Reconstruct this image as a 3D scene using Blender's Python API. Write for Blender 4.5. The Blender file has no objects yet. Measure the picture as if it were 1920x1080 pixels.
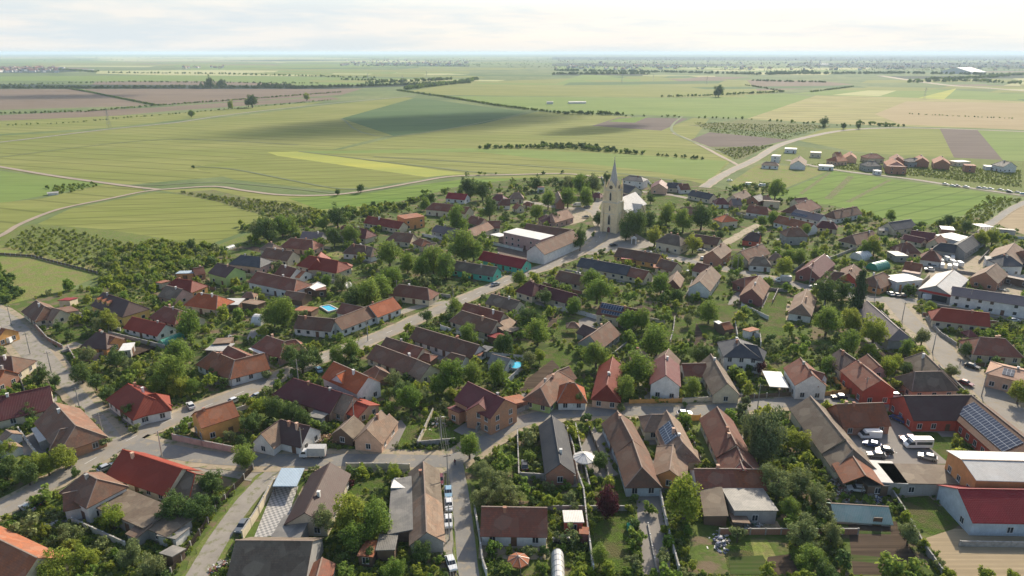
import bpy, bmesh, math, random
from mathutils import Vector, Matrix
R = math.radians
rnd = random.Random(7)
S = bpy.context.scene
COL = S.collection

# ------------------------------------------------------------------ camera, world, sun, exposure
CAMH, FOC, PITCH = 95.0, 1297.0, R(18.82)
cam_d = bpy.data.cameras.new('camera'); cam = bpy.data.objects.new('camera', cam_d); COL.objects.link(cam)
cam.location = (0, 0, CAMH); cam.rotation_euler = (math.pi / 2 - PITCH, 0, 0)
cam_d.sensor_width = 36; cam_d.lens = 36 * FOC / 1920; cam_d.clip_start = 1; cam_d.clip_end = 90000
S.camera = cam
SUN_EL, SUN_AZ = R(31), math.atan2(0.46, 0.89)       # azimuth from +Y towards +X
sd = Vector((math.sin(SUN_AZ) * math.cos(SUN_EL), math.cos(SUN_AZ) * math.cos(SUN_EL), math.sin(SUN_EL)))
sl = bpy.data.lights.new('sun', 'SUN'); sun = bpy.data.objects.new('sun', sl); COL.objects.link(sun)
sl.energy = 5.0; sl.angle = R(0.6); sl.color = (1, .89, .71)
sun.rotation_euler = sd.to_track_quat('Z', 'Y').to_euler()
W = bpy.data.worlds.new('World'); S.world = W; W.use_nodes = True
nt = W.node_tree; nt.nodes.clear()
def N(t, typ, **k):
    n = t.nodes.new(typ)
    for a, b in k.items(): setattr(n, a, b)
    return n
out = N(nt, 'ShaderNodeOutputWorld'); bg = N(nt, 'ShaderNodeBackground'); bg.inputs[1].default_value = 0.145
sky = N(nt, 'ShaderNodeTexSky', sky_type='NISHITA'); sky.sun_disc = False
sky.sun_elevation = SUN_EL; sky.sun_rotation = SUN_AZ; sky.air_density = 1.0; sky.dust_density = 2.0; sky.altitude = 100
tc = N(nt, 'ShaderNodeTexCoord'); mp = N(nt, 'ShaderNodeMapping'); mp.inputs[3].default_value = (1.6, 1.6, 14)
cn = N(nt, 'ShaderNodeTexNoise'); cn.inputs['Scale'].default_value = 1.7; cn.inputs['Detail'].default_value = 9; cn.inputs['Roughness'].default_value = .58
cr = N(nt, 'ShaderNodeMapRange'); cr.inputs[1].default_value = .36; cr.inputs[2].default_value = .60; cr.inputs[3].default_value = .90; cr.inputs[4].default_value = .97
mx = N(nt, 'ShaderNodeMix', data_type='RGBA'); cb = N(nt, 'ShaderNodeMix', data_type='RGBA'); cb.inputs[6].default_value = (3.9, 4.25, 4.45, 1); cb.inputs[7].default_value = (4.8, 4.7, 4.52, 1)
cn2 = N(nt, 'ShaderNodeTexNoise'); cn2.inputs['Scale'].default_value = 3.1; cn2.inputs['Detail'].default_value = 10; cn2.inputs['Roughness'].default_value = .6
c2r = N(nt, 'ShaderNodeMapRange'); c2r.inputs[1].default_value = .40; c2r.inputs[2].default_value = .56
L = nt.links.new
zs = N(nt, 'ShaderNodeSeparateXYZ'); L(tc.outputs['Generated'], zs.inputs[0])
el = N(nt, 'ShaderNodeMapRange'); el.inputs[1].default_value = .05; el.inputs[2].default_value = .16; el.inputs[3].default_value = 1.; el.inputs[4].default_value = .06; L(zs.outputs[2], el.inputs[0])
cm = N(nt, 'ShaderNodeMath', operation='MULTIPLY'); L(cr.outputs[0], cm.inputs[0]); L(el.outputs[0], cm.inputs[1])
L(tc.outputs['Generated'], mp.inputs[0]); L(mp.outputs[0], cn2.inputs['Vector']); L(cn2.outputs[0], c2r.inputs[0]); L(c2r.outputs[0], cb.inputs[0]); L(cb.outputs[2], mx.inputs[7]); L(mp.outputs[0], cn.inputs['Vector']); L(cn.outputs[0], cr.inputs[0])
L(cm.outputs[0], mx.inputs[0]); L(sky.outputs[0], mx.inputs[6]); L(mx.outputs[2], bg.inputs[0]); L(bg.outputs[0], out.inputs[0])
S.view_settings.view_transform = 'Standard'; S.view_settings.look = 'None'
S.view_settings.exposure = 0.44; S.view_settings.gamma = 1.0
try: S.cycles.volume_bounces = 1; S.cycles.transparent_max_bounces = 12; S.cycles.max_bounces = 6
except Exception: pass

# ------------------------------------------------------------------ helpers
SP, CP = math.sin(PITCH), math.cos(PITCH)
def P(x, y, h=0.0):
    "point of the place at height h seen at photograph position x, y"
    q = (y - 540) / FOC; v = SP + q * CP; t = (CAMH - h) / v
    return Vector(((x - 960) / FOC * t, t * (CP - q * SP), h))
def pxm(y): return (y - 97.9) / 100.3                 # photo pixels per metre across at row y
def pix(v):
    d = Vector(v) - Vector((0, 0, CAMH)); t = d.y * CP - d.z * SP
    return (960 + d.x / t * FOC, 540 + (-d.z * CP - d.y * SP) / t * FOC)
def tag(o, label=None, cat=None, group=None, kind=None):
    if label: o['label'] = label
    if cat: o['category'] = cat
    if group: o['group'] = group
    if kind: o['kind'] = kind
    return o
def empty(name, loc, rz=0, **k):
    o = bpy.data.objects.new(name, None); COL.objects.link(o); o.location = loc; o.rotation_euler = (0, 0, rz)
    o.empty_display_size = .5
    return tag(o, **k)
class MB:
    "collects faces, with metre UVs, and links them as ONE mesh object"
    def __init__(s): s.v = []; s.f = []; s.uv = []; s.mi = []
    def face(s, pts, uv=None, m=0):
        b = len(s.v); s.v += [tuple(p) for p in pts]; s.f.append(tuple(range(b, b + len(pts)))); s.mi.append(m)
        if uv is None:
            p0 = Vector(pts[0]); e = (Vector(pts[1]) - p0)
            if e.length < 1e-6: e = Vector((1, 0, 0))
            e.normalize(); n = e.cross(Vector(pts[2]) - p0)
            n = n.normalized() if n.length > 1e-9 else Vector((0, 0, 1)); g = n.cross(e)
            uv = [((Vector(p) - p0).dot(e), (Vector(p) - p0).dot(g)) for p in pts]
        s.uv.append(uv)
    def box(s, x0, y0, z0, x1, y1, z1, M=None, m=0):
        c = [Vector((x, y, z)) for z in (z0, z1) for y in (y0, y1) for x in (x0, x1)]
        if M is not None: c = [M @ p for p in c]
        for q in ((0, 2, 3, 1), (4, 5, 7, 6), (0, 1, 5, 4), (2, 6, 7, 3), (1, 3, 7, 5), (0, 4, 6, 2)): s.face([c[i] for i in q], m=m)
    def beam(s, a, b, w, h, m=0):
        a, b = Vector(a), Vector(b); d = (b - a)
        if d.length < 1e-5: return
        d.normalize(); sx = d.cross(Vector((0, 0, 1)))
        sx = sx.normalized() if sx.length > 1e-4 else Vector((1, 0, 0)); up = sx.cross(d)
        r = [(-w / 2, -h / 2), (w / 2, -h / 2), (w / 2, h / 2), (-w / 2, h / 2)]
        A = [a + sx * i + up * j for i, j in r]; B = [b + sx * i + up * j for i, j in r]
        for i in range(4): s.face([A[i], A[(i + 1) % 4], B[(i + 1) % 4], B[i]], m=m)
        s.face(A[::-1], m=m); s.face(B, m=m)
    def tube(s, a, b, r0, r1, n=8, caps=True, m=0):
        a, b = Vector(a), Vector(b); d = (b - a).normalized(); x = d.orthogonal().normalized(); y = d.cross(x)
        A = [a + (x * math.cos(t) + y * math.sin(t)) * r0 for t in [2 * math.pi * i / n for i in range(n)]]
        B = [b + (x * math.cos(t) + y * math.sin(t)) * r1 for t in [2 * math.pi * i / n for i in range(n)]]
        for i in range(n): s.face([A[i], A[(i + 1) % n], B[(i + 1) % n], B[i]], m=m)
        if caps: s.face(A[::-1], m=m); s.face(B, m=m)
    def mesh(s, name, mat):
        me = bpy.data.meshes.new(name); me.from_pydata(s.v, [], s.f)
        for m in (mat if isinstance(mat, (list, tuple)) else [mat]): me.materials.append(m)
        u = me.uv_layers.new(name='UVMap'); flat = [c for f in s.uv for p in f for c in p]
        u.data.foreach_set('uv', flat)
        if any(s.mi): me.polygons.foreach_set('material_index', s.mi)
        me.update(); return me
    def build(s, name, mat, parent=None, **k):
        if not s.f: return None
        o = bpy.data.objects.new(name, s.mesh(name, mat)); COL.objects.link(o); o.parent = parent
        return tag(o, **k)
def copy_obj(o, parent=None):
    c = o.copy(); COL.objects.link(c)
    if parent is not None: c.parent = parent
    return c
def copy_tree(o, parent=None):
    c = o.copy(); COL.objects.link(c)
    if parent is not None: c.parent = parent
    for ch in KIDS.get(o.name, []): copy_tree(ch, c)
    return c
KIDS = {}
def index_kids(root):
    KIDS[root.name] = [c for c in bpy.data.objects if c.parent == root]
    for c in KIDS[root.name]: index_kids(c)

# ------------------------------------------------------------------ materials
MATS = {}
def newmat(name):
    m = bpy.data.materials.new(name); m.use_nodes = True; t = m.node_tree
    return m, t, t.nodes['Principled BSDF']
def mixc(t, fac, a, b, blend='MIX'):
    n = N(t, 'ShaderNodeMix', data_type='RGBA', blend_type=blend)
    for i, v in ((0, fac), (6, a), (7, b)):
        if isinstance(v, bpy.types.NodeSocket): t.links.new(v, n.inputs[i])
        elif i == 0: n.inputs[0].default_value = v
        else: n.inputs[i].default_value = tuple(v) + (1,) if len(v) == 3 else v
    return n.outputs[2]
def noise(t, scale, detail=4, vec=None, rough=.55, lo=0., hi=1.):
    n = N(t, 'ShaderNodeTexNoise'); n.inputs['Scale'].default_value = scale; n.inputs['Detail'].default_value = detail
    n.inputs['Roughness'].default_value = rough
    if vec is not None: t.links.new(vec, n.inputs['Vector'])
    r = N(t, 'ShaderNodeMapRange'); r.inputs[1].default_value = lo; r.inputs[2].default_value = hi
    t.links.new(n.outputs[0], r.inputs[0]); return r.outputs[0]
def world_pos(t, rot=0, scl=(1, 1, 1)):
    g = N(t, 'ShaderNodeNewGeometry'); m = N(t, 'ShaderNodeMapping'); m.inputs[2].default_value = (0, 0, rot); m.inputs[3].default_value = scl
    t.links.new(g.outputs['Position'], m.inputs[0]); return m.outputs[0]
def bump(t, b, h, strength, dist):
    n = N(t, 'ShaderNodeBump'); n.inputs['Strength'].default_value = strength; n.inputs['Distance'].default_value = dist
    t.links.new(h, n.inputs['Height']); t.links.new(n.outputs[0], b.inputs['Normal'])
def plain(name, c, rough=.7, metal=0, var=.12, sc=1.5):
    if name in MATS: return MATS[name]
    m, t, b = newmat(name)
    p = world_pos(t); n1 = noise(t, sc, 5, p, .6, .3, .7)
    c2 = tuple(x * (1 - var * 2) for x in c)
    t.links.new(mixc(t, n1, c2, c), b.inputs['Base Color'])
    b.inputs['Roughness'].default_value = rough; b.inputs['Metallic'].default_value = metal
    MATS[name] = m; return m
def wallmat(name, c):
    k = 'wall_' + name
    if k in MATS: return MATS[k]
    m, t, b = newmat(k); p = world_pos(t)
    n1 = noise(t, .6, 6, p, .65, .35, .7); n2 = noise(t, 5, 4, world_pos(t, 0, (1, 1, .25)), .7, .45, .8)
    c1 = mixc(t, n1, tuple(x * .74 for x in c), c)
    col = mixc(t, n2, c1, tuple(x * .62 + .03 for x in c))
    if 'brick' in name:
        br = N(t, 'ShaderNodeTexBrick'); br.inputs['Scale'].default_value = 1.0; br.inputs['Brick Width'].default_value = .4; br.inputs['Row Height'].default_value = .22
        br.inputs['Mortar Size'].default_value = .03; uv = N(t, 'ShaderNodeUVMap'); t.links.new(uv.outputs[0], br.inputs['Vector'])
        br.inputs['Color1'].default_value = tuple(c) + (1,); br.inputs['Color2'].default_value = (c[0] * .68, c[1] * .62, c[2] * .6, 1); br.inputs['Mortar'].default_value = (.30, .24, .19, 1)
        col = mixc(t, n1, br.outputs[0], col)
    t.links.new(col, b.inputs['Base Color']); b.inputs['Roughness'].default_value = .9
    MATS[k] = m; return m
def tiles(name, c, c2, stain, kind='tile', amt=.5):
    "clay tiles or ribbed metal in the roof's own UV metres"
    k = 'roof_' + name
    if k in MATS: return MATS[k]
    m, t, b = newmat(k); uv = N(t, 'ShaderNodeUVMap'); pos = world_pos(t)
    st = noise(t, .35, 8, pos, .72, .40, .60); fine = noise(t, 1.3, 8, pos, .8, .42, .64)
    if kind == 'tile':
        br = N(t, 'ShaderNodeTexBrick'); br.offset = .5; t.links.new(uv.outputs[0], br.inputs['Vector'])
        br.inputs['Scale'].default_value = 1; br.inputs['Brick Width'].default_value = .30; br.inputs['Row Height'].default_value = .42
        br.inputs['Mortar Size'].default_value = .035; br.inputs['Mortar Smooth'].default_value = .6; br.inputs['Bias'].default_value = -.1
        br.inputs['Color1'].default_value = tuple(c) + (1,); br.inputs['Color2'].default_value = tuple(c2) + (1,)
        br.inputs['Mortar'].default_value = tuple(x * .45 for x in c) + (1,)
        col = br.outputs[0]; hgt = br.outputs['Fac']; b.inputs['Roughness'].default_value = .85
        bs = -.5
    else:
        w = N(t, 'ShaderNodeTexWave'); w.bands_direction = 'X'; w.inputs['Scale'].default_value = .9; t.links.new(uv.outputs[0], w.inputs['Vector'])
        w2 = N(t, 'ShaderNodeTexWave'); w2.bands_direction = 'Y'; w2.wave_profile = 'SAW'; w2.inputs['Scale'].default_value = .8; t.links.new(uv.outputs[0], w2.inputs['Vector'])
        h = N(t, 'ShaderNodeMath', operation='ADD'); t.links.new(w.outputs['Fac'], h.inputs[0]); t.links.new(w2.outputs['Fac'], h.inputs[1])
        hgt = h.outputs[0]; col = mixc(t, w.outputs['Fac'], c2, c); b.inputs['Roughness'].default_value = .6; b.inputs['Specular IOR Level'].default_value = .25; bs = .5
    f2 = N(t, 'ShaderNodeMath', operation='MULTIPLY'); t.links.new(st, f2.inputs[0]); f2.inputs[1].default_value = amt
    col = mixc(t, f2.outputs[0], col, stain)
    f3 = N(t, 'ShaderNodeMath', operation='MULTIPLY'); t.links.new(fine, f3.inputs[0]); f3.inputs[1].default_value = .60 if kind == 'tile' else .25
    col = mixc(t, f3.outputs[0], col, tuple(x * .55 for x in stain))
    vo = N(t, 'ShaderNodeTexVoronoi'); vo.inputs['Scale'].default_value = .42; t.links.new(uv.outputs[0], vo.inputs['Vector']); vs_ = N(t, 'ShaderNodeSeparateColor'); t.links.new(vo.outputs['Color'], vs_.inputs[0])
    vr = N(t, 'ShaderNodeMapRange'); vr.inputs[1].default_value = .68; vr.inputs[2].default_value = .78; vr.inputs[4].default_value = .38 if kind == 'tile' else .16; t.links.new(vs_.outputs[0], vr.inputs[0]); col = mixc(t, vr.outputs[0], col, tuple(min(.8, x * 1.5) for x in stain))
    vr = N(t, 'ShaderNodeMapRange'); vr.inputs[1].default_value = .66; vr.inputs[2].default_value = .80; vr.inputs[4].default_value = .40 if kind == 'tile' else .15; t.links.new(vs_.outputs[1], vr.inputs[0]); col = mixc(t, vr.outputs[0], col, tuple(x * .5 for x in c))
    oi = N(t, 'ShaderNodeObjectInfo'); rr = N(t, 'ShaderNodeMapRange'); rr.inputs[3].default_value = .70; rr.inputs[4].default_value = 1.12
    t.links.new(oi.outputs['Random'], rr.inputs[0]); hs = N(t, 'ShaderNodeHueSaturation'); hs.inputs['Saturation'].default_value = 1.08; t.links.new(rr.outputs[0], hs.inputs['Value']); t.links.new(col, hs.inputs['Color'])
    t.links.new(hs.outputs[0], b.inputs['Base Color']); bump(t, b, hgt, bs, .05)
    MATS[k] = m; return m
ROOF = {
 'brown': ((.275,.125,.074), (.190,.090,.060), (.150,.105,.075), 'tile', .7),
 'tan': ((.31,.19,.125), (.24,.148,.10), (.20,.155,.115), 'tile', .6),
 'redbrown': ((.285,.092,.056), (.215,.070,.046), (.165,.10,.072), 'tile', .5),
 'rust': ((.40,.135,.062), (.32,.105,.050), (.20,.11,.075), 'tile', .5),
 'orange': ((.55,.150,.062), (.47,.120,.050), (.34,.13,.075), 'tile', .35),
 'red': ((.25,.050,.032), (.205,.042,.028), (.24,.065,.045), 'metal', .35),
 'crimson': ((.25,.034,.036), (.21,.030,.032), (.25,.04,.045), 'metal', .3),
 'maroon': ((.150,.042,.042), (.12,.034,.035), (.12,.06,.055), 'metal', .4),
 'dark': ((.095,.050,.044), (.075,.040,.036), (.09,.07,.06), 'metal', .4),
 'slate': ((.060,.062,.072), (.046,.048,.058), (.09,.088,.085), 'metal', .4),
 'oldgrey': ((.175,.122,.085), (.125,.088,.063), (.185,.150,.110), 'tile', .8),
 'grey': ((.165,.158,.148), (.13,.125,.118), (.28,.26,.23), 'metal', .6),
 'pale': ((.55,.53,.50), (.48,.47,.45), (.42,.38,.34), 'metal', .4),
 'white': ((.78,.76,.72), (.70,.69,.66), (.6,.57,.52), 'metal', .3),
 'peach': ((.52,.30,.20), (.46,.26,.18), (.4,.27,.2), 'tile', .3),
 'purple': ((.20,.165,.165), (.165,.135,.14), (.17,.14,.13), 'metal', .5),
 'green': ((.05,.30,.20), (.04,.25,.17), (.1,.25,.18), 'metal', .3),
 'glass': ((.34,.42,.38), (.20,.34,.28), (.42,.42,.36), 'metal', .6),
 'blue': ((.25,.38,.48), (.55,.58,.60), (.3,.35,.4), 'metal', .2)}
def roofm(n): return tiles(n, *ROOF[n])
WALL = {'white': (.74,.72,.68), 'cream': (.66,.57,.41), 'orange': (.68,.30,.11), 'ochre': (.68,.36,.11), 'yellow': (.74,.50,.15), 'pink': (.52,.33,.29), 'peach': (.66,.42,.29),
 'lime': (.42,.56,.20), 'teal': (.10,.48,.36), 'grey': (.34,.33,.31), 'brick': (.40,.17,.10), 'brickorange': (.56,.26,.13), 'red': (.48,.085,.05), 'maroon': (.26,.10,.085), 'lightblue': (.50,.56,.60), 'wood': (.16,.10,.065), 'concrete': (.40,.38,.35)}
def wallm(n): return wallmat(n, WALL[n])
M_FRAME = plain('window_frame_white', (.62,.60,.57), .5)
M_CAP = plain('ridge_mortar', (.29,.215,.17), .9)
M_GLASS, _t, _b = newmat('window_glass'); _b.inputs['Base Color'].default_value = (.030,.037,.045,1); _b.inputs['Roughness'].default_value = .12; _b.inputs['Specular IOR Level'].default_value = .6
M_WOOD = plain('weathered_wood', (.17,.125,.085), .9, 0, .3, 4)
M_CONC = plain('concrete', (.36,.34,.31), .95, 0, .2, 1.2)
M_METAL = plain('galvanised_metal', (.38,.38,.38), .45, .6)
M_DARK = plain('dark_opening', (.03,.027,.025), .9)
M_DOOR = plain('door_brown', (.16,.085,.05), .6)
def solar():
    if 'solar' in MATS: return MATS['solar']
    m, t, b = newmat('solar_panel'); uv = N(t, 'ShaderNodeUVMap'); br = N(t, 'ShaderNodeTexBrick'); br.offset = 0
    t.links.new(uv.outputs[0], br.inputs['Vector']); br.inputs['Scale'].default_value = 1; br.inputs['Brick Width'].default_value = 1.0; br.inputs['Row Height'].default_value = 1.7
    br.inputs['Mortar Size'].default_value = .045; br.inputs['Color1'].default_value = (.012,.022,.05,1); br.inputs['Color2'].default_value = (.015,.028,.06,1); br.inputs['Mortar'].default_value = (.42,.44,.46,1)
    t.links.new(br.outputs[0], b.inputs['Base Color']); b.inputs['Roughness'].default_value = .22; MATS['solar'] = m; return m

# ------------------------------------------------------------------ sheets of ground
def sheet(name, pts, z, mat, kind='structure', **k):
    mb = MB(); me = bpy.data.meshes.new(name)
    bm = bmesh.new(); vs = [bm.verts.new((p[0], p[1], z)) for p in pts]
    f = bm.faces.new(vs)
    if f.calc_area() and f.normal.z < 0: f.normal_flip()
    bmesh.ops.triangulate(bm, faces=[f]); bm.normal_update()
    for f in bm.faces:
        if f.normal.z < 0: f.normal_flip()
    bm.to_mesh(me); bm.free(); me.materials.append(mat)
    o = bpy.data.objects.new(name, me); COL.objects.link(o); return tag(o, kind=kind, **k)
def smooth(pts, n=6):
    out = []
    for i in range(len(pts) - 1):
        p0 = pts[max(i - 1, 0)]; p1 = pts[i]; p2 = pts[i + 1]; p3 = pts[min(i + 2, len(pts) - 1)]
        for j in range(n):
            t = j / n
            out.append(.5 * ((2 * p1) + (-p0 + p2) * t + (2 * p0 - 5 * p1 + 4 * p2 - p3) * t * t + (-p0 + 3 * p1 - 3 * p2 + p3) * t ** 3))
    return out + [pts[-1]]
ROADS = []
def ribbon(name, px, w, z, mat, kind='structure', jit=0., reg=True, rs=3):
    "w may be a list, one width per point"
    z += .1; g = smooth([P(x, y) for x, y in px]); n = len(g); rr = random.Random(rs)
    if not isinstance(w, (list, tuple)): w = [w] * len(px)
    mb = MB(); L_, R_ = [], []
    for i, p in enumerate(g):
        d = (g[min(i + 1, n - 1)] - g[max(i - 1, 0)]).normalized(); s = Vector((d.y, -d.x, 0))
        u = i / (n - 1) * (len(w) - 1); a = int(min(u, len(w) - 2)); ww = w[a] + (w[a + 1] - w[a]) * (u - a)
        L_.append(p - s * (ww / 2 + rr.uniform(-jit, jit))); R_.append(p + s * (ww / 2 + rr.uniform(-jit, jit)))
        if reg: ROADS.append((p.x, p.y, ww / 2))
        if reg and i:
            q = g[i - 1]; k = int((p - q).length // 3)
            for j in range(1, k): m_ = q.lerp(p, j / k); ROADS.append((m_.x, m_.y, ww / 2))
    for i in range(n - 1):
        q = [L_[i], R_[i], R_[i + 1], L_[i + 1]]; mb.face([Vector((p.x, p.y, z)) for p in q])
    return mb.build(name, mat, kind=kind), g
# ------------------------------------------------------------------ ground, fields, roads
def grassmat(name, a, b_, c, sc=1., soil=None, bs=.25):
    m, t, b = newmat(name); p = world_pos(t)
    n1 = noise(t, .035 * sc, 8, p, .6, .38, .62); n2 = noise(t, .9 * sc, 6, p, .7, .35, .65); n3 = noise(t, .16 * sc, 6, p, .65, .42, .6)
    col = mixc(t, n1, a, b_); col = mixc(t, n3, col, c)
    f = N(t, 'ShaderNodeMath', operation='MULTIPLY'); t.links.new(n2, f.inputs[0]); f.inputs[1].default_value = .55
    col = mixc(t, f.outputs[0], col, tuple(x * .55 for x in a))
    if soil:
        n4 = noise(t, .11, 7, world_pos(t, .4, (1, 1.6, 1)), .62, .50, .60); col = mixc(t, n4, col, soil)
    t.links.new(col, b.inputs['Base Color']); b.inputs['Roughness'].default_value = 1; b.inputs['Specular IOR Level'].default_value = .1
    bump(t, b, n2, bs, .3); return m
G_VILLAGE = grassmat('village_ground', (.080,.115,.030), (.135,.165,.042), (.100,.145,.032), 1, (.165,.125,.080))
G_PLAIN = grassmat('plain_ground', (.15,.195,.07), (.21,.225,.10), (.10,.145,.055), .05)
G_LAWN = grassmat('lawn', (.085,.155,.022), (.145,.215,.034), (.13,.145,.05), 3.5, (.15,.14,.06), .9)
G_MEADOW = grassmat('meadow', (.165,.225,.048), (.24,.265,.070), (.25,.20,.10), 1.2, None, .5)
G_SCRUB = grassmat('scrub_ground', (.13,.18,.05), (.19,.205,.07), (.22,.18,.11), 1.6, None, .6)
G_VERGE = grassmat('verge_grass', (.125,.185,.036), (.18,.22,.052), (.19,.18,.08), 3, None, .4)
def cropmat(name, a, b_, rot, period, amp=.35, big=.02, tram=0):
    amp *= 1.7
    m, t, b = newmat(name); p = world_pos(t, rot)
    st = noise(t, 1., 5, world_pos(t, rot, (.012, 1 / period, 1)), .6, .35, .65)
    n1 = noise(t, big, 7, world_pos(t, rot, (.35, 1, 1)), .6, .36, .64); n2 = noise(t, .22, 5, p, .7, .3, .7)
    col = mixc(t, n1, a, b_)
    f = N(t, 'ShaderNodeMath', operation='MULTIPLY'); t.links.new(st, f.inputs[0]); f.inputs[1].default_value = amp
    col = mixc(t, f.outputs[0], col, tuple(x * .62 for x in a))
    f = N(t, 'ShaderNodeMath', operation='MULTIPLY'); t.links.new(n2, f.inputs[0]); f.inputs[1].default_value = .25
    col = mixc(t, f.outputs[0], col, tuple(x * .7 for x in b_))
    if tram:
        w = N(t, 'ShaderNodeTexWave'); w.bands_direction = 'Y'; w.inputs['Scale'].default_value = .314 / tram; w.inputs['Distortion'].default_value = 2.2; w.inputs['Detail Scale'].default_value = .05
        t.links.new(p, w.inputs['Vector']); r = N(t, 'ShaderNodeMapRange'); r.inputs[1].default_value = .93; r.inputs[2].default_value = 1; r.inputs[4].default_value = .6
        t.links.new(w.outputs['Fac'], r.inputs[0]); col = mixc(t, r.outputs[0], col, tuple(x * .45 for x in a))
    t.links.new(col, b.inputs['Base Color']); b.inputs['Roughness'].default_value = 1; b.inputs['Specular IOR Level'].default_value = .1
    return m
def rough(name, c, c2, sc, soil=None, bs=.1, crack=0):
    m, t, b = newmat(name); p = world_pos(t)
    n1 = noise(t, .12 * sc, 7, p, .65, .36, .64); n2 = noise(t, 3 * sc, 5, p, .7, .35, .7)
    col = mixc(t, n1, c, c2); f = N(t, 'ShaderNodeMath', operation='MULTIPLY'); t.links.new(n2, f.inputs[0]); f.inputs[1].default_value = .35
    col = mixc(t, f.outputs[0], col, tuple(x * .62 for x in c))
    if soil: col = mixc(t, noise(t, .5, 6, p, .7, .52, .64), col, soil)
    t.links.new(col, b.inputs['Base Color']); b.inputs['Roughness'].default_value = .95; bump(t, b, n2, bs, .1); return m
M_ASPH = rough('asphalt_worn', (.275,.245,.205), (.215,.195,.168), 1, (.24,.20,.14))
M_ASPH2 = rough('asphalt_grey', (.225,.212,.19), (.18,.17,.155), 1, (.26,.22,.16))
M_SAND = rough('sandy_shoulder', (.36,.29,.20), (.28,.22,.15), 1.5, (.13,.15,.05))
M_GRAV = rough('gravel_lane', (.30,.27,.23), (.23,.205,.175), 1.5, (.16,.16,.08))
M_DIRT = rough('dirt_track', (.34,.27,.20), (.27,.21,.155), 1)
M_SOIL = rough('soil', (.105,.075,.055), (.15,.11,.08), 2, None, .5)
M_PAVE = rough('yard_paving', (.24,.215,.19), (.20,.18,.16), 1)
M_MARK = plain('road_paint', (.62,.60,.55), .7, 0, .15, 2)

def disc_sheet(name, r, z, mat):
    return sheet(name, [(r * math.cos(a), r * math.sin(a)) for a in [2 * math.pi * i / 48 for i in range(48)]], z, mat)
disc_sheet('ground', 42000, 0, G_PLAIN)
ZF = [.004]
def fld(name, pts, mat, h=None):
    ZF[0] += .00035
    return sheet(name, [P(max(-900, min(2800, x)), y) for x, y in pts], h if h is not None else ZF[0], mat)
Gy = lambda n, *a, **k: cropmat(n, *a, **k)
C_WHEAT = cropmat('wheat_green', (.185,.212,.052), (.262,.262,.085), R(20), 9, .35, .012, 26)
C_WHEAT2 = cropmat('wheat_green_rows', (.190,.220,.052), (.255,.262,.078), R(-14), 4, .45, .02, 18)
C_GREEN = cropmat('crop_green', (.155,.225,.055), (.20,.255,.07), R(20), 8, .35, .01)
C_GREEN2 = cropmat('crop_vivid', (.13,.215,.035), (.175,.245,.05), R(-35), 5, .5, .03, 15)
C_DARK = cropmat('crop_dark', (.075,.135,.050), (.10,.155,.06), R(20), 12, .3, .01)
C_RAPE = cropmat('rapeseed_yellow', (.42,.40,.08), (.27,.31,.08), R(-8), 4, .3, .02)
C_BROWN = cropmat('ploughed', (.18,.135,.10), (.225,.17,.12), R(5), 10, .35, .01)
C_BROWN2 = cropmat('ploughed_dark', (.145,.115,.098), (.17,.135,.115), R(5), 6, .45, .02)
C_PINK = cropmat('stubble', (.33,.265,.14), (.37,.29,.17), R(-12), 7, .35, .008)
C_STUB2 = cropmat('stubble_yellow', (.31,.30,.11), (.36,.31,.15), R(-14), 14, .6, .01)
C_STRAW = cropmat('straw_soil', (.42,.33,.21), (.33,.26,.165), R(0), .6, .5, .2)
C_PALE = cropmat('pale_crop', (.43,.41,.20), (.36,.37,.16), R(10), 20, .3, .004)
C_TRACK = plain('tyre_track', (.12,.15,.055), .95, 0, .1, .3)
# far bands (left), from the horizon towards the village
fld('field', [(-900,103),(900,105),(900,108),(-900,107)], C_GREEN)
fld('field', [(-300,106),(560,107),(700,110),(430,112),(-300,110)], C_PALE)
fld('field', [(-300,113),(60,112),(300,116),(200,121),(-300,124)], C_GREEN)
fld('field', [(120,110),(620,112),(860,115),(560,118),(250,116)], C_PALE)
fld('field', [(300,118),(700,121),(880,126),(620,128),(330,125)], C_GREEN)
fld('field', [(60,118),(290,118),(330,124),(60,126)], C_WHEAT)
fld('field', [(180,133),(480,130),(760,133),(880,140),(560,143),(300,141),(180,138)], C_PALE)
fld('field', [(380,128),(640,130),(880,133),(880,138),(620,134),(400,131)], C_WHEAT)
fld('field', [(-300,146),(60,143),(300,141),(560,144),(860,148),(860,158),(560,160),(240,152),(60,151),(-300,156)], C_GREEN)
fld('field', [(180,153),(400,152),(560,158),(400,163),(170,160)], C_BROWN)
fld('field', [(-300,167),(135,167),(282,198),(-300,214)], C_BROWN)
fld('field', [(155,167),(680,166),(640,178),(480,188),(290,197)], C_BROWN)
fld('field', [(-300,216),(0,216),(300,201),(460,190),(620,182),(640,186),(330,207),(160,222),(-300,234)], C_BROWN)
fld('field', [(-300,240),(330,212),(610,190),(560,200),(200,240),(-300,268)], C_WHEAT)
fld('field', [(-400,275),(200,244),(440,218),(620,196),(760,182),(980,212),(720,256),(430,330),(200,350),(0,316),(-400,330)], C_WHEAT)
fld('field', [(640,222),(780,183),(990,210),(905,232),(738,255)], C_DARK)
fld('field', [(500,286),(640,280),(740,257),(900,233),(1010,209),(1180,218),(1290,255),(1370,292),(1372,300),(1330,345),(1060,326),(860,331)], C_WHEAT)
fld('field', [(880,278),(980,281),(1210,291),(1365,302),(1330,340),(1060,326),(700,296),(560,284)], C_GREEN)
fld('field', [(600,288),(900,285),(1200,318),(1330,338),(1280,342),(1060,326),(880,322)], C_WHEAT)
fld('field', [(500,285),(560,284),(870,325),(800,332),(700,318),(520,292)], C_RAPE)
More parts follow.
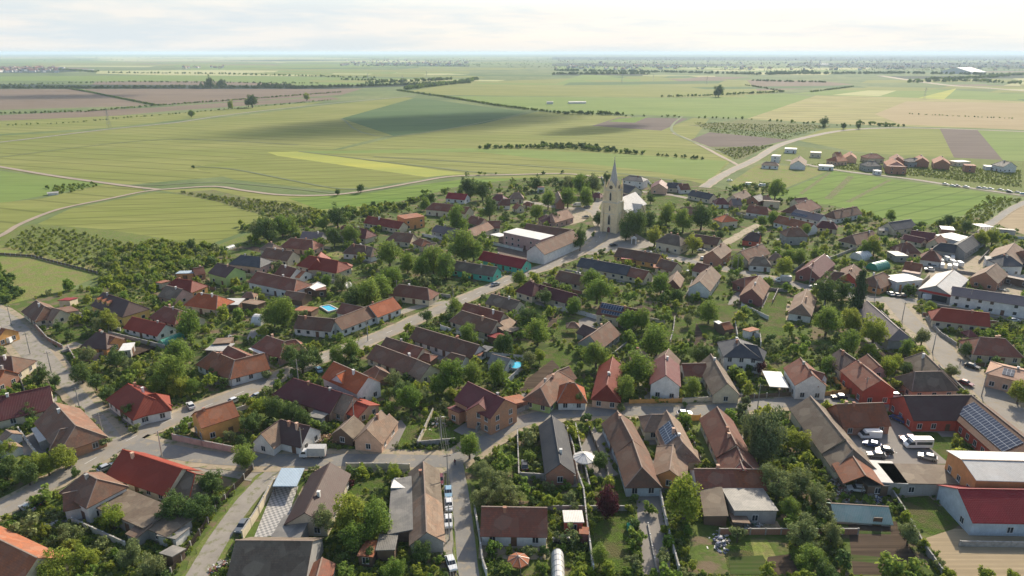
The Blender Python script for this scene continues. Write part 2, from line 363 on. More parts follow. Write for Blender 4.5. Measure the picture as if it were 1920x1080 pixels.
fld('field', [(480,292),(520,292),(700,318),(805,333),(690,352),(630,358),(440,337),(360,314)], C_WHEAT2)
fld('field', [(-400,332),(0,320),(130,337),(180,342),(200,345),(90,365),(0,382),(-400,440)], C_GREEN)
fld('field', [(-400,460),(0,380),(80,372),(180,348),(262,352),(275,360),(130,388),(40,418),(0,440),(-300,560)], C_RAPE if 0 else C_WHEAT)
fld('field', [(70,420),(130,392),(290,360),(400,372),(540,400),(545,408),(470,430),(385,461),(290,452),(150,430)], C_WHEAT2)
fld('field', [(300,357),(400,352),(520,365),(640,366),(640,378),(760,352),(880,334),(960,330),(1060,327),(1110,332),(1000,345),(850,360),(700,395),(560,398),(400,372)], C_WHEAT)
fld('field', [(690,362),(760,350),(880,335),(1090,333),(1110,345),(860,362),(700,385),(600,393),(540,372)], C_GREEN2)
fld('field', [(-400,520),(-60,445),(60,470),(200,500),(180,520),(120,545),(60,562),(0,578),(-400,660)], G_MEADOW)
fld('field', [(-60,452),(60,420),(200,430),(400,462),(460,440),(520,418),(620,420),(560,440),(420,490),(330,530),(200,545),(160,520),(200,495),(60,468)], G_VERGE)
fld('field', [(320,362),(400,356),(560,392),(640,408),(600,425),(520,412),(400,376)], G_SCRUB)
# right half
fld('field', [(1040,123),(1500,127),(1640,131),(1500,136),(1270,131),(1040,130)], C_GREEN)
C_WOOD = cropmat('woodland', (.026,.045,.028), (.040,.060,.034), 0, 30, .5, .01)
for q in ([(1035,107),(1500,106),(2300,104),(2300,112),(1500,114),(1035,112)], [(1035,118),(1420,121),(1300,126),(1035,124)], [(1480,118),(2300,116),(2300,130),(1700,129),(1480,124)], [(1035,139),(1215,139),(1215,143),(1035,142)], [(700,117),(880,118),(880,125),(720,124)], [(-300,159),(60,158),(440,160),(660,160),(860,153),(870,158),(620,167),(440,167),(60,166),(-300,167)], [(380,113),(560,112),(700,114),(520,115)], [(1640,143),(1920,142),(1920,147),(1700,148)], [(-300,129),(100,128),(175,132),(100,137),(-300,137)]): fld('woodland', q, C_WOOD)
fld('field', [(1205,141),(1340,142),(1345,148),(1205,150)], C_PALE)
fld('field', [(860,155),(1200,142),(1420,152),(1500,162),(1440,176),(1300,183),(1180,182),(830,178),(760,172)], C_WHEAT)
fld('field', [(830,180),(1180,183),(1300,184),(1470,175),(1530,182),(1410,222),(1160,214),(985,205),(860,184)], C_GREEN)
fld('field', [(1400,223),(1530,179),(1700,182),(1920,190),(2500,205),(2500,262),(1920,243),(1700,237),(1580,233)], C_STUB2)
fld('field', [(1700,190),(1920,193),(2500,210),(2500,265),(1920,244),(1690,233),(1640,214)], C_PINK)
fld('field', [(1480,176),(1620,163),(1760,168),(2300,190),(2300,205),(1920,189),(1560,179)], C_GREEN)
fld('field', [(1560,178),(1640,168),(1700,164),(1650,180)], C_PALE)
fld('field', [(1720,184),(1795,165),(1770,186)], C_RAPE)
fld('field', [(1860,166),(1940,145),(2300,160),(2300,190),(1900,170)], C_PALE)
fld('field', [(1400,150),(1540,152),(1600,158),(1480,168),(1420,170)], C_BROWN)
fld('field', [(1090,140),(1205,143),(1200,152),(1040,158)], C_GREEN)
fld('field', [(1550,240),(1762,240),(1800,300),(1600,284),(1490,262)], C_WHEAT2)
fld('field', [(1762,241),(1832,243),(1880,300),(1790,298)], C_BROWN2)
fld('field', [(1832,243),(2400,262),(2400,340),(1882,302)], C_GREEN)
fld('field', [(1160,220),(1290,222),(1240,245),(1110,236)], C_BROWN2)
fld('field', [(1160,222),(1215,219),(1190,230),(1140,228)], C_GREEN2)
fld('field', [(1240,246),(1300,221),(1330,222),(1300,262)], C_WHEAT)
fld('field', [(1295,262),(1330,248),(1480,262),(1420,275),(1330,275)], C_BROWN2)
fld('field', [(1290,235),(1400,224),(1560,236),(1480,250),(1330,240)], G_SCRUB)
fld('field', [(1330,275),(1420,276),(1450,270),(1390,300),(1350,285)], G_SCRUB)
fld('field', [(1365,345),(1420,308),(1500,312),(1560,318),(1460,358),(1400,368)], G_MEADOW)
fld('field', [(1400,372),(1470,358),(1560,320),(1900,368),(1820,400),(1715,428),(1640,408),(1560,392),(1480,372)], C_GREEN2)
for q in ([(1498,362),(1554,322),(1560,323),(1505,364)], [(1545,372),(1590,330),(1602,331),(1560,374)], [(1585,378),(1665,337),(1672,338),(1594,380)]): fld('field_strip', q, G_SCRUB)
fld('field', [(1425,300),(1480,272),(1600,286),(1920,302),(2300,330),(2300,400),(1920,366),(1700,334),(1480,308)], G_VERGE)
fld('field', [(1740,470),(1800,440),(1920,380),(2200,420),(2200,520),(1920,470)], G_SCRUB)
fld('field', [(1840,440),(1875,408),(1920,385),(2300,430),(2300,500),(1920,450)], C_STRAW)
sr = random.Random(31)
SL = [C_PALE, C_WHEAT, C_GREEN, C_WHEAT, C_DARK, C_BROWN, C_GREEN, C_WHEAT2]
for (xa, xb, ya, yb, n_) in ((-250, 870, 104, 112, 26), (-250, 870, 114, 126, 22), (350, 880, 127, 150, 16), (1040, 2200, 127, 138, 12), (1250, 2200, 145, 164, 16), (900, 1420, 142, 178, 9), (1560, 2300, 165, 188, 10), (900, 2300, 104, 106, 10)):
    for k in range(n_):
        x_, y_ = sr.uniform(xa, xb), sr.uniform(ya, yb); hh = max(.7, (y_ - 98) * sr.uniform(.04, .11)); ww = sr.uniform(60, 330); sl_ = sr.uniform(-.02, .02) * ww * (y_ - 95) / 60; sk = sr.uniform(-40, 40)
        fld('field', [(x_, y_), (x_ + ww, y_ + sl_), (x_ + ww + sk, y_ + sl_ + hh), (x_ + sk, y_ + hh)], sr.choice(SL))
# village base
VILL = [(-700,640),(0,575),(120,545),(230,530),(330,505),(420,470),(520,430),(640,405),(760,375),(880,345),(1000,334),(1180,330),(1290,338),(1400,366),(1560,385),(1720,425),(1830,405),(1920,440),(2700,640),(3200,1400),(-1400,1400)]
sheet('village_ground', [P(x, y) for x, y in VILL], .085, G_VILLAGE)
GARD = []
PZ = [.1]
def patch(name, pts, mat, z=.06, keep=True):
    PZ[0] += .001; z = PZ[0]
    g = [P(x, y) for x, y in pts]
    if keep: GARD.append([(p.x, p.y) for p in g])
    return sheet(name, g, z, mat)
C_BED = cropmat('vegetable_bed', (.085,.062,.045), (.12,.085,.06), R(4), 1.1, .7, .3)
C_BEDG = cropmat('vegetable_rows', (.07,.12,.025), (.11,.085,.05), R(-62), .9, .8, .4)
C_TILE = None
def checker():
    m, t, b = newmat('patio_tiles'); c = N(t, 'ShaderNodeTexChecker'); c.inputs['Scale'].default_value = 1.6
    t.links.new(world_pos(t, R(14)), c.inputs['Vector']); c.inputs['Color1'].default_value = (.42,.40,.37,1); c.inputs['Color2'].default_value = (.20,.195,.19,1)
    t.links.new(c.outputs[0], b.inputs['Base Color']); b.inputs['Roughness'].default_value = .6; return m
for pts in ([(1160,890),(1172,905),(1182,1020),(1190,1075),(1105,1075),(1110,990),(1128,975)], [(1680,935),(1740,930),(1800,985),(1760,1010),(1700,985)],
            [(640,900),(722,892),(735,925),(650,930)], [(960,690),(1010,650),(1090,660),(1075,690)], [(800,800),(862,800),(870,830),(778,838)], [(745,790),(790,795),(770,835),(745,835)],
            [(1245,610),(1300,595),(1310,625),(1255,640)], [(1340,560),(1382,575),(1375,605),(1335,600)], [(1445,545),(1475,545),(1472,640),(1425,640),(1420,600)], [(985,850),(1010,830),(975,905),(925,850)],
            [(1335,525),(1370,530),(1365,555),(1330,552)], [(1275,600),(1310,590),(1370,600),(1340,640)], [(90,620),(160,610),(150,640),(110,640)], [(590,575),(640,565),(640,590),(600,600)],
            [(955,340),(1060,332),(1130,352),(1090,360),(980,350)], [(1220,370),(1290,365),(1290,385),(1225,388)], [(1045,595),(1095,600),(1090,640),(1040,640)], [(1725,855),(1760,822),(1785,870),(1752,900)]): patch('lawn', pts, G_LAWN)
for pts in ([(1590,985),(1680,978),(1735,1078),(1600,1078)],[(1480,1040),(1500,1078),(1430,1078),(1440,1045)],[(990,710),(1035,675),(1050,690),(1010,725),(965,740)],[(1195,570),(1230,580),(1190,600)],[(1305,605),(1325,640),(1300,655)],[(880,700),(900,690),(905,705)],[(250,800),(260,790),(262,800)]): patch('vegetable_bed', pts, C_BED)
for pts in ([(1365,1045),(1430,1042),(1450,1078),(1370,1078)],[(1590,1040),(1680,1048),(1678,1060),(1590,1052)],[(1590,995),(1670,998),(1670,1003),(1590,1001)],[(985,655),(1020,640),(1030,650),(1000,665)]): patch('vegetable_rows', pts, C_BEDG, .075)
patch('stubble_patch', [(1735,1010),(1790,992),(1940,1000),(2100,1120),(1800,1120)], C_STRAW)
patch('yard', [(1580,805),(1665,780),(1690,795),(1780,870),(1700,872),(1640,880)], M_PAVE)
patch('patio', [(515,912),(560,912),(548,945),(540,1000),(475,1012)], checker())
patch('yard', [(1190,905),(1235,905),(1248,990),(1260,1080),(1205,1080)], M_PAVE)
patch('yard', [(1085,845),(1115,800),(1150,880),(1160,890),(1120,905)], M_PAVE)
patch('yard', [(850,808),(886,785),(915,800),(885,825)], M_PAVE)
patch('yard', [(1290,780),(1325,770),(1350,860),(1325,870)], G_VERGE)
patch('yard', [(705,850),(720,835),(750,785),(762,800),(740,845)], M_PAVE)
patch('yard', [(965,750),(985,735),(1010,760),(985,770)], M_PAVE)
patch('yard', [(1480,580),(1510,560),(1520,590),(1480,600)], M_PAVE)
patch('yard', [(1370,555),(1400,540),(1390,570),(1365,572)], M_PAVE)
patch('yard', [(1085,600),(1130,585),(1130,615),(1085,622)], M_PAVE)
patch('yard', [(40,825),(80,800),(90,850),(45,860)], M_PAVE)
patch('yard', [(470,620),(500,615),(500,625),(460,640)], M_PAVE)
patch('plaza', [(1040,412),(1060,392),(1108,385),(1115,395),(1095,415),(1060,425)], M_SAND, .07)
patch('church_square', [(1092,450),(1100,432),(1128,420),(1175,428),(1232,462),(1180,470),(1105,478),(1080,470)], M_ASPH, .07)
patch('courtyard', [(1720,545),(1745,505),(1790,480),(1850,480),(1840,510),(1760,545)], M_SAND, .07)
patch('courtyard', [(1840,560),(1860,530),(1925,515),(1925,560)], M_SAND, .065)
patch('courtyard', [(965,500),(1040,475),(985,450),(930,455),(935,480)], M_SOIL, .065)
patch('crossroads', [(-10,640),(60,600),(90,650),(130,690),(60,690),(0,665)], M_SAND, .06)
patch('corner_lot', [(300,835),(330,842),(450,862),(560,866),(480,905),(300,870)], M_GRAV, .055)
# roads: sandy shoulder sheet, then the carriageway
def road(px, w, sh, mat=None, sm=None, z=.12):
    if sh: ribbon('road_shoulder', px, [a + sh for a in w] if isinstance(w, list) else w + sh, z - .03, sm or M_SAND, jit=.5, reg=False)
    return ribbon('road', px, w, z, mat or M_ASPH, jit=.06)
main_px = [(-140,1012),(-10,962),(120,893),(230,832),(320,788),(440,742),(560,690),(700,636),(780,600),(860,566),(960,523),(1040,495),(1090,472),(1120,452),(1128,425),(1115,395)]
_, gmain = road(main_px, 6.2, 2.4)
road([(1100,470),(1170,470),(1240,478),(1300,492),(1352,503),(1440,522),(1532,544),(1640,562),(1720,566),(1800,572),(1930,602),(2100,650)], 5.5, 3, M_ASPH2, z=.13)
road([(1668,558),(1706,602),(1752,640),(1786,682),(1832,716),(1876,756),(1912,790),(2010,880)], [7,7,7.5,8,8.5,9,9,9], 6, M_ASPH, z=.14)
road([(250,832),(330,850),(430,862),(560,864),(700,864),(800,866),(856,862),(905,832),(960,798),(1040,778),(1160,772),(1300,772),(1420,760),(1540,752),(1640,757),(1700,758)], 5.4, 4.2, M_ASPH2, z=.15)
road([(853,868),(862,925),(871,1000),(879,1078),(890,1150)], 3.9, .6, M_ASPH2, G_VERGE, z=.16)
road([(560,870),(516,886),(476,924),(445,962),(412,1010),(375,1072),(340,1130)], 4.4, 1.5, M_GRAV, G_VERGE, z=.11)
road([(-60,560),(5,592),(38,630),(72,668),(108,700),(140,735),(180,785),(214,828)], [5,5,8,8,5,4,4,4], 4, M_GRAV, z=.17)
road([(70,668),(120,655),(150,645)], 4, 2, M_GRAV, z=.135)
road([(1118,400),(1090,392),(1050,390),(1020,384),(980,378)], 5, 2, M_ASPH, z=.11)
road([(1120,400),(1118,385),(1150,360),(1230,362),(1290,372)], 4, 1.5, M_ASPH, z=.115)
road([(1300,490),(1325,475),(1350,462),(1387,441),(1423,421)], 4, 1, M_SAND, z=.115)
road([(860,566),(800,572),(740,590)], 3, 1, M_GRAV, z=.1)
road([(1320,352),(1345,335),(1372,320),(1420,297),(1462,272),(1520,256),(1590,244),(1700,240),(1920,247),(2200,260)], 6, 3, M_ASPH, z=.13)
road([(1475,300),(1560,318),(1700,335),(1800,350),(1940,370)], 4, 2, M_GRAV, z=.12)
road([(1940,372),(1900,390),(1868,412),(1845,430),(1800,470)], 4, 1, M_ASPH2, z=.12)
road([(1390,313),(1350,292),(1300,266),(1262,250)], 3, 1, M_DIRT, z=.11)
road([(-40,462),(10,438),(40,420),(110,393),(200,374),(262,361),(300,356)], 3.4, 0, M_DIRT, z=.18)
road([(-60,303),(0,313),(100,330),(200,344),(262,352),(300,356)], 4.5, 0, M_DIRT, z=.19)
road([(300,356),(400,350),(460,358),(530,366),(620,366),(700,356),(780,342),(850,331),(960,328),(1060,326),(1130,334)], 4, 0, M_DIRT, z=.2)
road([(-200,285),(0,267),(200,243),(330,230),(440,214),(620,194),(780,180)], 6, 0, M_GRAV, z=.21)
road([(1650,142),(1760,158),(1850,165),(1940,172),(2200,190)], 30, 0, M_SAND, z=.22)
for pl in ([(640,222),(738,256),(990,211)], [(30,318),(180,340),(270,348),(420,343),(640,364)], [(360,313),(440,318),(620,352),(690,352)], [(560,284),(880,322),(960,327)], [(700,294),(1060,316),(1280,340)], [(1280,218),(1260,246),(1370,292)], [(-40,300),(300,262),(560,272)]):
    ribbon('field_track', pl, 2.0 + .004 * (400 - pl[0][1]) * 2, (.13), C_TRACK, jit=.3, reg=False)
mk = MB(); acc = 0
for i in range(1, len(gmain)):
    a, b = gmain[i - 1], gmain[i]; d = b - a; n = int(d.length // 1); d.normalize(); s = Vector((d.y, -d.x, 0)) * .08
    for j in range(n):
        acc += 1
        if acc % 9 == 0 and i < len(gmain) - 8:
            c = a + d * j; e = c + d * 3.2
            mk.face([Vector((p.x, p.y, .227)) for p in (c - s, c + s, e + s, e - s)])
mk.build('road_marking', M_MARK, kind='structure')
# ------------------------------------------------------------------ houses
FOOT = []     # footprints in world metres: centre, half sizes, angle
HOUSES = {}; r_wings = {}; HALL = []
def clip_wall(M, p): return M @ Vector(p)
def add_wing(ends, a, b, w, he, hr, mats, roof, cap, wall, ov=.45):
    """a, b = ridge ends in local metres (2D). gable end: ridge stops there; hip end: footprint runs w/2 further. returns wall runs"""
    d = (b - a); Lr = d.length; d = d.normalized() if Lr > .01 else Vector((1, 0)); s = Vector((-d.y, d.x)); hw = w / 2
    hp = hw * .62; x0 = -hp if ends[0] == 'h' else 0.; x1 = Lr + (hp if ends[1] == 'h' else 0.)
    def W(x, y, z): q = a + d * x + s * y; return Vector((q.x, q.y, z))
    runs = []
    if ends[0] == 'f' or ends[0] == 'm':                      # flat / mono pitch, a-b is the centre line
        x0, x1 = 0., Lr; zl, zr = (he, he) if ends[0] == 'f' else ((he, hr) if ends[1] == '+' else (hr, he))
        o = .25; k = (zr - zl) / w
        T = [W(x0 - o, -hw - o, zl - k * o), W(x1 + o, -hw - o, zl - k * o), W(x1 + o, hw + o, zr + k * o), W(x0 - o, hw + o, zr + k * o)]
        up = Vector((0, 0, .22)); roof.face([p + up for p in T]); roof.face(T[::-1])
        for i in range(4): roof.face([T[i], T[(i + 1) % 4], T[(i + 1) % 4] + up, T[i] + up])
        C = [(x0, -hw, zl), (x1, -hw, zl), (x1, hw, zr), (x0, hw, zr)]
        for i in range(4):
            p, q = C[i], C[(i + 1) % 4]; wall.face([W(p[0], p[1], 0), W(q[0], q[1], 0), W(q[0], q[1], q[2]), W(p[0], p[1], p[2])], [(0, 0), (math.dist(p[:2], q[:2]), 0), (math.dist(p[:2], q[:2]), q[2]), (0, p[2])])
            runs.append((W(p[0], p[1], 0), W(q[0], q[1], 0), min(p[2], q[2])))
        return runs, (x0, x1, hw, d, s)
    k = (hr - he) / hw; ze = he - k * ov; L0 = x0 - (ov if ends[0] == 'h' else ov * .6); L1 = x1 + (ov if ends[1] == 'h' else ov * .6); Y = hw + ov
    r0 = 0. if ends[0] == 'h' else L0; r1 = Lr if ends[1] == 'h' else L1
    sl_len = math.hypot(Y, hr - ze)
    th = Vector((0, 0, .16))
    def slab(pts, uv):
        roof.face(pts, uv); roof.face([p - th for p in pts][::-1])
    A, B, Cc, D = W(L0, -Y, ze), W(L1, -Y, ze), W(L1, Y, ze), W(L0, Y, ze); Ra, Rb = W(r0, 0, hr), W(r1, 0, hr)
    slab([A, B, Rb, Ra], [(L0, 0), (L1, 0), (r1, sl_len), (r0, sl_len)])
    slab([Cc, D, Ra, Rb], [(-L1, 0), (-L0, 0), (-r0, sl_len), (-r1, sl_len)])
    if ends[0] == 'h': slab([D, A, Ra], [(-Y, 0), (Y, 0), (0, sl_len)])
    if ends[1] == 'h': slab([B, Cc, Rb], [(-Y, 0), (Y, 0), (0, sl_len)])
    rim = [A, B] + ([] if ends[1] == 'h' else [Rb]) + [Cc, D] + ([] if ends[0] == 'h' else [Ra])
    for i in range(len(rim)):
        p, q = rim[i], rim[(i + 1) % len(rim)]; roof.face([p - th, q - th, q, p])
    u = Vector((0, 0, .05))
    if (Rb - Ra).length > .5: cap.beam(Ra + u, Rb + u, .26, .14)
    if ends[0] == 'h': cap.beam(A + u, Ra + u, .2, .1); cap.beam(D + u, Ra + u, .2, .1)
    if ends[1] == 'h': cap.beam(B + u, Rb + u, .2, .1); cap.beam(Cc + u, Rb + u, .2, .1)
    zc = he - .05
    def wq(p, q, zt):
        l = (q - p).length; wall.face([p, q, q + Vector((0, 0, zt)), p + Vector((0, 0, zt))], [(0, 0), (l, 0), (l, zt), (0, zt)]); runs.append((p, q, zt))
    c00, c10, c11, c01 = W(x0, -hw, 0), W(x1, -hw, 0), W(x1, hw, 0), W(x0, hw, 0)
    wq(c00, c10, zc); wq(c11, c01, zc)
    for e, p, q, xr in ((ends[0], c01, c00, 0), (ends[1], c10, c11, Lr)):
        wq(p, q, zc)
        if e == 'g':
            l = (q - p).length; t = Vector((0, 0, zc)); top = (p + q) / 2 + Vector((0, 0, hr - .2))
            wall.face([p + t, q + t, top], [(0, zc), (l, zc), (l / 2, hr)])
    return runs, (x0, x1, hw, d, s)
WINM = {}
def window_objs(parent, pos, nrm, w, h, far):
    key = (w, h, far)
    if key not in WINM:
        fr = MB(); t = .09
        # local: x across, y outwards, z up
        if far:
            g = MB(); g.box(-w / 2 - .1, 0, 0, w / 2 + .1, .06, h, m=0); g.box(-w / 2, .06, .1, w / 2, .07, h - .1, m=1)
            WINM[key] = (g.mesh('window', [M_FRAME, M_GLASS]), None)
        else:
            fr.box(-w / 2 - t, 0, -t, w / 2 + t, .07, 0); fr.box(-w / 2 - t, 0, h, w / 2 + t, .07, h + t)
            fr.box(-w / 2 - t, 0, 0, -w / 2, .07, h); fr.box(w / 2, 0, 0, w / 2 + t, .07, h); fr.box(-.04, 0, 0, .04, .06, h)
            fr.box(-w / 2 - .14, 0, -t - .05, w / 2 + .14, .16, -t)
            g = MB(); g.box(-w / 2, 0, 0, -.04, .03, h); g.box(.04, 0, 0, w / 2, .03, h)
            WINM[key] = (fr.mesh('window', M_FRAME), g.mesh('pane', M_GLASS))
    f, g = WINM[key]
    o = bpy.data.objects.new('window', f); COL.objects.link(o); o.parent = parent; o.location = pos; o.rotation_euler = (0, 0, math.atan2(nrm.y, nrm.x) - math.pi / 2)
    if g: p = bpy.data.objects.new('pane', g); COL.objects.link(p); p.parent = o
    return o
DOORM = {}
def door_obj(parent, pos, nrm, w=1.0, h=2.1, mat=None):
    mat = mat or M_DOOR; key = (w, h, mat.name)
    if key not in DOORM:
        d = MB(); d.box(-w / 2 - .1, 0, 0, -w / 2, .1, h + .1); d.box(w / 2, 0, 0, w / 2 + .1, .1, h + .1); d.box(-w / 2, 0, h, w / 2, .1, h + .1); d.box(-w / 2, 0, 0, w / 2, .05, h)
        DOORM[key] = d.mesh('door', mat)
    o = bpy.data.objects.new('door', DOORM[key]); COL.objects.link(o); o.parent = parent; o.location = pos; o.rotation_euler = (0, 0, math.atan2(nrm.y, nrm.x) - math.pi / 2); return o
def in_rect(x, y, r, m=0.):
    cx, cy, hx, hy, ca, sa = r; dx, dy = x - cx, y - cy; u = dx * ca + dy * sa; v = -dx * sa + dy * ca
    return abs(u) < hx + m and abs(v) < hy + m
SHED = ('shed', 'canopy', 'carport', 'barn', 'garage')
CHIM = None
def house(line):
    """label | category | key | roof | wall | wing; wing; ...   wing: ends x1 y1 x2 y2 width [eave ridge [roof]] in photograph pixels of the ridge"""
    f = [q.strip() for q in line.split('|')]; label, cat, key, rn, wn, wings = f[:6]; opt = f[6] if len(f) > 6 else ''
    ws = []
    for q in wings.split(';'):
        t = q.split(); e = (t[0] + '-')[:2]; x1, y1, x2, y2, w = map(float, t[1:6]); w *= .88 if e[0] in 'gh' and y1 > 340 else 1.
        if len(t) > 7: he, hr = float(t[6]), float(t[7])
        else: he = 2.9; hr = 2.9 + w * .33
        top = he if e[0] in 'fm' else hr
        ws.append((e, P(x1, y1, top), P(x2, y2, top), w, he, hr, t[8] if len(t) > 8 else rn))
    a, b = ws[0][1], ws[0][2]; c = (a + b) / 2; ang = math.atan2(b.y - a.y, b.x - a.x); ym = sum(float(q.split()[2]) for q in wings.split(';')) / len(wings.split(';'))
    name = cat.replace(' ', '_'); root = empty(name, (c.x, c.y, 0), ang, label=label, cat=cat)
    if key: HOUSES[key] = root
    HALL.append((root, label, key))
    Mi = Matrix.Rotation(-ang, 2); roofs = {}; cap = MB(); wall = MB(); allruns = []; rects = []
    for i, (e, p, q, w, he, hr, rm) in enumerate(ws):
        la = Mi @ Vector((p.x - c.x, p.y - c.y)); lb = Mi @ Vector((q.x - c.x, q.y - c.y))
        rb = roofs.setdefault(rm, MB())
        runs, (x0, x1, hw, d, s) = add_wing(e, la, lb, w, he - .02 * i, hr - .03 * i, None, rb, cap, wall, .25 if w < 5 else .45)
        m = la + d * (x0 + x1) / 2; ca, sa = math.cos(ang), math.sin(ang); gd = Vector((d.x * ca - d.y * sa, d.x * sa + d.y * ca)); gm = Vector((c.x + m.x * ca - m.y * sa, c.y + m.x * sa + m.y * ca))
        FOOT.append((gm.x, gm.y, (x1 - x0) / 2, hw, gd.x, gd.y)); rects.append((m.x, m.y, (x1 - x0) / 2, hw, d.x, d.y)); allruns.append(runs)
    r_wings[key] = [(Mi @ Vector((p.x - c.x, p.y - c.y)), Mi @ Vector((q.x - c.x, q.y - c.y)), w, he - .02 * i, hr - .03 * i) for i, (e, p, q, w, he, hr, rm) in enumerate(ws)]
    ro = [mb.build('roof', roofm(k), root) for k, mb in roofs.items()]
    open_ = 'open' in opt
    if open_:
        for runs in allruns:
            for p, q, z in runs:
                n = max(1, int((q - p).length // 3.2))
                for j in range(n): r_ = p.lerp(q, j / n); po = MB(); po.box(r_.x - .07, r_.y - .07, 0, r_.x + .07, r_.y + .07, z); po.build('post', M_WOOD, root)
    else: wall.build('wall', wallm(wn), root)
    if cap.f and 'nocap' not in opt: cap.build('ridge_cap', M_CAP if rn not in ('red', 'crimson', 'maroon', 'dark', 'slate', 'purple', 'green') else roofm(rn), root)
    far = ym < 600; rr = random.Random(int(abs(c.x * 7 + c.y * 13)))
    # openings on every free wall
    small = cat in SHED or 'nowin' in opt or open_; nd = 0; nw = 0
    cap_n = 40 if ym > 600 else (30 if ym > 430 else 10)
    ww, wh = (1.15, 1.35) if ym > 480 else (1.1, 1.3)
    if 'smallwin' in opt: ww, wh = .9, 1.0
    for wi, runs in enumerate(allruns):
        if small and cat in ('canopy',): break
        if open_: break
        runs = sorted(runs, key=lambda r: ((r[0] + r[1]) / 2 ).length * 0 - (r[1] - r[0]).length)
        for p, q, z in runs:
            l = (q - p).length; d = (q - p).normalized(); n = Vector((d.y, -d.x, 0)); n2 = n
            if l < 2.6: continue
            fl = 2 if z > 4.6 else 1; step = 3.0 if ym > 560 else 3.6
            if small: step = 5
            k = max(1, int((l - 1.2) // step))
            for j in range(k):
                pos = p.lerp(q, (j + .5) / k)
                if any(in_rect(pos.x + n.x * .3, pos.y + n.y * .3, rects[o_]) for o_ in range(len(rects)) if o_ != wi): continue
                if nd == 0 and j == k // 2 and l > 5 and not (small and nw): door_obj(root, pos + n * .003, n2, 1.0 if not small else 1.6); nd += 1; continue
                if small and rr.random() < .5: continue
                for g in range(fl):
                    if nw >= cap_n: break
                    zz = .95 + 2.75 * g
                    if zz + wh > z - .15: continue
                    window_objs(root, pos + n * .003 + Vector((0, 0, zz)), n2, ww, wh, far); nw += 1
    if cat == 'house' and ro and ro[0] is not None:
        for i in range(1 + (rr.random() < .5)):
            e, p, q, w, he, hr, rm = ws[0]; t = rr.choice((.22, .35, .65, .78)); g = p.lerp(q, t); lo = Mi @ Vector((g.x - c.x, g.y - c.y))
            if e[0] in 'fm': continue
            off = rr.uniform(-1, 1); zt = hr + rr.uniform(.35, .8); ch = MB(); d2 = (Mi @ Vector((q.x - p.x, q.y - p.y))).normalized(); sx = Vector((-d2.y, d2.x)) * off; lo = lo + sx
            ch.box(lo.x - .3, lo.y - .28, hr - 1.6, lo.x + .3, lo.y + .28, zt); ch.box(lo.x - .38, lo.y - .36, zt, lo.x + .38, lo.y + .36, zt + .12)
            ch.build('chimney', wallm(rr.choice(('brick', 'concrete', 'white', 'peach'))), ro[0])
    return root
def solar_on(key, wi, side, t0, t1, u0, u1):
    "panels laid on one slope of one wing: t along the ridge, u from eave to ridge"
    r = HOUSES[key]; a, b, w, he, hr = r_wings[key][wi]; d = (b - a); Lr = d.length; d = d.normalized(); s = Vector((-d.y, d.x)) * side
    def Q(t, u, o=.1):
        q = a + d * (t * Lr) + s * (w / 2 * (1 - u)); return Vector((q.x, q.y, he + (hr - he) * u + o))
    mb = MB(); c = [(t0, u0), (t1, u0), (t1, u1), (t0, u1)]; T = [Q(t, u, .17) for t, u in c]; B = [Q(t, u, .05) for t, u in c]
    e = (T[1] - T[0]).length; g = (T[3] - T[0]).length
    mb.face(T, [(0, 0), (e, 0), (e, g), (0, g)])
    for i in range(4): mb.face([B[i], B[(i + 1) % 4], T[(i + 1) % 4], T[i]])
    mb.build('solar_panels', solar(), r)
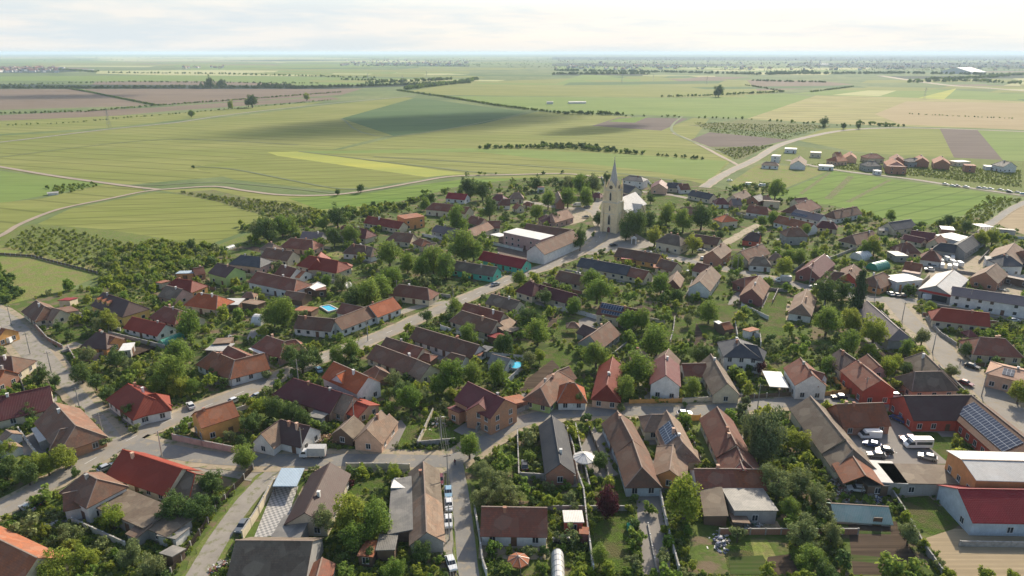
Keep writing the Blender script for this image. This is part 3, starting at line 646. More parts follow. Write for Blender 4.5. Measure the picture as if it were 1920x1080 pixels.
HT = '''
long red tiled house with grey shed end beside the road junction|house|the long red house by the junction|red|cream|gg 231 843 340 878 11 2.8 6.4; gh 340 878 366 888 9 2.6 5.2 oldgrey
old white two-storey house with weathered hip roof beside the main road|house|the weathered white hip house|brown|white|hh 160 886 182 898 9.5 4.6 7.8; hg 166 915 120 925 6 3.4 5.5|
flat-roofed grey annexe behind the weathered white hip-roofed house|annexe|the flat grey annexe|oldgrey|concrete|f 212 936 298 972 7 3 3; f 300 976 336 990 6 2.5 2.5
large orange-brown roofed house cut by the bottom left picture corner|house|the bottom left orange roof|rust|cream|gg -60 983 68 1045 11 3 6.8
tiny grey board hut beside the bottom left lane fence|shed||grey|wood|m- 314 1034 335 1040 3 2 2.7
small beige shed in the bottom left orchard garden|shed||tan|concrete|m+ 253 992 270 1000 3.5 2.2 2.8
low shed with white doors at end of the grey annexe|shed||grey|white|m- 310 996 342 1002 4 2 2.4
long farmhouse with dark brown ribbed roof beside the tiled patio|house|the dark farmhouse with tiled patio|dark|cream|gg 618 868 572 960 9.6 3.2 6
low grey lean-to below the dark farmhouse and its patio|shed||grey|concrete|m+ 560 970 535 1014 6 2.3 3.2
big mossy brown barn roof at the bottom beside the tiled patio|barn|the mossy brown barn|oldgrey|concrete|gg 444 1013 584 1014 14 3.2 7.4
blue and white striped canopy at the head of the tiled patio|canopy||blue|white|m+ 522 897 562 897 6 2.5 2.9|open
small reddish tiled shed right of the mossy brown barn|shed||redbrown|concrete|gg 604 1046 592 1090 5 2.2 3.6
very long narrow old house along the parked taxis, half grey half orange roof|house|the long narrow house by the parked cars|oldgrey|concrete|gg 794 866 797 925 7.2 2.9 5.2; gg 797 925 800 996 7.2 2.9 5.4 tan
low grey slate shed left of the long narrow house|shed||grey|wood|m+ 757 900 752 1000 5 2.3 3
small white-roofed lean-to in the garden beside the long narrow house|shed||white|wood|m- 738 908 766 908 4 2.3 2.7
grey board shed under the big tree by the long narrow house|shed||grey|wood|m- 710 1020 742 1019 5 2.2 2.7
rusty tin shed left of the grey board shed under trees|shed||rust|wood|m- 680 1030 705 1032 5 2 2.5
white low house with broad red-brown tiled roof beside the bottom street|house|the white house with broad red-brown roof|redbrown|white|gg 905 950 1024 952 9.5 3 6.3
small red garden cabin with white trim and pale flat roof|cabin|the red garden cabin|pale|red|m- 1058 971 1091 971 4.2 2.4 2.9
small pink lean-to roof against the long white fence|shed||rust|maroon|m- 1088 997 1102 998 2.4 2 2.4
brick barn house with steep two-tone slate and tan roof|house|the narrow house with slate and tan roof|slate|brick|gg 1036 780 1051 868 7.2 3.4 6
long brown tiled house with white hipped front facing the gardens|house|the long brown house with white front|brown|lightblue|gg 1158 771 1186 824 8.5 3.1 6.3; gh 1186 824 1204 876 8.5 3.1 6.2
tan tiled house with dark solar panels on its left slope|house|the tan house with roof solar panels|tan|cream|gh 1250 770 1280 830 8 3.1 6.4; hh 1222 777 1251 777 8 3.1 5.6
old tan annexe with orange walls below the solar house|annexe|the old tan annexe|tan|orange|hg 1262 834 1256 880 8 2.9 5.2; gg 1285 832 1288 850 6 2.9 4.4
long red-brown tiled house with white arcade in front of the white parked car|house|the long red-brown arcade house|redbrown|cream|gg 1345 763 1380 832 9 3.2 6.6; gh 1380 832 1394 862 9.6 3 6; gg 1388 862 1394 878 9 2.6 5.6 maroon
long cottage roof half dark tile half fresh orange tile|house|the half orange cottage roof|redbrown|white|gg 1303 879 1372 879 8.5 2.7 5.2; gg 1372 879 1430 880 8.5 2.7 5.2 rust
broad grey corrugated barn below the half orange cottage roof|barn|the grey corrugated barn|grey|concrete|m- 1364 938 1440 938 10 2.4 3.4
narrow grey shed roof beside the grey corrugated barn|shed||oldgrey|wood|m+ 1332 918 1342 970 4.5 2.2 2.8
rusty open lean-to with clutter below the grey corrugated barn|shed||tan|wood|m- 1372 974 1400 976 3.5 1.8 2.4|open
orange-red gable canopy over a cluttered yard|canopy|the orange-red yard canopy|rust|wood|gg 1600 856 1622 890 9 3.6 5.8|open
ragged grey board shed just below the orange-red gable canopy|shed||grey|wood|m- 1618 902 1655 902 5 2.4 2.8
pale corrugated flat roof right of the orange-red canopy|shed|the pale corrugated flat shed|pale|concrete|f 1648 866 1676 906 5.5 3.2 3.2
long flat grey roof behind the orange block|shed|the long flat grey shed|oldgrey|concrete|f 1662 888 1797 891 7.5 3.2 3.2
tall orange block with pale sheet roof at the right edge|warehouse|the tall orange block|pale|orange|gg 1806 862 1990 867 12.5 8 9.2
dark red metal barn with pale blue gable wall at right edge|barn|the dark red metal barn|crimson|lightblue|gg 1798 916 1990 919 14 3.8 7.2
weathered glass and sheet greenhouse beside the ploughed garden beds|greenhouse|the old greenhouse|glass|concrete|gg 1560 944 1664 950 6.5 1.2 3|nowin
brown hip-roofed house on the left edge above the bright red roof|house|the brown hip house on the left edge|brown|cream|hh -20 668 22 668 11 3.2 6.8
bright orange-red roofed house cut by the left picture edge|house|the bright roof on the left edge|orange|brick|gg -30 690 8 693 9 3.4 6.4
long old roof with purple metal lower half on the left edge|house|the long purple roofed house|maroon|cream|gg -30 750 92 724 13 3 7 maroon
large brown tiled house with brick orange walls by the lane corner|house|the big brown brick house|brown|brickorange|gh 102 754 142 798 11.5 3.2 7; hh 112 805 141 799 8 3.1 6
small tan shed roofs at the left edge beside the brown brick house|shed||tan|white|gg 12 806 22 812 4.5 2.2 3.4
second small tan roof below the shed near the left edge|shed||tan|white|gg 10 828 22 836 4.5 2.2 3.4
pale metal lean-to attached left of the big brown brick house|shed||pale|concrete|m+ 78 800 92 824 4 2.4 2.9
red hip-roofed white house with two big windows on the street corner|house|the red hip corner house|red|white|hh 240 719 272 741 11 3.2 7; hh 272 741 292 737 10 3.2 6.6
tall ochre orange house with gable tile roof beside the main road|house|the ochre orange house|rust|ochre|gg 366 772 434 751 8.5 5 7.6
tan L-shaped tiled house with white front left of main road|house|the tan L-shaped house|rust|white|hh 399 658 440 675 9.5 3 6.4; hg 440 675 494 662 9.5 3 6.4; gg 428 648 462 664 7 2.8 4.8 redbrown
pinkish-brown hip-roofed house with pale lilac wall above main road|house|the pinkish-brown hip house|redbrown|pink|hh 500 629 533 640 9.5 3 6.2; hh 533 640 554 636 9 3 6.1
small light blue canopy between the tan and pinkish-brown houses|canopy||white|white|m- 478 652 500 662 4 2.4 2.6|open
very long maroon metal roof with peach end wall below main road|house|the long maroon roof|maroon|peach|hg 550 709 640 736 11 3.1 6.6; gg 640 736 662 743 9 3 6.4 tan
flat red roof annexe at the right end of the long maroon roof|annexe|the red annexe|red|peach|hg 668 752 690 760 9 2.8 4.4
white two-storey house with orange-red roof and front gable|house|the white house with orange-red gables|orange|white|gg 626 678 690 706 9.5 4.8 8; gg 654 692 632 702 7 4.8 7.4; m- 686 728 700 722 4 2.6 3.6
small brown hip shed right of the white orange-roofed house|shed|the brown hip shed|brown|wood|hh 704 686 712 692 7 2.6 4.8
white cottage with dark and tan crossed roofs by lower street|house|the crossed-roof cottage|dark|white|gg 527 787 580 799 9 2.9 6.2; gg 524 788 490 812 7 2.9 6 tan
dark weathered plank shed between cottage and pink gabled house|shed|the weathered plank shed|oldgrey|wood|gg 663 780 640 802 6.5 2.8 5
pink gabled house with tan tiles beside the lower street|house|the pink gabled house|tan|peach|gg 714 770 688 804 8 3.1 6.6; gg 730 776 712 800 5 2.6 4.6
grey low shed against the long maroon house|shed||grey|concrete|m- 585 776 612 780 5 2.2 2.7
large unfinished brick two-storey house with maroon roof and white slab|house|the big brick two-storey house|maroon|brickorange|gg 878 716 945 748 11 5.6 9; gg 912 738 898 756 8 5.4 8; m- 852 764 872 772 5 3 3.8
peach metal garage roof beside the big brick house|garage||rust|brick|m- 960 745 975 757 5 2.5 3
lime green cottage with long brown hip roof facing the bend|house|the lime green cottage|brown|lime|hh 1046 695 1013 727 9 3 6.2; gg 1066 687 1046 695 7 2.8 5.2
small white cottage with orange-red pyramid roof beside the street|house|the white cottage with orange-red roof|orange|white|hh 1064 718 1078 718 10 3 6.4
long orange-red roofed house with peach gable facing the street|house|the long orange-red house|red|peach|gh 1149 670 1138 722 8.5 3.2 6.4
white pool house with grey slope beside the round pool|pool house|the pool house|grey|white|gg 924 664 956 672 6.5 2.6 4.4
long white house with brown tile roof in mid village|house|the long white brown-roofed house|brown|white|gg 782 613 898 647 8.5 3 5.8
very long brown tiled house with orange worn end below main road|house|the long brown house with orange end|brown|cream|gg 706 646 782 674 9 2.9 5.8; gg 782 674 806 684 9 2.9 5.8 tan
shorter brown roof parallel above the long orange-ended house|house|the parallel brown roof|brown|cream|gg 725 632 765 644 8 2.8 5.4; gg 765 644 792 652 8 2.8 5.4 redbrown
small pinkish flat hut in the yard of long white house|shed||redbrown|wood|hh 796 662 806 664 5 2.4 3.6
small brown tiled barn in front of long white house|barn||brown|white|hg 846 661 872 668 6.5 2.6 4.6
orange metal canopy at the end of long white house|canopy||rust|white|m- 888 662 904 664 5 2.6 3|open
dark blue-grey canopy beside the small orange canopy|canopy||slate|white|m- 902 654 918 657 5 2.6 3|open
red-brown tiled gable house, rear one of two joined roofs|house|the rear joined house|redbrown|cream|gg 873 567 944 586 8 3.2 6.6
mossy tan tiled front house of the two joined roofs|house|the mossy joined house|brown|cream|hg 866 582 932 602 8.5 3 6.2
tumbled tan shed roofs at the right end of joined houses|shed||tan|wood|gg 950 592 932 612 7 2.4 4.2
small red sheet roof shed among trees in mid village|shed||crimson|wood|m- 922 634 940 628 4.5 2.2 2.8
grey tiled small shed below the tumbled tan roofs|shed||oldgrey|wood|m- 956 618 968 622 6 2.3 3
maroon and tan gabled white two-storey house beside the street|house|the maroon and tan gabled house|maroon|white|gg 1248 664 1249 703 9 5 8; gg 1254 654 1249 664 8 4 7 tan
low brown connecting barn between gabled house and cream-gabled house|barn|the connecting barn|redbrown|white|gg 1280 682 1322 681 8 2.8 5.2
long grey-brown house with cream gable and three windows on street|house|the cream-gabled house|oldgrey|cream|gg 1333 664 1364 718 8 3.2 6.6
small gabled brown roof peeking out behind round walnut trees|house|the small brown gable behind walnuts|tan|cream|gg 1198 652 1204 664 6.5 2.8 5
modern white house with dark slate hip roofs|house|the modern white slate house|slate|white|hh 1384 634 1389 644 12 5.6 8.6; hh 1396 644 1420 648 8.5 5.2 8
white flat carport in front of the modern white house|carport|the white carport|white|white|f 1447 698 1461 726 5 2.8 2.8|open
tall white house with maroon roof and twin front gables|house|the white twin-gabled house|redbrown|white|gg 1501 671 1524 702 9.5 5 8.2; gg 1512 690 1545 700 7 4.8 7.4
dark roofed house behind the red-walled house|house|the dark roof behind the red-walled house|dark|cream|gg 1576 655 1604 674 10 4 7
red-walled two-storey house with maroon roof above the street|house|the red-walled house|redbrown|red|gg 1609 676 1652 712 10 5 8
small pink gabled shed with patched roof behind red-walled house|shed||redbrown|pink|gg 1627 664 1650 686 5.5 2.8 4.6
L-shaped brown hip house with pink front beside the wide road|house|the L-shaped brown corner house|oldgrey|peach|hh 1731 660 1762 690 9 3.4 7; hh 1716 697 1766 696 9.5 3.4 7
orange house with flat peach roof and solar panels|house|the orange solar house|peach|peach|hg 1882 686 1960 704 12 4.6 6
brown hip-roofed house with pale front right of the wide road|house|the brown hip house right of the wide road|redbrown|cream|hh 1838 632 1885 635 12 3.2 6.8
long red-walled building with white windows and slate-brown roof|school building|the red-walled school|dark|red|gg 1696 742 1826 741 13 3.8 7.6; gg 1822 741 1960 852 14 3.8 7.7 brown
red tiled brick house with grey gable beside the van yard|house|the red tiled brick house|rust|brick|gg 1569 758 1655 755 10 3.2 7
very long old grey tiled barn with red porch|barn|the long old grey barn|oldgrey|cream|gg 1520 743 1584 822 10.5 3.4 7.2; gh 1584 822 1600 842 11 3.2 6.8
tan house with weathered hip roofs on the village's far left|house|the tan hip house at the left lane|brown|cream|hh 68 563 84 574 10 3 6.6; hg 84 574 112 580 7.5 2.8 5.6 tan; m- 118 578 134 586 5 2.6 3.2
small red roofed shed beside the tan hip house on left|shed||crimson|cream|m- 118 563 138 563 5 2.4 3.2
yellow house with dark slate roof and three dormers|house|the yellow dormer house|dark|yellow|gh 193 548 243 565 11 4.2 7.8
low long red roof with white gable below the yellow house|house|the low red roof below the yellow house|red|white|gg 248 594 310 608 8.5 2.6 5.2
maroon-brown hip roofed house right of the low red roof|house|the maroon-brown hip house|redbrown|cream|hh 308 574 336 581 10 3 6.2; hg 336 581 366 590 8 2.8 5.2
red-orange hip roof house with tan walls behind the pink gable|house|the red hip house behind the pink gable|red|ochre|hh 330 522 360 526 10.5 3.4 6.6
pink-gabled house with dark grey roof at the orchard edge|house|the pink-gabled house|oldgrey|pink|gg 312 535 342 542 9.5 3.2 6.2
bright orange hip-roofed cream house in the left village part|house|the bright orange hip house|orange|cream|hh 372 549 408 554 10.5 3.2 6.6
small brick hut with blue-white roof at orchard edge|shed||blue|orange|m- 334 512 366 511 5 2.6 3
small orange shed roof left of the red hip house|shed||rust|cream|m- 298 532 314 528 5 2.4 3
small red-brown gable hut behind the lime green house|house|the hut behind the green house|redbrown|brick|gg 362 503 380 500 6 3 5.2
maroon hip roof house with white gable beside the dirt lane|house|the maroon hip house|dark|orange|hh 180 623 198 624 10 3 6.4; gg 200 628 214 632 8 2.8 5.2 rust
flat white sheet roof shed right of the maroon hip house|shed||white|concrete|f 228 652 248 650 6 2.6 2.6
yellow-walled small house at the left edge beside white van|house|the yellow house at the left edge|rust|ochre|gg -14 612 10 616 9 3.2 5.8
lime green two-storey house with dark maroon roof|house|the lime green two-storey house|dark|lime|gg 408 493 440 501 11 4.6 7.6
pink house with black-brown hip roof|house|the pink dark-roofed house|slate|pink|hh 452 478 488 482 10.5 4 7
cream gabled brown roof house above the pink house|house|the cream gabled brown house|brown|cream|gg 500 464 549 471 9.5 3.4 6.6
peach house with wide maroon-brown roof below the field edge trees|house|the peach house below the field|redbrown|peach|hh 545 446 586 450 10.5 3.2 6.6
small tan hip roof between two brown roofs at field edge|house|the small tan hip roof|tan|cream|hh 503 455 513 457 8 3 5.6
dark purple long roof among trees near the field edge|house|the dark purple roof|purple|grey|gg 568 434 606 436 7.5 3 5.4
cream house with maroon hip roof beside the upper lane|house|the cream house with maroon hip|maroon|cream|hh 645 422 688 430 9.5 3.2 6.6
long bright red tiled building at the field edge|house|the long bright red building|red|cream|gg 690 405 756 416 8.5 3.2 6
orange flat-roofed two-storey block beside the long red roof|house|the orange flat block|rust|orange|f 752 408 788 403 10 6.4 6.4
long cream building with dark red-brown roof and columned front|school|the columned cream building|redbrown|cream|hg 812 380 846 383 10 4 7.2; gg 846 383 880 388 10 4 7.2
white cottage with bright red roof at the village's field side|house|the white cottage with bright red roof|crimson|white|gg 841 361 876 364 9 3.2 6
white-pink house with brown hip roof by the upper lane|house|the white-pink hip house|brown|white|hh 660 458 684 460 9.5 3.2 6.4; hh 684 460 700 464 9 3 6 tan
dark brown roofed cream house with orange tile end|house|the cream house with orange tile end|brown|cream|hg 740 435 775 438 9.5 3.2 6.4; hh 788 446 796 449 7.5 3 5.2 rust
little tan roofed hut right of the orange tile end|shed||tan|cream|gg 800 458 818 455 6 2.6 4.6
dark hut roof among trees below the big walnut|shed||dark|concrete|hh 826 474 838 475 6 2.6 4.2
long dark lilac metal roof below the walnut tree|house|the long lilac roof|purple|grey|gg 818 422 862 430 8.5 3 5.4
brown L-shaped farm roofs right of the walnut tree|house|the brown L-shaped farm|redbrown|cream|gg 884 404 908 410 9 3.2 6.2; hg 915 414 937 414 9 3.2 6; gg 876 431 914 416 9 3.2 6 brown
big white flat-roofed building under construction beside the school|building|the flat-roofed building site|white|pink|f 957 432 1026 446 11 6.8 6.8; f 944 440 955 444 6 3.4 3.4
white metal canopy left of the construction building|canopy||white|white|m- 928 443 944 440 8 3.4 3.8|open
village school with long brown roof and red-framed windows|school|the village school|brown|white|gg 988 419 1074 431 10 5.4 9; gg 1073 431 1004 459 11 5.4 9.05
bright red long metal roof beside the school yard|house|the bright red metal roof|crimson|teal|gg 907 471 987 487 9 3 5.8
teal-walled cottage with long grey roof in mid village|house|the teal cottage|oldgrey|teal|gg 855 489 932 501 8.5 3.2 6
red-brown hip roof house left of the garden trees|house|the red-brown hip house|redbrown|cream|hh 748 533 802 540 9.5 3 6
bright orange roofed wing at the corner above main road|house|the bright orange wing|orange|white|gg 692 573 736 557 9.5 3.2 6.4
long white L-shaped house with brown roof beside the blue pool|house|the L-shaped white pool house|brown|white|gg 560 592 628 598 8.5 3.2 6; gg 626 598 692 573 8.5 3.2 6.05
dark red-brown outbuilding right of the blue pool|barn|the red-brown outbuilding by the pool|redbrown|white|gg 642 568 682 576 7.5 3 5.4
low pink roof shed left of the blue pool|shed||rust|wood|m- 558 580 590 582 6 2.2 2.8
large white house with long brown-red hipped roof|house|the large white long-roofed house|redbrown|white|gh 482 509 556 524 11 4 7
red-brown roofed house with white gable left of orange-red roofs|house|the white-gabled red-brown house|redbrown|white|gg 528 496 556 503 9 3.2 6.2; hg 562 506 572 508 8 2.8 4.6 rust
cluster house with bright red-orange crossed hip roofs|house|the bright red crossed-roof house|red|cream|hh 580 479 634 489 11 3.4 7; hh 602 472 594 486 8 3.4 7; hh 640 492 650 492 6 2.6 4.4
old brown shed roof below large white long-roofed house|shed|the old brown shed|brown|wood|gg 538 545 574 550 7 2.6 4.4
white sheet roof shed right of the large white house|shed||white|wood|gg 580 538 596 528 7 2.8 4.2
brown patched shed roofs beside the white sheet roof|shed||redbrown|wood|m- 592 544 610 542 7 2.4 3.2
flat white and tan tin roofs beside bright orange hip house|shed||white|wood|f 420 566 452 566 7 2.4 2.4
pale rusty tin shelter right of the flat white tin roofs|shed||tan|wood|m- 462 566 490 570 5 2.2 2.6
small dark-roofed kiosk among shrubs below the large white house|shed||brown|cream|hh 462 548 472 548 5 2.6 4
jumbled tin shed roofs behind the tan L-shaped house|shed||pale|wood|f 395 650 430 652 6 2.2 2.2
tan tin shelter above the jumbled shed roofs|shed||tan|wood|m- 404 642 434 640 6 2.2 2.8
maroon hip house with sunlit tan face left of slate barn row|house|the maroon house right of main road|maroon|cream|hh 992 527 1002 530 10 3.4 7; gg 1010 533 1082 552 8 3 5.8
old grey tiled roof house beside the main road|house|the old grey house by the road|oldgrey|cream|gg 922 551 974 564 8.5 2.8 5.4
old grey-brown roof above the maroon house|house|the grey-brown roof above the maroon house|brown|cream|gg 1050 507 1096 517 8.5 2.8 5.6
long dark slate roof house below the church square|house|the long slate roof|slate|cream|gg 1090 483 1182 499 9 3.2 6; gg 1184 501 1216 508 8.5 3 5.6 redbrown
cream house with dark red roof covered by solar panels|house|the solar-panelled red-brown house|redbrown|cream|gg 1128 567 1198 580 9.5 4 6.8
grey-white gable house with brown roof among mid trees|house|the grey-white gable house|brown|grey|gg 1142 603 1106 629 9.5 3.2 6.6; gg 1094 608 1120 618 7 2.8 4.8 dark
small brown canopy hut left of grey-white gable house|canopy||brown|wood|hh 1070 604 1078 604 5 2.6 3.8|open
long low brown house with yellow gable facing the church square|house|the long low house by the square|brown|ochre|gg 1160 464 1238 477 9.5 3 6
brown roofed house right of the long low house by square|house|the brown house near the square|brown|cream|gg 1240 485 1270 493 8.5 3 5.8
small bright red canopy in front of the long low house|canopy||crimson|wood|m- 1166 484 1186 485 6 2.4 2.8|open
salmon flat canopy below the brown house near the square|canopy||rust|wood|m- 1226 500 1242 501 6 2.4 2.8|open
small steep tan gable barn left of the long tan gable|barn|the small steep tan barn|tan|maroon|gg 1270 508 1262 524 6.5 3 5.8
long tan gabled white house beside the middle street|house|the long tan gabled house|tan|white|gg 1334 499 1312 527 9.5 3.6 7; gg 1308 492 1330 497 9 3.2 5.8 redbrown
maroon-gabled house with brown roof facing the gardens|house|the maroon-gabled house|brown|maroon|gg 1424 517 1410 541 9.5 3.4 7; hg 1396 520 1420 517 9 3.2 6 redbrown
white house with tan hip roof and three chimneys in gardens|house|the white tan hip house|tan|white|gh 1513 542 1503 570 8.5 3.2 6.2
small red and white shed roof in the garden middle|shed||rust|wood|gg 1352 606 1368 603 5 2.4 4
white flat roof hut left of the red and white shed|shed||white|wood|m- 1345 607 1353 606 4 2.4 2.6
pink sheet roof shed near the modern white slate house|shed||rust|white|m- 1402 618 1414 622 6 2.3 3
tan two-storey brick house with carport on the middle street|house|the tan two-storey brick house|tan|brick|gg 1357 455 1336 470 9 5 8
long brown roof with cream gable right of tan brick house|house|the long brown cream-gabled house|brown|cream|gg 1429 457 1388 471 10 3.6 7.2
dark brown low roof house facing the middle street|house|the dark low house on middle street|oldgrey|white|hh 1416 481 1434 482 9 3.2 6
tan hip roof hut beside the dark low house|house|the tan hip hut|tan|cream|hh 1452 475 1460 476 7 2.8 5
red-walled house with smooth maroon roof|house|the maroon roof with red walls|dark|red|hg 1408 435 1426 437 11 3.2 6.4
cream cube house with red and peach pyramid roof|house|the pyramid-roofed cube house|orange|cream|hh 1360 402 1363 403 12 4.4 7.2
white house with maroon tiled hip roof and long yard wall|house|the white house with maroon tiles|redbrown|white|gh 1405 384 1438 388 11 3.4 6.8
big maroon and tan hip roof complex near the field|house|the big maroon and tan complex|redbrown|cream|hh 1490 384 1520 374 13 3.8 8; gg 1490 372 1512 370 8 3.4 6 maroon
long grey roof with solar strip below the maroon complex|house|the long grey solar strip roof|purple|white|gg 1492 392 1545 403 9 3.2 6
long orange-brown tiled house with white gable and arcade|house|the long orange arcade house|rust|white|gg 1461 404 1526 419 9 3.4 6.4
light grey two-storey house with dark hip roofs in right village|house|the light grey two-storey house|brown|grey|hh 1480 427 1500 427 10 5 8.2
maroon low roof right of the long orange arcade house|house|the low maroon roof on the right|maroon|cream|hh 1542 414 1562 416 8.5 3 5.8
white long farmhouse with tan roof at the field edge|house|the white farmhouse at the field edge|brown|white|hg 1562 395 1606 387 9.5 3.4 6.8
maroon hip cottage among trees right of the church|house|the maroon cottage right of church|maroon|white|hh 1348 371 1357 371 9 3 6
pale lilac gabled house next to the maroon cottage|house|the lilac gabled house|purple|pink|gg 1372 372 1388 372 10 3.2 6.4
dark slate long roof left of the maroon cottage|house|the dark slate roof right of church|slate|cream|gg 1298 356 1338 364 9 3.2 6
tan steep roof house above the lilac gabled house|house|the tan steep roof|tan|cream|gg 1374 365 1398 356 9 3.2 6.4
old grey mono roof barn beside the large field tree|barn||grey|brick|gg 1412 368 1426 364 9 3.2 5.8
tan-grey broad barn roof in front of the large field tree|barn|the tan-grey barn|oldgrey|cream|m- 1432 378 1462 380 9 3 4.2
small pinkish roof beside the tan-grey barn|house||peach|brick|hh 1434 366 1440 366 8 3 5.6
long brown ruined-looking roof left of the pyramid-roofed house|house|the long brown roof by the hedge trees|brown|cream|hg 1280 388 1322 388 9.5 3.2 6.2
cream villa with taupe hip roof beside the church square|house|the cream villa|oldgrey|cream|hh 1252 438 1274 442 12 4.6 8
low brown roofs among trees right of the cream villa|house|the low brown roofs by the villa|brown|cream|gg 1298 438 1350 446 8.5 2.8 5.6
modern white two-storey house with black roof behind church|house|the modern white house behind church|slate|white|hh 1180 329 1202 331 11 6 8.4
dark grey big gabled barn right behind the church|barn|the dark barn behind church|slate|cream|gg 1168 344 1192 350 13 3.6 7.4
tan house with maroon front gable behind church meadow|house|the maroon front gable house|maroon|peach|gg 1239 336 1236 344 11 4.2 7.6
dark long roof right of maroon front gable house|house|the dark long roof behind meadow|slate|cream|gg 1252 342 1280 343 9 3.6 6.4
brown hip roof with white gable at the field road|house|the brown and white gable at field road|redbrown|white|gg 1272 345 1290 344 9 3.2 6.4
small maroon roofed hut left of the church tower|house||maroon|cream|hh 1116 361 1124 362 7 2.8 5
brown low barn between church nave and dark barn|barn||brown|cream|gg 1164 362 1184 366 8 2.8 5
narrow brick gable house among trees left of church|house|the narrow brick gable house|tan|brick|gg 1046 358 1051 372 6 3.6 7
peach-roofed village hall with red and white walls on the square|hall|the hall on the square|peach|pink|hg 1034 400 1063 392 11 3.8 7.6
maroon low roof behind the village hall among trees|house||maroon|peach|hh 1024 402 1030 406 9 3.4 6
tan hip roof house in the upper left trees|house|the tan hip house in upper trees|tan|cream|hh 964 361 974 361 9.5 3 6.2
maroon roofed house below the tan hip house in upper trees|house|the maroon house in upper trees|redbrown|white|hg 942 373 956 373 9 3 6
dark maroon roof at the field side of upper trees|house||maroon|cream|hh 932 364 942 365 9 3 6
small orange roof under upper trees beside maroon house|house||rust|cream|gg 968 381 976 384 6 2.8 5
small red and white house roof by the upper lane trees|house||red|white|m- 1008 352 1020 352 8 3 4
tiny tan roof hut in upper trees beside lane|shed||rust|cream|hh 988 378 996 380 5 2.4 4
slate-roofed cream barn beside the bright green field|barn|the slate barn beside the green field|slate|cream|gg 1666 417 1708 411 9.5 3.2 6.4; gg 1648 426 1664 427 6 2.6 3.6 grey
long brown-maroon roof house in right village|house|the long brown-maroon house|brown|cream|hg 1598 440 1636 432 11 3.2 6.6
long maroon roofs below the bright green field|house|the long maroon roofs|maroon|cream|gg 1710 432 1754 437 10 3 6; gg 1696 439 1734 447 6 2.8 4.6
cream gabled maroon house right of the long maroon roofs|house||redbrown|cream|gg 1764 440 1752 448 7 3 5.8
flat roofed open white and brick shelter above the right yards|shed||white|brick|f 1764 427 1788 429 8 3.6 3.6
flat white roof hall behind the slate L-shaped building|warehouse|the flat white hall|white|white|f 1776 447 1808 443 14 4 4
slate L-shaped long building with light walls on the right|building|the slate L-shaped building|slate|grey|hg 1764 455 1794 459 9 4 6.8; gg 1794 459 1822 442 9.5 4 6.9
brown roof joined to the slate L-shaped building|house||brown|grey|gg 1824 440 1838 435 8.5 3.6 6.6
white sheet roofed shelter at the right field edge|shed|the white shelter at right field edge|white|white|m- 1830 424 1852 424 10 3.4 4|open
low grey shed roof on the right straw field|shed|the low grey shed on straw field|grey|concrete|m- 1868 430 1902 433 7 2.6 3.4
large tan-grey gabled barn at the right edge|barn|the large tan barn at right edge|tan|grey|gg 1902 455 1886 474 15 4 8
white two-storey house with slate hip roof at right|house|the white slate hip house at right|slate|white|hh 1882 480 1894 480 11 5 8; f 1848 484 1866 486 7 4.6 4.6
brick red two-storey house cut by the right edge|house||rust|brick|gg 1916 470 1944 466 10 5 8
maroon hip roof with peach front in the right village|house|the maroon hip roof with peach front|redbrown|peach|hh 1694 455 1706 455 11 3.2 6.8; hg 1700 466 1682 463 6 3 4.6 peach
light flat roof garage below the maroon peach house|garage||pale|concrete|f 1672 476 1694 476 8 3 3
white house with red-brown hip roof beside the cargo vans yard|house|the white red-brown hip house by the vans|redbrown|white|hh 1744 469 1752 470 11.5 3.6 7
brown L-shaped roof house in right middle gardens|house|the brown L-shaped garden house|brown|red|hg 1601 495 1592 512 10 3.2 6.6; hh 1564 509 1582 511 8 3 5.6
maroon metal gabled house beside middle street's right part|house|the maroon metal gabled house|maroon|maroon|gg 1546 476 1516 500 11 3.4 7
brown hip roof left of the bright white shop roof|house|the brown hip house beside white shop|brown|orange|hh 1638 517 1656 510 10.5 3.2 6.6
red tile roof directly behind the bright white shop|house|the red roof behind white shop|rust|cream|gg 1699 490 1729 495 8 4 7
dark metal annexe with red stripe between red roof and shop|annexe||maroon|grey|m- 1694 510 1724 515 7 4 5
bright white flat-roofed shop with orange stripes at the road corner|shop|the bright white shop|white|white|f 1677 516 1706 527 13 4.4 4.4
long grey and brown gabled store beside the corner courtyard|store|the grey and brown gabled store|pale|grey|gg 1788 506 1756 535 13 3.8 6.6
unfinished tan gabled building behind the long white building|building|the unfinished tan gabled building|tan|brick|gg 1868 494 1848 510 11 4 7.6
long white two-storey building with grey metal roof on right|building|the long white building|purple|white|gg 1787 537 1990 566 9 5.4 7.6
long dark low wall shed above the junk yard at right|shed||dark|wood|m- 1880 518 1940 530 5 2.6 3.2
cream house with long red tiled roof right of the wide road|house|the cream house with long red roof|red|cream|hg 1765 577 1854 587 10 3.4 6.6
long grey-purple metal roof beside the sandy wide road|barn|the long grey-purple roof|purple|grey|gh 1626 564 1686 617 9 3.6 6.4
small maroon pyramid gazebo behind green vine rows|gazebo||maroon|wood|hh 1818 619 1820 619 4.5 2.4 3.8|open
low white restaurant with porch beside the field road|restaurant|the low white restaurant|tan|white|hh 1436 303 1454 304 9 3.2 5.4
grey white cube house behind the low restaurant|house||pale|white|f 1448 291 1463 292 9 6 6
white flat house beside the field road bend|house|the white flat house at the bend|white|white|f 1472 278 1494 279 10 4 4
white tan-gabled new house at the new estate's left|house|the white new house|tan|white|gg 1500 292 1497 301 12 3.6 7.6
grey flat-roofed new house left in the estate|house||grey|cream|f 1520 285 1540 286 10 4.4 4.4
white elongated flat building beside the estate road|building||white|white|f 1536 310 1562 311 8 3.4 3.4
orange-roofed new house, front left of the brick estate|house|the front orange new house|rust|peach|hg 1567 293 1580 292 12 4 7.4
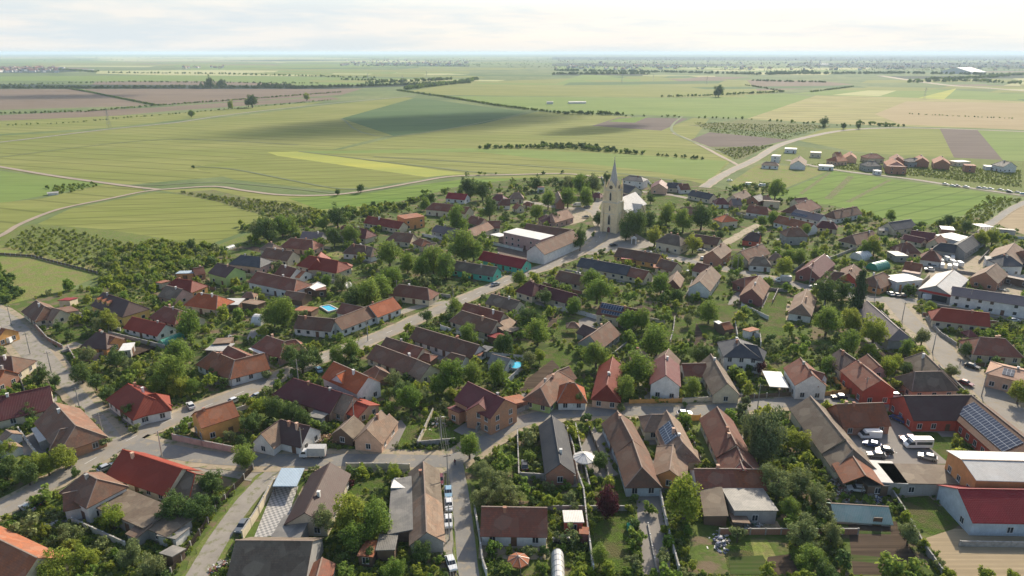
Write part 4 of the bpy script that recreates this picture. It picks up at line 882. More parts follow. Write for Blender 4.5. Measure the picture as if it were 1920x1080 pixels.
orange-roofed brick new house behind the front orange one|house||rust|peach|gg 1566 285 1576 285 10 4 7
orange-roofed new house third from the estate's left|house||rust|peach|gg 1594 284 1596 290 10 4 7.4
wide maroon-roofed new house in the estate's middle|house|the wide maroon new house|redbrown|cream|hh 1630 288 1644 288 13 4.4 7.6
slate-roofed grey new house below wide maroon one|house||slate|grey|hh 1628 302 1640 302 12 4.8 8
white tanks hut below the slate-roofed new house|shed||white|white|f 1640 320 1650 320 6 3 3
brick gabled new house left of the slate one|house||rust|brick|gg 1682 288 1684 294 11 4.4 8
pink brick new house with grey gable roof|house||rust|pink|gg 1674 296 1682 303 13 4.4 8
red flat two-tier new house beside the estate road|house|the red two-tier new house|red|brick|m- 1664 313 1696 314 12 5 6.4
dark slate new house right of the pink gable|house||slate|grey|hh 1706 296 1718 296 11 4.8 7.4
brick new house with orange gable right of slate one|house||rust|brick|gg 1726 290 1730 296 11 5 8.4
brick gabled new house alone at the estate's right|house|the lone brick new house|rust|brick|gg 1764 292 1768 299 12 5 8.6
flat white estate workshop right of lone brick house|building||pale|cream|f 1788 303 1812 302 9 3.6 3.6
raw brick flat new house near estate's right end|house||rust|brick|f 1808 309 1828 310 10 5.4 5.4
low white garage left of the black-roofed new house|garage||white|white|f 1846 311 1870 312 8 3 3
white new house with black roof at estate's right end|house|the black-roofed new house|slate|white|hg 1880 301 1896 304 12 5 8.6
'''
for ln in HT.strip().splitlines(): house(ln)
def dormers(key, wi, side, ts, wallc, roofc):
    a, b, w, he, hr = r_wings[key][wi]; d = (b - a); Lr = d.length; d = d.normalized(); s = Vector((-d.y, d.x)) * side
    for t in ts:
        m, ro = MB(), MB(); c = a + d * (t * Lr); q = lambda x, y, z: Vector((c.x + d.x * x + s.x * y, c.y + d.y * x + s.y * y, z))
        y1 = w / 2 * .72; zb = he + (hr - he) * .28; zt = zb + 1.15; yb = w / 2 * (1 - (zt - he) / (hr - he)); yr_ = w / 2 * (1 - min(.98, (zt + .5 - he) / (hr - he)))
        m.face([q(-.6, y1, zb - .1), q(.6, y1, zb - .1), q(.6, y1, zt), q(0, y1, zt + .55), q(-.6, y1, zt)]); m.face([q(-.6, y1, zb), q(-.6, yb, zt), q(-.6, y1, zt)]); m.face([q(.6, y1, zb), q(.6, yb, zt), q(.6, y1, zt)])
        for sx in (-1, 1): ro.face([q(sx * .8, y1 + .2, zt - .1), q(0, y1 + .2, zt + .62), q(0, yr_, zt + .62), q(sx * .8, yb, zt - .1)])
        o = m.build('dormer', wallm(wallc), HOUSES[key]); ro.build('dormer_roof', roofm(roofc), o); g = MB(); p = q(0, y1 + .03, zb + .1); g.box(-.32, -.02, 0, .32, .02, .85, Matrix.Translation(p) @ Matrix.Rotation(math.atan2(s.y, s.x) - math.pi / 2, 4, 'Z')); g.build('pane', M_GLASS, o)
dormers('the yellow dormer house', 0, -1, (.12, .3, .48), 'yellow', 'rust')
def band(key, y0f, z0, z1, name, mat, t0=0., t1=1., face='near'):
    "a board on the wall of wing 0 that faces the camera most"
    a, b, w, he, hr = r_wings[key][0]; h = HOUSES[key]; d = (b - a); Lr = d.length; d = d.normalized(); s = Vector((-d.y, d.x)); M_ = h.matrix_basis
    best = None
    for p, q, n in ((a - s * w / 2, b - s * w / 2, -s), (b + s * w / 2, a + s * w / 2, s), (a + s * w / 2, a - s * w / 2, -d), (b - s * w / 2, b + s * w / 2, d)):
        wn = M_.to_3x3() @ Vector((n.x, n.y, 0)); sc = -wn.y
        if best is None or sc > best[0]: best = (sc, p, q, n)
    _, p, q, n = best; u = p.lerp(q, t0); v = p.lerp(q, t1); o = Vector((n.x, n.y)) * y0f; m = MB(); m.beam((u.x + o.x, u.y + o.y, (z0 + z1) / 2), (v.x + o.x, v.y + o.y, (z0 + z1) / 2), .1, z1 - z0); m.build(name, mat, h)
band('the bright white shop', .08, .0, 3.2, 'orange_stripe', wallm('orange'), .12, .2); band('the bright white shop', .08, .0, 3.2, 'orange_stripe', wallm('orange'), .62, .72); band('the bright white shop', .08, 0, 2.4, 'shop_window', M_GLASS, .3, .55)
band('the grey and brown gabled store', .08, 2.9, 3.8, 'sign_board', plain('sign_red', (.42,.03,.03), .5)); band('the grey and brown gabled store', .08, .2, 2.6, 'shop_window', M_GLASS, .1, .9)
band('the village school', .07, .4, 1.4, 'plinth', wallm('maroon')); band('the hall on the square', .07, .2, 1.1, 'plinth', wallm('maroon'))
solar_on('the tan house with roof solar panels', 0, -1, .30, .78, .12, .90)
solar_on('the red-walled school', 1, -1, .10, .80, .16, .84)
solar_on('the solar-panelled red-brown house', 0, -1, .02, .62, .50, .97)
solar_on('the solar-panelled red-brown house', 0, -1, .10, .92, .06, .34)
solar_on('the orange solar house', 0, -1, .02, .30, .2, .8)
solar_on('the long grey solar strip roof', 0, -1, .0, .55, .05, .4)
# ------------------------------------------------------------------ the church
def church():
    b0 = P(1141, 436); ax = Vector((.54, .84, 0)).normalized(); rz = math.atan2(ax.y, ax.x) - math.pi / 2   # local +y runs along the nave
    r = empty('church', b0, rz, label='yellow stone church with tall pointed spire and clock', cat='church')
    ST = wallmat('church_stone', (.86, .69, .43)); ST2 = wallmat('church_trim', (.72, .63, .48))
    w = MB(); hw = 3.7
    w.box(-hw - .5, 0, 0, hw + .5, 7.6, 17)                    # lower shaft
    w.box(-hw, .5, 17, hw, 7.1, 23.8)
    w.build('tower', ST, r)
    t = MB(); t.box(-hw - .9, -.4, 16.6, hw + .9, 8, 17.3); t.box(-hw - .6, -.1, 10.4, hw + .6, 7.7, 10.8); t.box(-hw - .35, .15, 23.3, hw + .35, 7.45, 23.8)
    t.build('cornice', ST2, r)
    for sx in (-1, 1):
        for sy, y in ((-1, 0), (1, 7.6)):
            bt = MB(); x = sx * (hw + .5)
            bt.box(x - .8, y - .8, 0, x + .8, y + .8, 11.2); bt.box(x - .62, y - .62, 11.2, x + .62, y + .62, 16.6)
            c = [Vector((x - .8, y - .8, 11.2)), Vector((x + .8, y - .8, 11.2)), Vector((x + .8, y + .8, 11.2)), Vector((x - .8, y + .8, 11.2))]
            for i in range(4): bt.face([c[i], c[(i + 1) % 4], Vector((x, y, 12.8))])
            x2, y2 = sx * hw, (.5 if sy < 0 else 7.1)
            bt.box(x2 - .45, y2 - .45, 17.3, x2 + .45, y2 + .45, 25.5); bt.tube((x2, y2, 25.5), (x2, y2, 30), .62, .02, 4)
            bt.build('buttress', ST, r)
    g = MB(); z0 = 23.8
    for a in range(4):
        M = Matrix.Translation((0, 3.8, 0)) @ Matrix.Rotation(a * math.pi / 2, 4, 'Z')
        p = [M @ Vector(q) for q in ((-3.7, -3.3, z0), (3.7, -3.3, z0), (0, -3.3, z0 + 5.2))]; q = [M @ Vector(k) for k in ((-3.7, -2.7, z0), (3.7, -2.7, z0), (0, -2.7, z0 + 5.2))]
        g.face(p); g.face(q[::-1]); g.face([p[0], p[2], q[2], q[0]]); g.face([p[2], p[1], q[1], q[2]])
    g.build('gable', ST, r)
    sp = MB(); sp.tube((0, 3.8, 23.8), (0, 3.8, 29), 3.3, 2.15, 8); sp.tube((0, 3.8, 29), (0, 3.8, 39.6), 2.15, .12, 8, caps=False)
    s = sp.build('spire', roofm('pale'), r); c = MB(); c.beam((0, 3.8, 39.4), (0, 3.8, 41.6), .16, .16); c.beam((-.6, 3.8, 40.9), (.6, 3.8, 40.9), .14, .14); c.tube((0, 3.8, 39.3), (0, 3.8, 39.9), .3, .3, 8); c.build('cross', M_METAL, s)
    def arch(x, y, z, ww, h, n, name, mat=M_GLASS, par=r):
        m = MB(); pts = [(-ww / 2, 0), (ww / 2, 0), (ww / 2, h * .7), (ww * .3, h * .88), (0, h), (-ww * .3, h * .88), (-ww / 2, h * .7)]
        f = MB(); q = Vector(n); sx = Vector((-q.y, q.x, 0)); o = Vector((x, y, z))
        m.face([o + sx * a + Vector((0, 0, b)) + q * .05 for a, b in pts])
        for i in range(len(pts)):
            a, b = pts[i], pts[(i + 1) % len(pts)]; f.beam(o + sx * a[0] + Vector((0, 0, a[1])) + q * .06, o + sx * b[0] + Vector((0, 0, b[1])) + q * .06, .3, .3)
        fo = f.build(name, ST2, par); m.build('pane' if mat is M_GLASS else 'leaf', mat, fo)
    arch(0, 0, 4.4, 1.7, 6, (0, -1, 0), 'window'); arch(0, 0, 12.2, .9, 3.4, (0, -1, 0), 'window'); arch(0, .5, 17.8, 1.4, 5, (0, -1, 0), 'window')
    for sx in (-1, 1): arch(sx * 3.8, 3.8, 11.8, .9, 3.4, (sx, 0, 0), 'window'); arch(sx * 3.3, 3.8, 17.8, 1.4, 6, (sx, 0, 0), 'window')
    arch(0, 0, 0, 2.1, 3.6, (0, -1, 0), 'door', plain('church_door', (.20, .055, .045), .6))
    for n, o in (((0, -1, 0), (0, .5, 25.3)), ((-1, 0, 0), (-3.3, 3.8, 25.3)), ((1, 0, 0), (3.3, 3.8, 25.3))):
        k = MB(); q = Vector(n); k.tube(Vector(o), Vector(o) + q * .12, 1.0, 1.0, 20); co = k.build('clock', plain('clock_face', (.08, .07, .06), .6), r)
        h = MB(); up = Vector((0, 0, 1)); c0 = Vector(o) + q * .17; sx = Vector((-q.y, q.x, 0)); h.beam(c0, c0 + up * .75, .07, .07); h.beam(c0, c0 + sx * .5, .07, .07); h.build('clock_hand', plain('gilt', (.5, .38, .12), .4), co)
    # nave, transept, apse
    nv = MB(); y0, y1, hw2 = 7.6, 36, 6.6
    nv.box(-hw2, y0, 0, hw2, y1, 10.8); nv.box(-10, 17, 0, 10, 25, 8.6)
    for x in (-10, 10): nv.face([Vector((x, 17, 8.6)), Vector((x, 25, 8.6)), Vector((x, 21, 13.2))])
    nv.face([Vector((-hw2, y0, 10.8)), Vector((hw2, y0, 10.8)), Vector((0, y0, 17))]); nv.build('nave', ST, r)
    ro = MB(); th = .2
    def slope(p): ro.face(p); ro.face([q - Vector((0, 0, th)) for q in p][::-1])
    e = 10.6; slope([Vector(q) for q in ((-7.2, y0, e), (-7.2, y1, e), (0, y1 - 1, 17.2), (0, y0, 17.2))]); slope([Vector(q) for q in ((7.2, y1, e), (7.2, y0, e), (0, y0, 17.2), (0, y1 - 1, 17.2))])
    for sx in (-1, 1):
        slope([Vector(q) for q in ((sx * 10.4, 16.4, 8.3), (0, 16.4, 8.3), (0, 21, 13.4), (sx * 10.4, 21, 13.4))]); slope([Vector(q) for q in ((sx * 10.4, 25.6, 8.3), (0, 25.6, 8.3), (0, 21, 13.4), (sx * 10.4, 21, 13.4))])
    a = [Vector((5.9 * math.cos(t), y1 + 5 * math.sin(t), 10.6)) for t in [math.pi * i / 5 for i in range(6)]]; ap = Vector((0, y1 - 1, 17.2))
    for i in range(5): slope([a[i], a[i + 1], ap])
    ro.build('roof', roofm('pale'), r)
    aw = MB()
    for i in range(5): aw.face([Vector((a[i].x, a[i].y, 0)), Vector((a[i + 1].x, a[i + 1].y, 0)), a[i + 1], a[i]])
    aw.build('apse', ST, r)
    for k in range(2):
        for sx in (-1, 1): arch(sx * 6.2, 10 + k * 4, 3, 1.2, 4.6, (sx, 0, 0), 'window')
    for k in range(2):
        for sx in (-1, 1):
            bb = MB(); bb.box(sx * 6.2 - .5, 8.5 + k * 5 - .35, 0, sx * 6.2 + .5, 8.5 + k * 5 + .35, 7.5); bb.build('buttress', ST, r)
    FOOT.append((b0.x + ax.x * 18, b0.y + ax.y * 18, 22, 11, ax.x, ax.y)); return r
HOUSES['the church'] = church(); HALL.append((HOUSES['the church'], '', 'the church'))

# ------------------------------------------------------------------ vehicles
PAINT = {'white': (.72,.72,.71), 'black': (.018,.018,.022), 'grey': (.16,.17,.18), 'silver': (.42,.43,.44), 'red': (.33,.03,.03), 'blue': (.03,.07,.22), 'lightblue': (.25,.42,.55), 'green': (.05,.12,.08), 'darkred': (.15,.02,.03)}
def paint(c):
    k = 'paint_' + c
    if k not in MATS:
        m, t, b = newmat(k); b.inputs['Base Color'].default_value = PAINT[c] + (1,); b.inputs['Roughness'].default_value = .28; b.inputs['Metallic'].default_value = .15; b.inputs['Coat Weight'].default_value = .5; MATS[k] = m
    return MATS[k]
M_TYRE = plain('tyre_rubber', (.025,.024,.023), .9); M_RIM = plain('wheel_rim', (.4,.4,.4), .35, .7); M_LAMP = plain('headlamp', (.75,.75,.7), .2); M_TAIL = plain('tail_lamp', (.4,.02,.02), .3)
VM = {}
def extrude_profile(mb, prof, ws):
    "prof: (x,z) outline; ws: half width at each outline point"
    n = len(prof); l = [Vector((x, -w, z)) for (x, z), w in zip(prof, ws)]; r_ = [Vector((x, w, z)) for (x, z), w in zip(prof, ws)]
    for i in range(n): j = (i + 1) % n; mb.face([l[i], l[j], r_[j], r_[i]])
    mb.face(l[::-1]); mb.face(r_)
def vehicle_parts(kind):
    if kind in VM: return VM[kind]
    b, g, o = MB(), MB(), []
    if kind == 'car':
        L_, Wd, H = 4.2, .87, 1.46
        prof = [(-2.1,.32),(2.1,.32),(2.12,.62),(2.0,.80),(1.05,.95),(.98,.96),(-1.75,.98),(-2.05,.92),(-2.12,.6)]; extrude_profile(b, prof, [.80,.80,.80,.78,.84,.84,.84,.80,.82])
        extrude_profile(g, [(1.0,.95),(.35,1.40),(-1.2,1.42),(-1.85,.97)], [.80,.62,.62,.78]); extrude_profile(b, [(.36,1.40),(.25,1.46),(-1.1,1.48),(-1.25,1.42)], [.63,.58,.58,.63]); wx, wr = 1.3, .32
        for x in (.98,): pass
    elif kind in ('van', 'minibus'):
        L_, Wd, H = (5.4, .98, 2.2) if kind == 'van' else (6.6, 1.0, 2.7)
        h = H; l = L_ / 2
        prof = [(-l,.35),(l,.35),(l+.02,.8),(l-.25,1.1),(l-1.0,h*.78 if kind=='van' else 1.9),(l-1.35,h-.05),(l-1.8,h),(-l+.1,h),(-l,h-.15)]; extrude_profile(b, prof, [.93,.93,.93,.9,.86,.82,.82,.82,.84])
        extrude_profile(g, [(l-.30,1.14),(l-.98,h*.78 if kind=='van' else 1.92),(l-1.9,h*.8 if kind=='van' else 1.95),(l-2.1,1.15)], [.95,.9,.9,.95])
        if kind == 'minibus': extrude_profile(g, [(l-2.4,1.2),(l-2.4,1.95),(-l+.3,1.95),(-l+.3,1.2)], [.95,.9,.9,.95])
        wx, wr = l * .62, .36
    else:       # truck
        l = 3.0
        prof = [(1.3,.45),(3.2,.45),(3.25,1.0),(2.95,1.25),(2.45,1.95),(1.3,2.05)]; extrude_profile(b, prof, [.95]*4+[.85,.85]); extrude_profile(g, [(2.93,1.28),(2.48,1.9),(1.7,1.92),(1.6,1.3)], [.97,.88,.9,.97])
        bx = MB(); bx.box(-3.2,-1.1,.75,1.15,1.1,2.95); o.append(('cargo_box', bx.mesh('cargo_box', [plain('box_cover', (.45,.44,.42), .7), plain('box_cover_top', (.62,.60,.56), .7)]))); fr = MB(); fr.box(-3.1,-.5,.45,3,.5,.74); o.append(('chassis', fr.mesh('chassis', M_TYRE))); wx, wr = 2.1, .4
    w = MB(); w.tube((0, -.1, 0), (0, .1, 0), wr, wr, 14); rm = MB(); rm.tube((0, -.115, 0), (0, .115, 0), wr * .6, wr * .6, 10)
    hl = MB(); hl.box(-.03, -.16, -.07, .05, .16, .09)
    VM[kind] = (b, g.mesh('windows', M_GLASS), o, w.mesh('wheel', M_TYRE), rm.mesh('rim', M_RIM), hl.mesh('headlight', M_LAMP), hl.mesh('tail_light', M_TAIL), wx, wr, {}); return VM[kind]
def vehicle(kind, x, y, ang, colour, label, group=None, far=False, z=.26):
    """ang: heading on the ground in degrees from +X"""
    b, g, extra, wm, rim, hl, tl, wx, wr, cache = vehicle_parts(kind); p = P(x, y)
    cat = {'car': 'car', 'van': 'van', 'minibus': 'minibus', 'truck': 'truck'}[kind]
    r = empty('parked_' + cat, (p.x, p.y, z), R(ang), label=label, cat=cat, group=group)
    if colour not in cache: cache[colour] = b.mesh('body', paint(colour))
    def add(n, me, par, loc=(0, 0, 0)): o = bpy.data.objects.new(n, me); COL.objects.link(o); o.parent = par; o.location = loc; return o
    add('body', cache[colour], r); add('windows', g, r)
    for n, me in extra: add(n, me, r)
    if far: 
        return r
    ln = {'car': 2.1, 'van': 2.7, 'minibus': 3.3, 'truck': 3.22}[kind]
    for sx in (-1, 1):
        for sy in (-1, 1):
            q = add('wheel', wm, r, (sx * wx, sy * .78, wr)); add('rim', rim, q)
    for sy in (-1, 1): add('headlight', hl, r, (ln, sy * .58, .68)); add('tail_light', tl, r, (-ln, sy * .6, .74))
    return r
def hd(x1, y1, x2, y2):
    a, b = P(x1, y1), P(x2, y2); return math.degrees(math.atan2(b.y - a.y, b.x - a.x))
RV = hd(866, 940, 875, 1060)          # along the bottom street
RM = hd(320, 788, 560, 690)           # along the main road
VEH = '''car 825 905 V darkred|dark red car, farthest of the cars along the narrow bottom street
car 841 928 V lightblue|white and light blue car behind the dark red car on bottom street
car 842 952 V white|white car with light blue bonnet, third along the bottom street
car 841 983 V white|plain white car alone mid-way beside the bottom street
car 846 1062 v white|white car nearest the camera beside the bottom street
car 455 992 210,1 grey|dark grey car parked on the gravel lane by the tiled patio
car 52 958 150 silver|silver car beside the black pickup at the bottom left road
car 73 945 150 black|black pickup-like car beside the silver car, bottom left
car 201 882 M silver|silver car partly hidden behind the long red house roof
car 358 765 M+90 white|white car at the gate of the red hip corner house
car 441 755 M white|white car behind the ochre orange house
car 485 746 M silver|silver car on the main road near the long maroon roof
car 598 697 120 lightblue|light blue-white car beside the white orange-roofed house
truck 588 858 180 white|white box truck with grey cover on the lower street
car 925 805 -140 black|black car parked outside the big brick house fence
car 1283 780 0 white|small white car beside the red-brown arcade house
minibus 1720 840 180 white|long white minibus in the school yard
van 1630 822 180 white|white van with pale box behind the van yard's brick house
car 1702 827 170 darkred|dark red car parked beside the blue-grey one by minibus
car 1708 833 170 blue|blue-grey car squeezed between the minibus and dark red car
car 1683 790 120 blue|blue car at the end wall of the red-walled school
car 1738 862 150 silver|silver car in the school yard next to white block
car 1657 849 160 black|black car in the junk yard beside other wrecks
car 1634 838 150 blue|old blue car below the white van
car 1642 858 170 grey|grey car at the lower end of van yard
car 1573 749 178 black|black car on the street before the red tiled brick house
car 1675 746 175 white|white car between the school gable and pink-fronted house
car 1822 691 -50 black|black car on wide road near the orange solar house
car 1810 723 -55 darkred|maroon car on the left side of the wide road
car 1880 728 -40 silver|silver car near the round tree at right edge
car 1056 1019 180 black|dark blue car under a white sheet beside the red cabin
car 984 878 90 black|black car in the walled yard of slate and tan house
car 1598 868 100 white|covered white car in the junk yard
car 1606 922 170 white|light grey scrap car body behind the old greenhouse
car 1352 496 0 white|white car at the start of the middle street
car 1290 513 60 white|white car in the yard left of long tan gable
car 1317 487 60 silver|silver car beside the tan two-storey brick house
car 1315 473 0 grey|grey car under trees beside the cream villa
car 929 536 40 silver|silver car under trees beside the main road
car 1526 540 170 white|white car on the middle street behind the white truck
truck 1468 530 172 white|white truck with dark side on the middle street
car 592 514 0 white|white car in the yard of the bright red crossed-roof house
car 1596 540 60 white|white car shining through trees near brown hip house
car 1669 554 90 white|white car before the bright white shop
car 1680 556 90 grey|grey car before the bright white shop
car 1691 557 90 black|black car before the bright white shop
van 1742 562 10 white|white van before the grey and brown gabled store
car 1742 508 160 white|white car parked below the cargo vans
car 1747 502 160 silver|silver car parked below the cargo vans
car 1900 604 0 white|white car at right edge of the village street
van 22 641 100 white|white van in front of the yellow house at the left edge
van 1082 387 180 white|white van behind the square near the village hall
car 1100 383 180 silver|silver car right of the white van behind the square
car 1101 390 180 grey|grey car below the silver one behind the square
car 1098 409 180 grey|grey car parked on the grass beside the village hall
car 1150 462 20 black|black car on the church square near zebra crossing
car 907 395 120 white|white car in the upper lane between the trees
car 902 400 160 darkred|dark red car beside the white one in upper lane
car 1368 340 0 white|small white car at the field road junction
van 1402 348 170 white|white van beside the field in front of large tree
van 1428 350 170 white|second white van beside the white trailer at field edge'''
for ln in VEH.splitlines():
    a, lab = ln.split('|'); k, x, y, an, c = a.split(); x, y = float(x), float(y)
    an = {'V': RV, 'v': RV + 12, 'M': RM, 'M+90': RM + 75, '210,1': hd(455, 985, 425, 1030)}.get(an) if an in ('V', 'v', 'M', 'M+90', '210,1') else float(an)
    vehicle(k, x, y, an, c, lab, far=y < 520)
rowx = [(1772,347),(1786,350),(1794,350),(1811,352),(1836,354),(1846,355),(1857,356),(1876,358),(1890,360),(1893,362),(1908,363),(1919,366)]
ordn = ['leftmost', 'second', 'third', 'fourth', 'fifth', 'sixth', 'seventh', 'eighth', 'ninth', 'tenth', 'eleventh', 'rightmost']
for i, (x, y) in enumerate(rowx):
    c = ('white', 'white', 'grey', 'white', 'silver', 'white', 'white', 'silver', 'white', 'black', 'silver', 'lightblue')[i]
    vehicle('car', x, y, hd(1772, 347, 1908, 364), c, f'{ordn[i]} {c.replace("lightblue", "pale blue")} car in the row parked along the estate road'.replace('second ', 'second left ') , 'cars parked along the estate road', True)
vans = [(1753,500),(1761,494),(1765,503),(1773,489),(1779,505),(1784,496),(1790,504),(1798,499),(1785,488)]
for i, (x, y) in enumerate(vans):
    vehicle('van', x, y, 80 if i % 2 else 60, 'white', f'white cargo van in the courtyard cluster, {["leftmost", "second from left", "third from left", "fourth from left", "middle one", "sixth from left", "third from right", "rightmost", "rearmost"][i]}', 'white cargo vans in the courtyard', True)

# ------------------------------------------------------------------ walls and fences
FENCE_LINES = []
def fence(px, h, style, label, name='fence', th=.18):
    g = [P(x, y) for x, y in px]; c = g[0]; r = empty(name, (c.x, c.y, 0), 0, label=label, cat='wall' if 'wall' in name else 'fence')
    pan, cap, posts = MB(), MB(), []
    for a, b in zip(g, g[1:]):
        FENCE_LINES.append((a, b)); a_, b_ = a - c, b - c; l = (b_ - a_).length; d = (b_ - a_).normalized()
        if style in ('wall', 'white', 'pink', 'conc', 'rust'):
            u = Vector((0, 0, h / 2)); pan.beam(a_ + u, b_ + u, th, h); cap.beam(a_ + Vector((0, 0, h + .04)), b_ + Vector((0, 0, h + .04)), th + .12, .08)
        else:
            n = max(1, int(l / .22)) if style == 'pale' else 0
            for z in (.35, h - .3): pan.beam(a_ + Vector((0, 0, z)), b_ + Vector((0, 0, z)), .05, .09)
            if style == 'pale':
                for j in range(n): q = a_.lerp(b_, (j + .5) / n); pan.box(q.x - .07, q.y - .012, .08, q.x + .07, q.y + .012, h)
            else: u = Vector((0, 0, h / 2)); pan.beam(a_ + u, b_ + u, .04, h - .15)
        k = max(1, int(l / 3)); posts += [a_.lerp(b_, j / k) for j in range(k + 1)]
    M = {'wall': wallm('cream'), 'white': wallm('white'), 'pink': wallm('pink'), 'conc': M_CONC, 'rust': wallm('brick'), 'wood': M_WOOD, 'pale': M_WOOD, 'tan': wallm('ochre'), 'redpanel': wallm('maroon')}[style]
    pan.build('panel', M, r)
    if cap.f: cap.build('coping', M_CONC, r)
    pm = {}
    for q in posts[:90]:
        if 'p' not in pm: m = MB(); m.box(-.14, -.14, 0, .14, .14, h + .18); pm['p'] = m.mesh('post', M if style in ('white', 'pink', 'wall', 'tan') else M_CONC)
        o = bpy.data.objects.new('post', pm['p']); COL.objects.link(o); o.parent = r; o.location = q
    return r
for px, h, st, lab, nm in [
 ([(1063,812),(1075,850),(1082,895),(1094,930),(1100,990),(1112,1075)], 2.0, 'white', 'long white plank wall running down beside the slate and tan house', 'garden_wall'),
 ([(1234,915),(1244,965),(1254,1010),(1272,1075)], 1.8, 'white', 'white wall beside the round yellow-green walnut tree', 'garden_wall'),
 ([(976,900),(1078,906)], 2.0, 'conc', 'grey panel fence behind the walled garden of slate house', 'fence'),
 ([(970,815),(973,900)], 1.8, 'conc', 'grey wall left of the slate and tan house yard', 'garden_wall'),
 ([(783,838),(852,832)], 1.6, 'conc', 'grey panel fence with ball-topped posts at the street bend', 'fence'),
 ([(783,838),(812,776)], 1.6, 'wall', 'pale wall left of the brick house drive', 'garden_wall'),
 ([(893,810),(985,770),(1012,760)], 1.5, 'conc', 'dark panel fence along the front of the big brick house', 'fence'),
 ([(325,826),(380,838),(440,850)], 1.9, 'pink', 'long low pink wall beside the junction', 'garden_wall'),
 ([(475,882),(440,920),(405,960),(375,1005),(322,1078)], 1.6, 'pale', 'long weathered board fence along the bottom left lane', 'fence'),
 ([(516,910),(486,965),(456,1012)], 2.2, 'wall', 'cream wall along the left side of the tiled patio', 'garden_wall'),
 ([(518,912),(552,913)], 2.0, 'white', 'white panel gate wall at the head of the tiled patio', 'garden_wall'),
 ([(650,880),(725,880),(768,882)], 1.7, 'wall', 'cream street wall in front of the green lawn garden', 'garden_wall'),
 ([(890,960),(898,1005),(905,1060),(912,1080)], 1.6, 'white', 'white fence along the narrow bottom street', 'fence'),
 ([(1005,750),(985,760),(1015,752)], 1.4, 'conc', 'short grey fence before the lime green cottage', 'fence'),
 ([(1180,758),(1280,755)], 1.5, 'tan', 'ochre slat fence below the maroon and tan gabled house', 'fence'),
 ([(1280,756),(1348,752)], 1.5, 'wall', 'pale low wall left of the cream-gabled house', 'garden_wall'),
 ([(1390,750),(1460,745),(1530,742)], 1.6, 'wood', 'brown board fence below the modern white slate house', 'fence'),
 ([(1278,790),(1312,789)], 1.9, 'tan', 'ochre wooden gate beside the small white car', 'gate'),
 ([(1500,748),(1560,742),(1594,738)], 1.6, 'tan', 'tan fence in front of the tall white twin-gabled house', 'fence'),
 ([(1558,710),(1584,738)], 1.8, 'tan', 'tan side wall between white twin-gabled and red-walled houses', 'garden_wall'),
 ([(1620,736),(1700,740)], 1.3, 'rust', 'reddish street fence in front of the red-walled house', 'fence'),
 ([(1665,920),(1690,958),(1730,1030),(1765,1080)], 1.6, 'conc', 'grey wall between the garden beds and stubble patch', 'garden_wall'),
 ([(1775,925),(1812,983)], 2.2, 'conc', 'grey wall piece in front of the dark red barn gable', 'garden_wall'),
 ([(30,690),(70,800),(66,790)], 1.4, 'wood', 'brown fence left of the big brown brick house', 'fence'),
 ([(65,612),(90,640),(118,655)], 1.6, 'rust', 'brick wall along the sandy crossing on the left', 'garden_wall'),
 ([(128,655),(142,680),(175,675),(215,660)], 1.6, 'pink', 'pink and tan wall corner beside the left lane', 'garden_wall'),
 ([(905,668),(998,678),(950,722),(930,715)], 1.8, 'white', 'white wall around the pool garden in mid village', 'garden_wall'),
 ([(390,725),(430,716),(480,690)], 1.2, 'conc', 'low grey fence below the tan L-shaped house', 'fence'),
 ([(1378,612),(1382,636)], 1.8, 'white', 'white wall left of the modern white slate house', 'garden_wall'),
 ([(1395,632),(1424,634),(1426,650)], 1.8, 'white', 'white wall behind the modern white slate house', 'garden_wall'),
 ([(1390,575),(1440,600)], 1.5, 'white', 'pale wall below the maroon-gabled house', 'garden_wall'),
 ([(1265,600),(1262,625),(1256,645)], 1.5, 'conc', 'pale garden wall in the central gardens', 'garden_wall'),
 ([(1400,532),(1440,545),(1475,548)], 1.3, 'conc', 'low concrete fence along the middle street', 'fence'),
 ([(1040,580),(1095,592),(1120,600)], 1.7, 'white', 'long pale wall below the maroon sunlit-faced house', 'garden_wall'),
 ([(1374,400),(1400,410),(1450,412)], 1.8, 'conc', 'grey block wall before the white house with maroon tiles', 'garden_wall'),
 ([(1736,600),(1762,630),(1792,650)], 1.5, 'conc', 'grey wall beside the wide road below the red roof', 'garden_wall'),
 ([(1180,378),(1135,352),(1128,333)], 1.5, 'white', 'white wall around the meadow behind the church', 'garden_wall'),
 ([(1212,338),(1230,360)], 1.6, 'white', 'white curved wall right of the modern house behind church', 'garden_wall'),
 ([(1525,500),(1600,470),(1640,462)], 1.4, 'conc', 'grey wall along lane below light grey two-storey house', 'garden_wall'),
 ([(0,478),(60,482),(130,500),(190,515)], 1.2, 'wood', 'thin dark fence crossing the left meadow', 'fence'),
 ([(1215,985),(1232,1075)], .5, 'white', 'white kerb frame beside the vegetable frames', 'fence')]: fence(px, h, st, lab, nm)

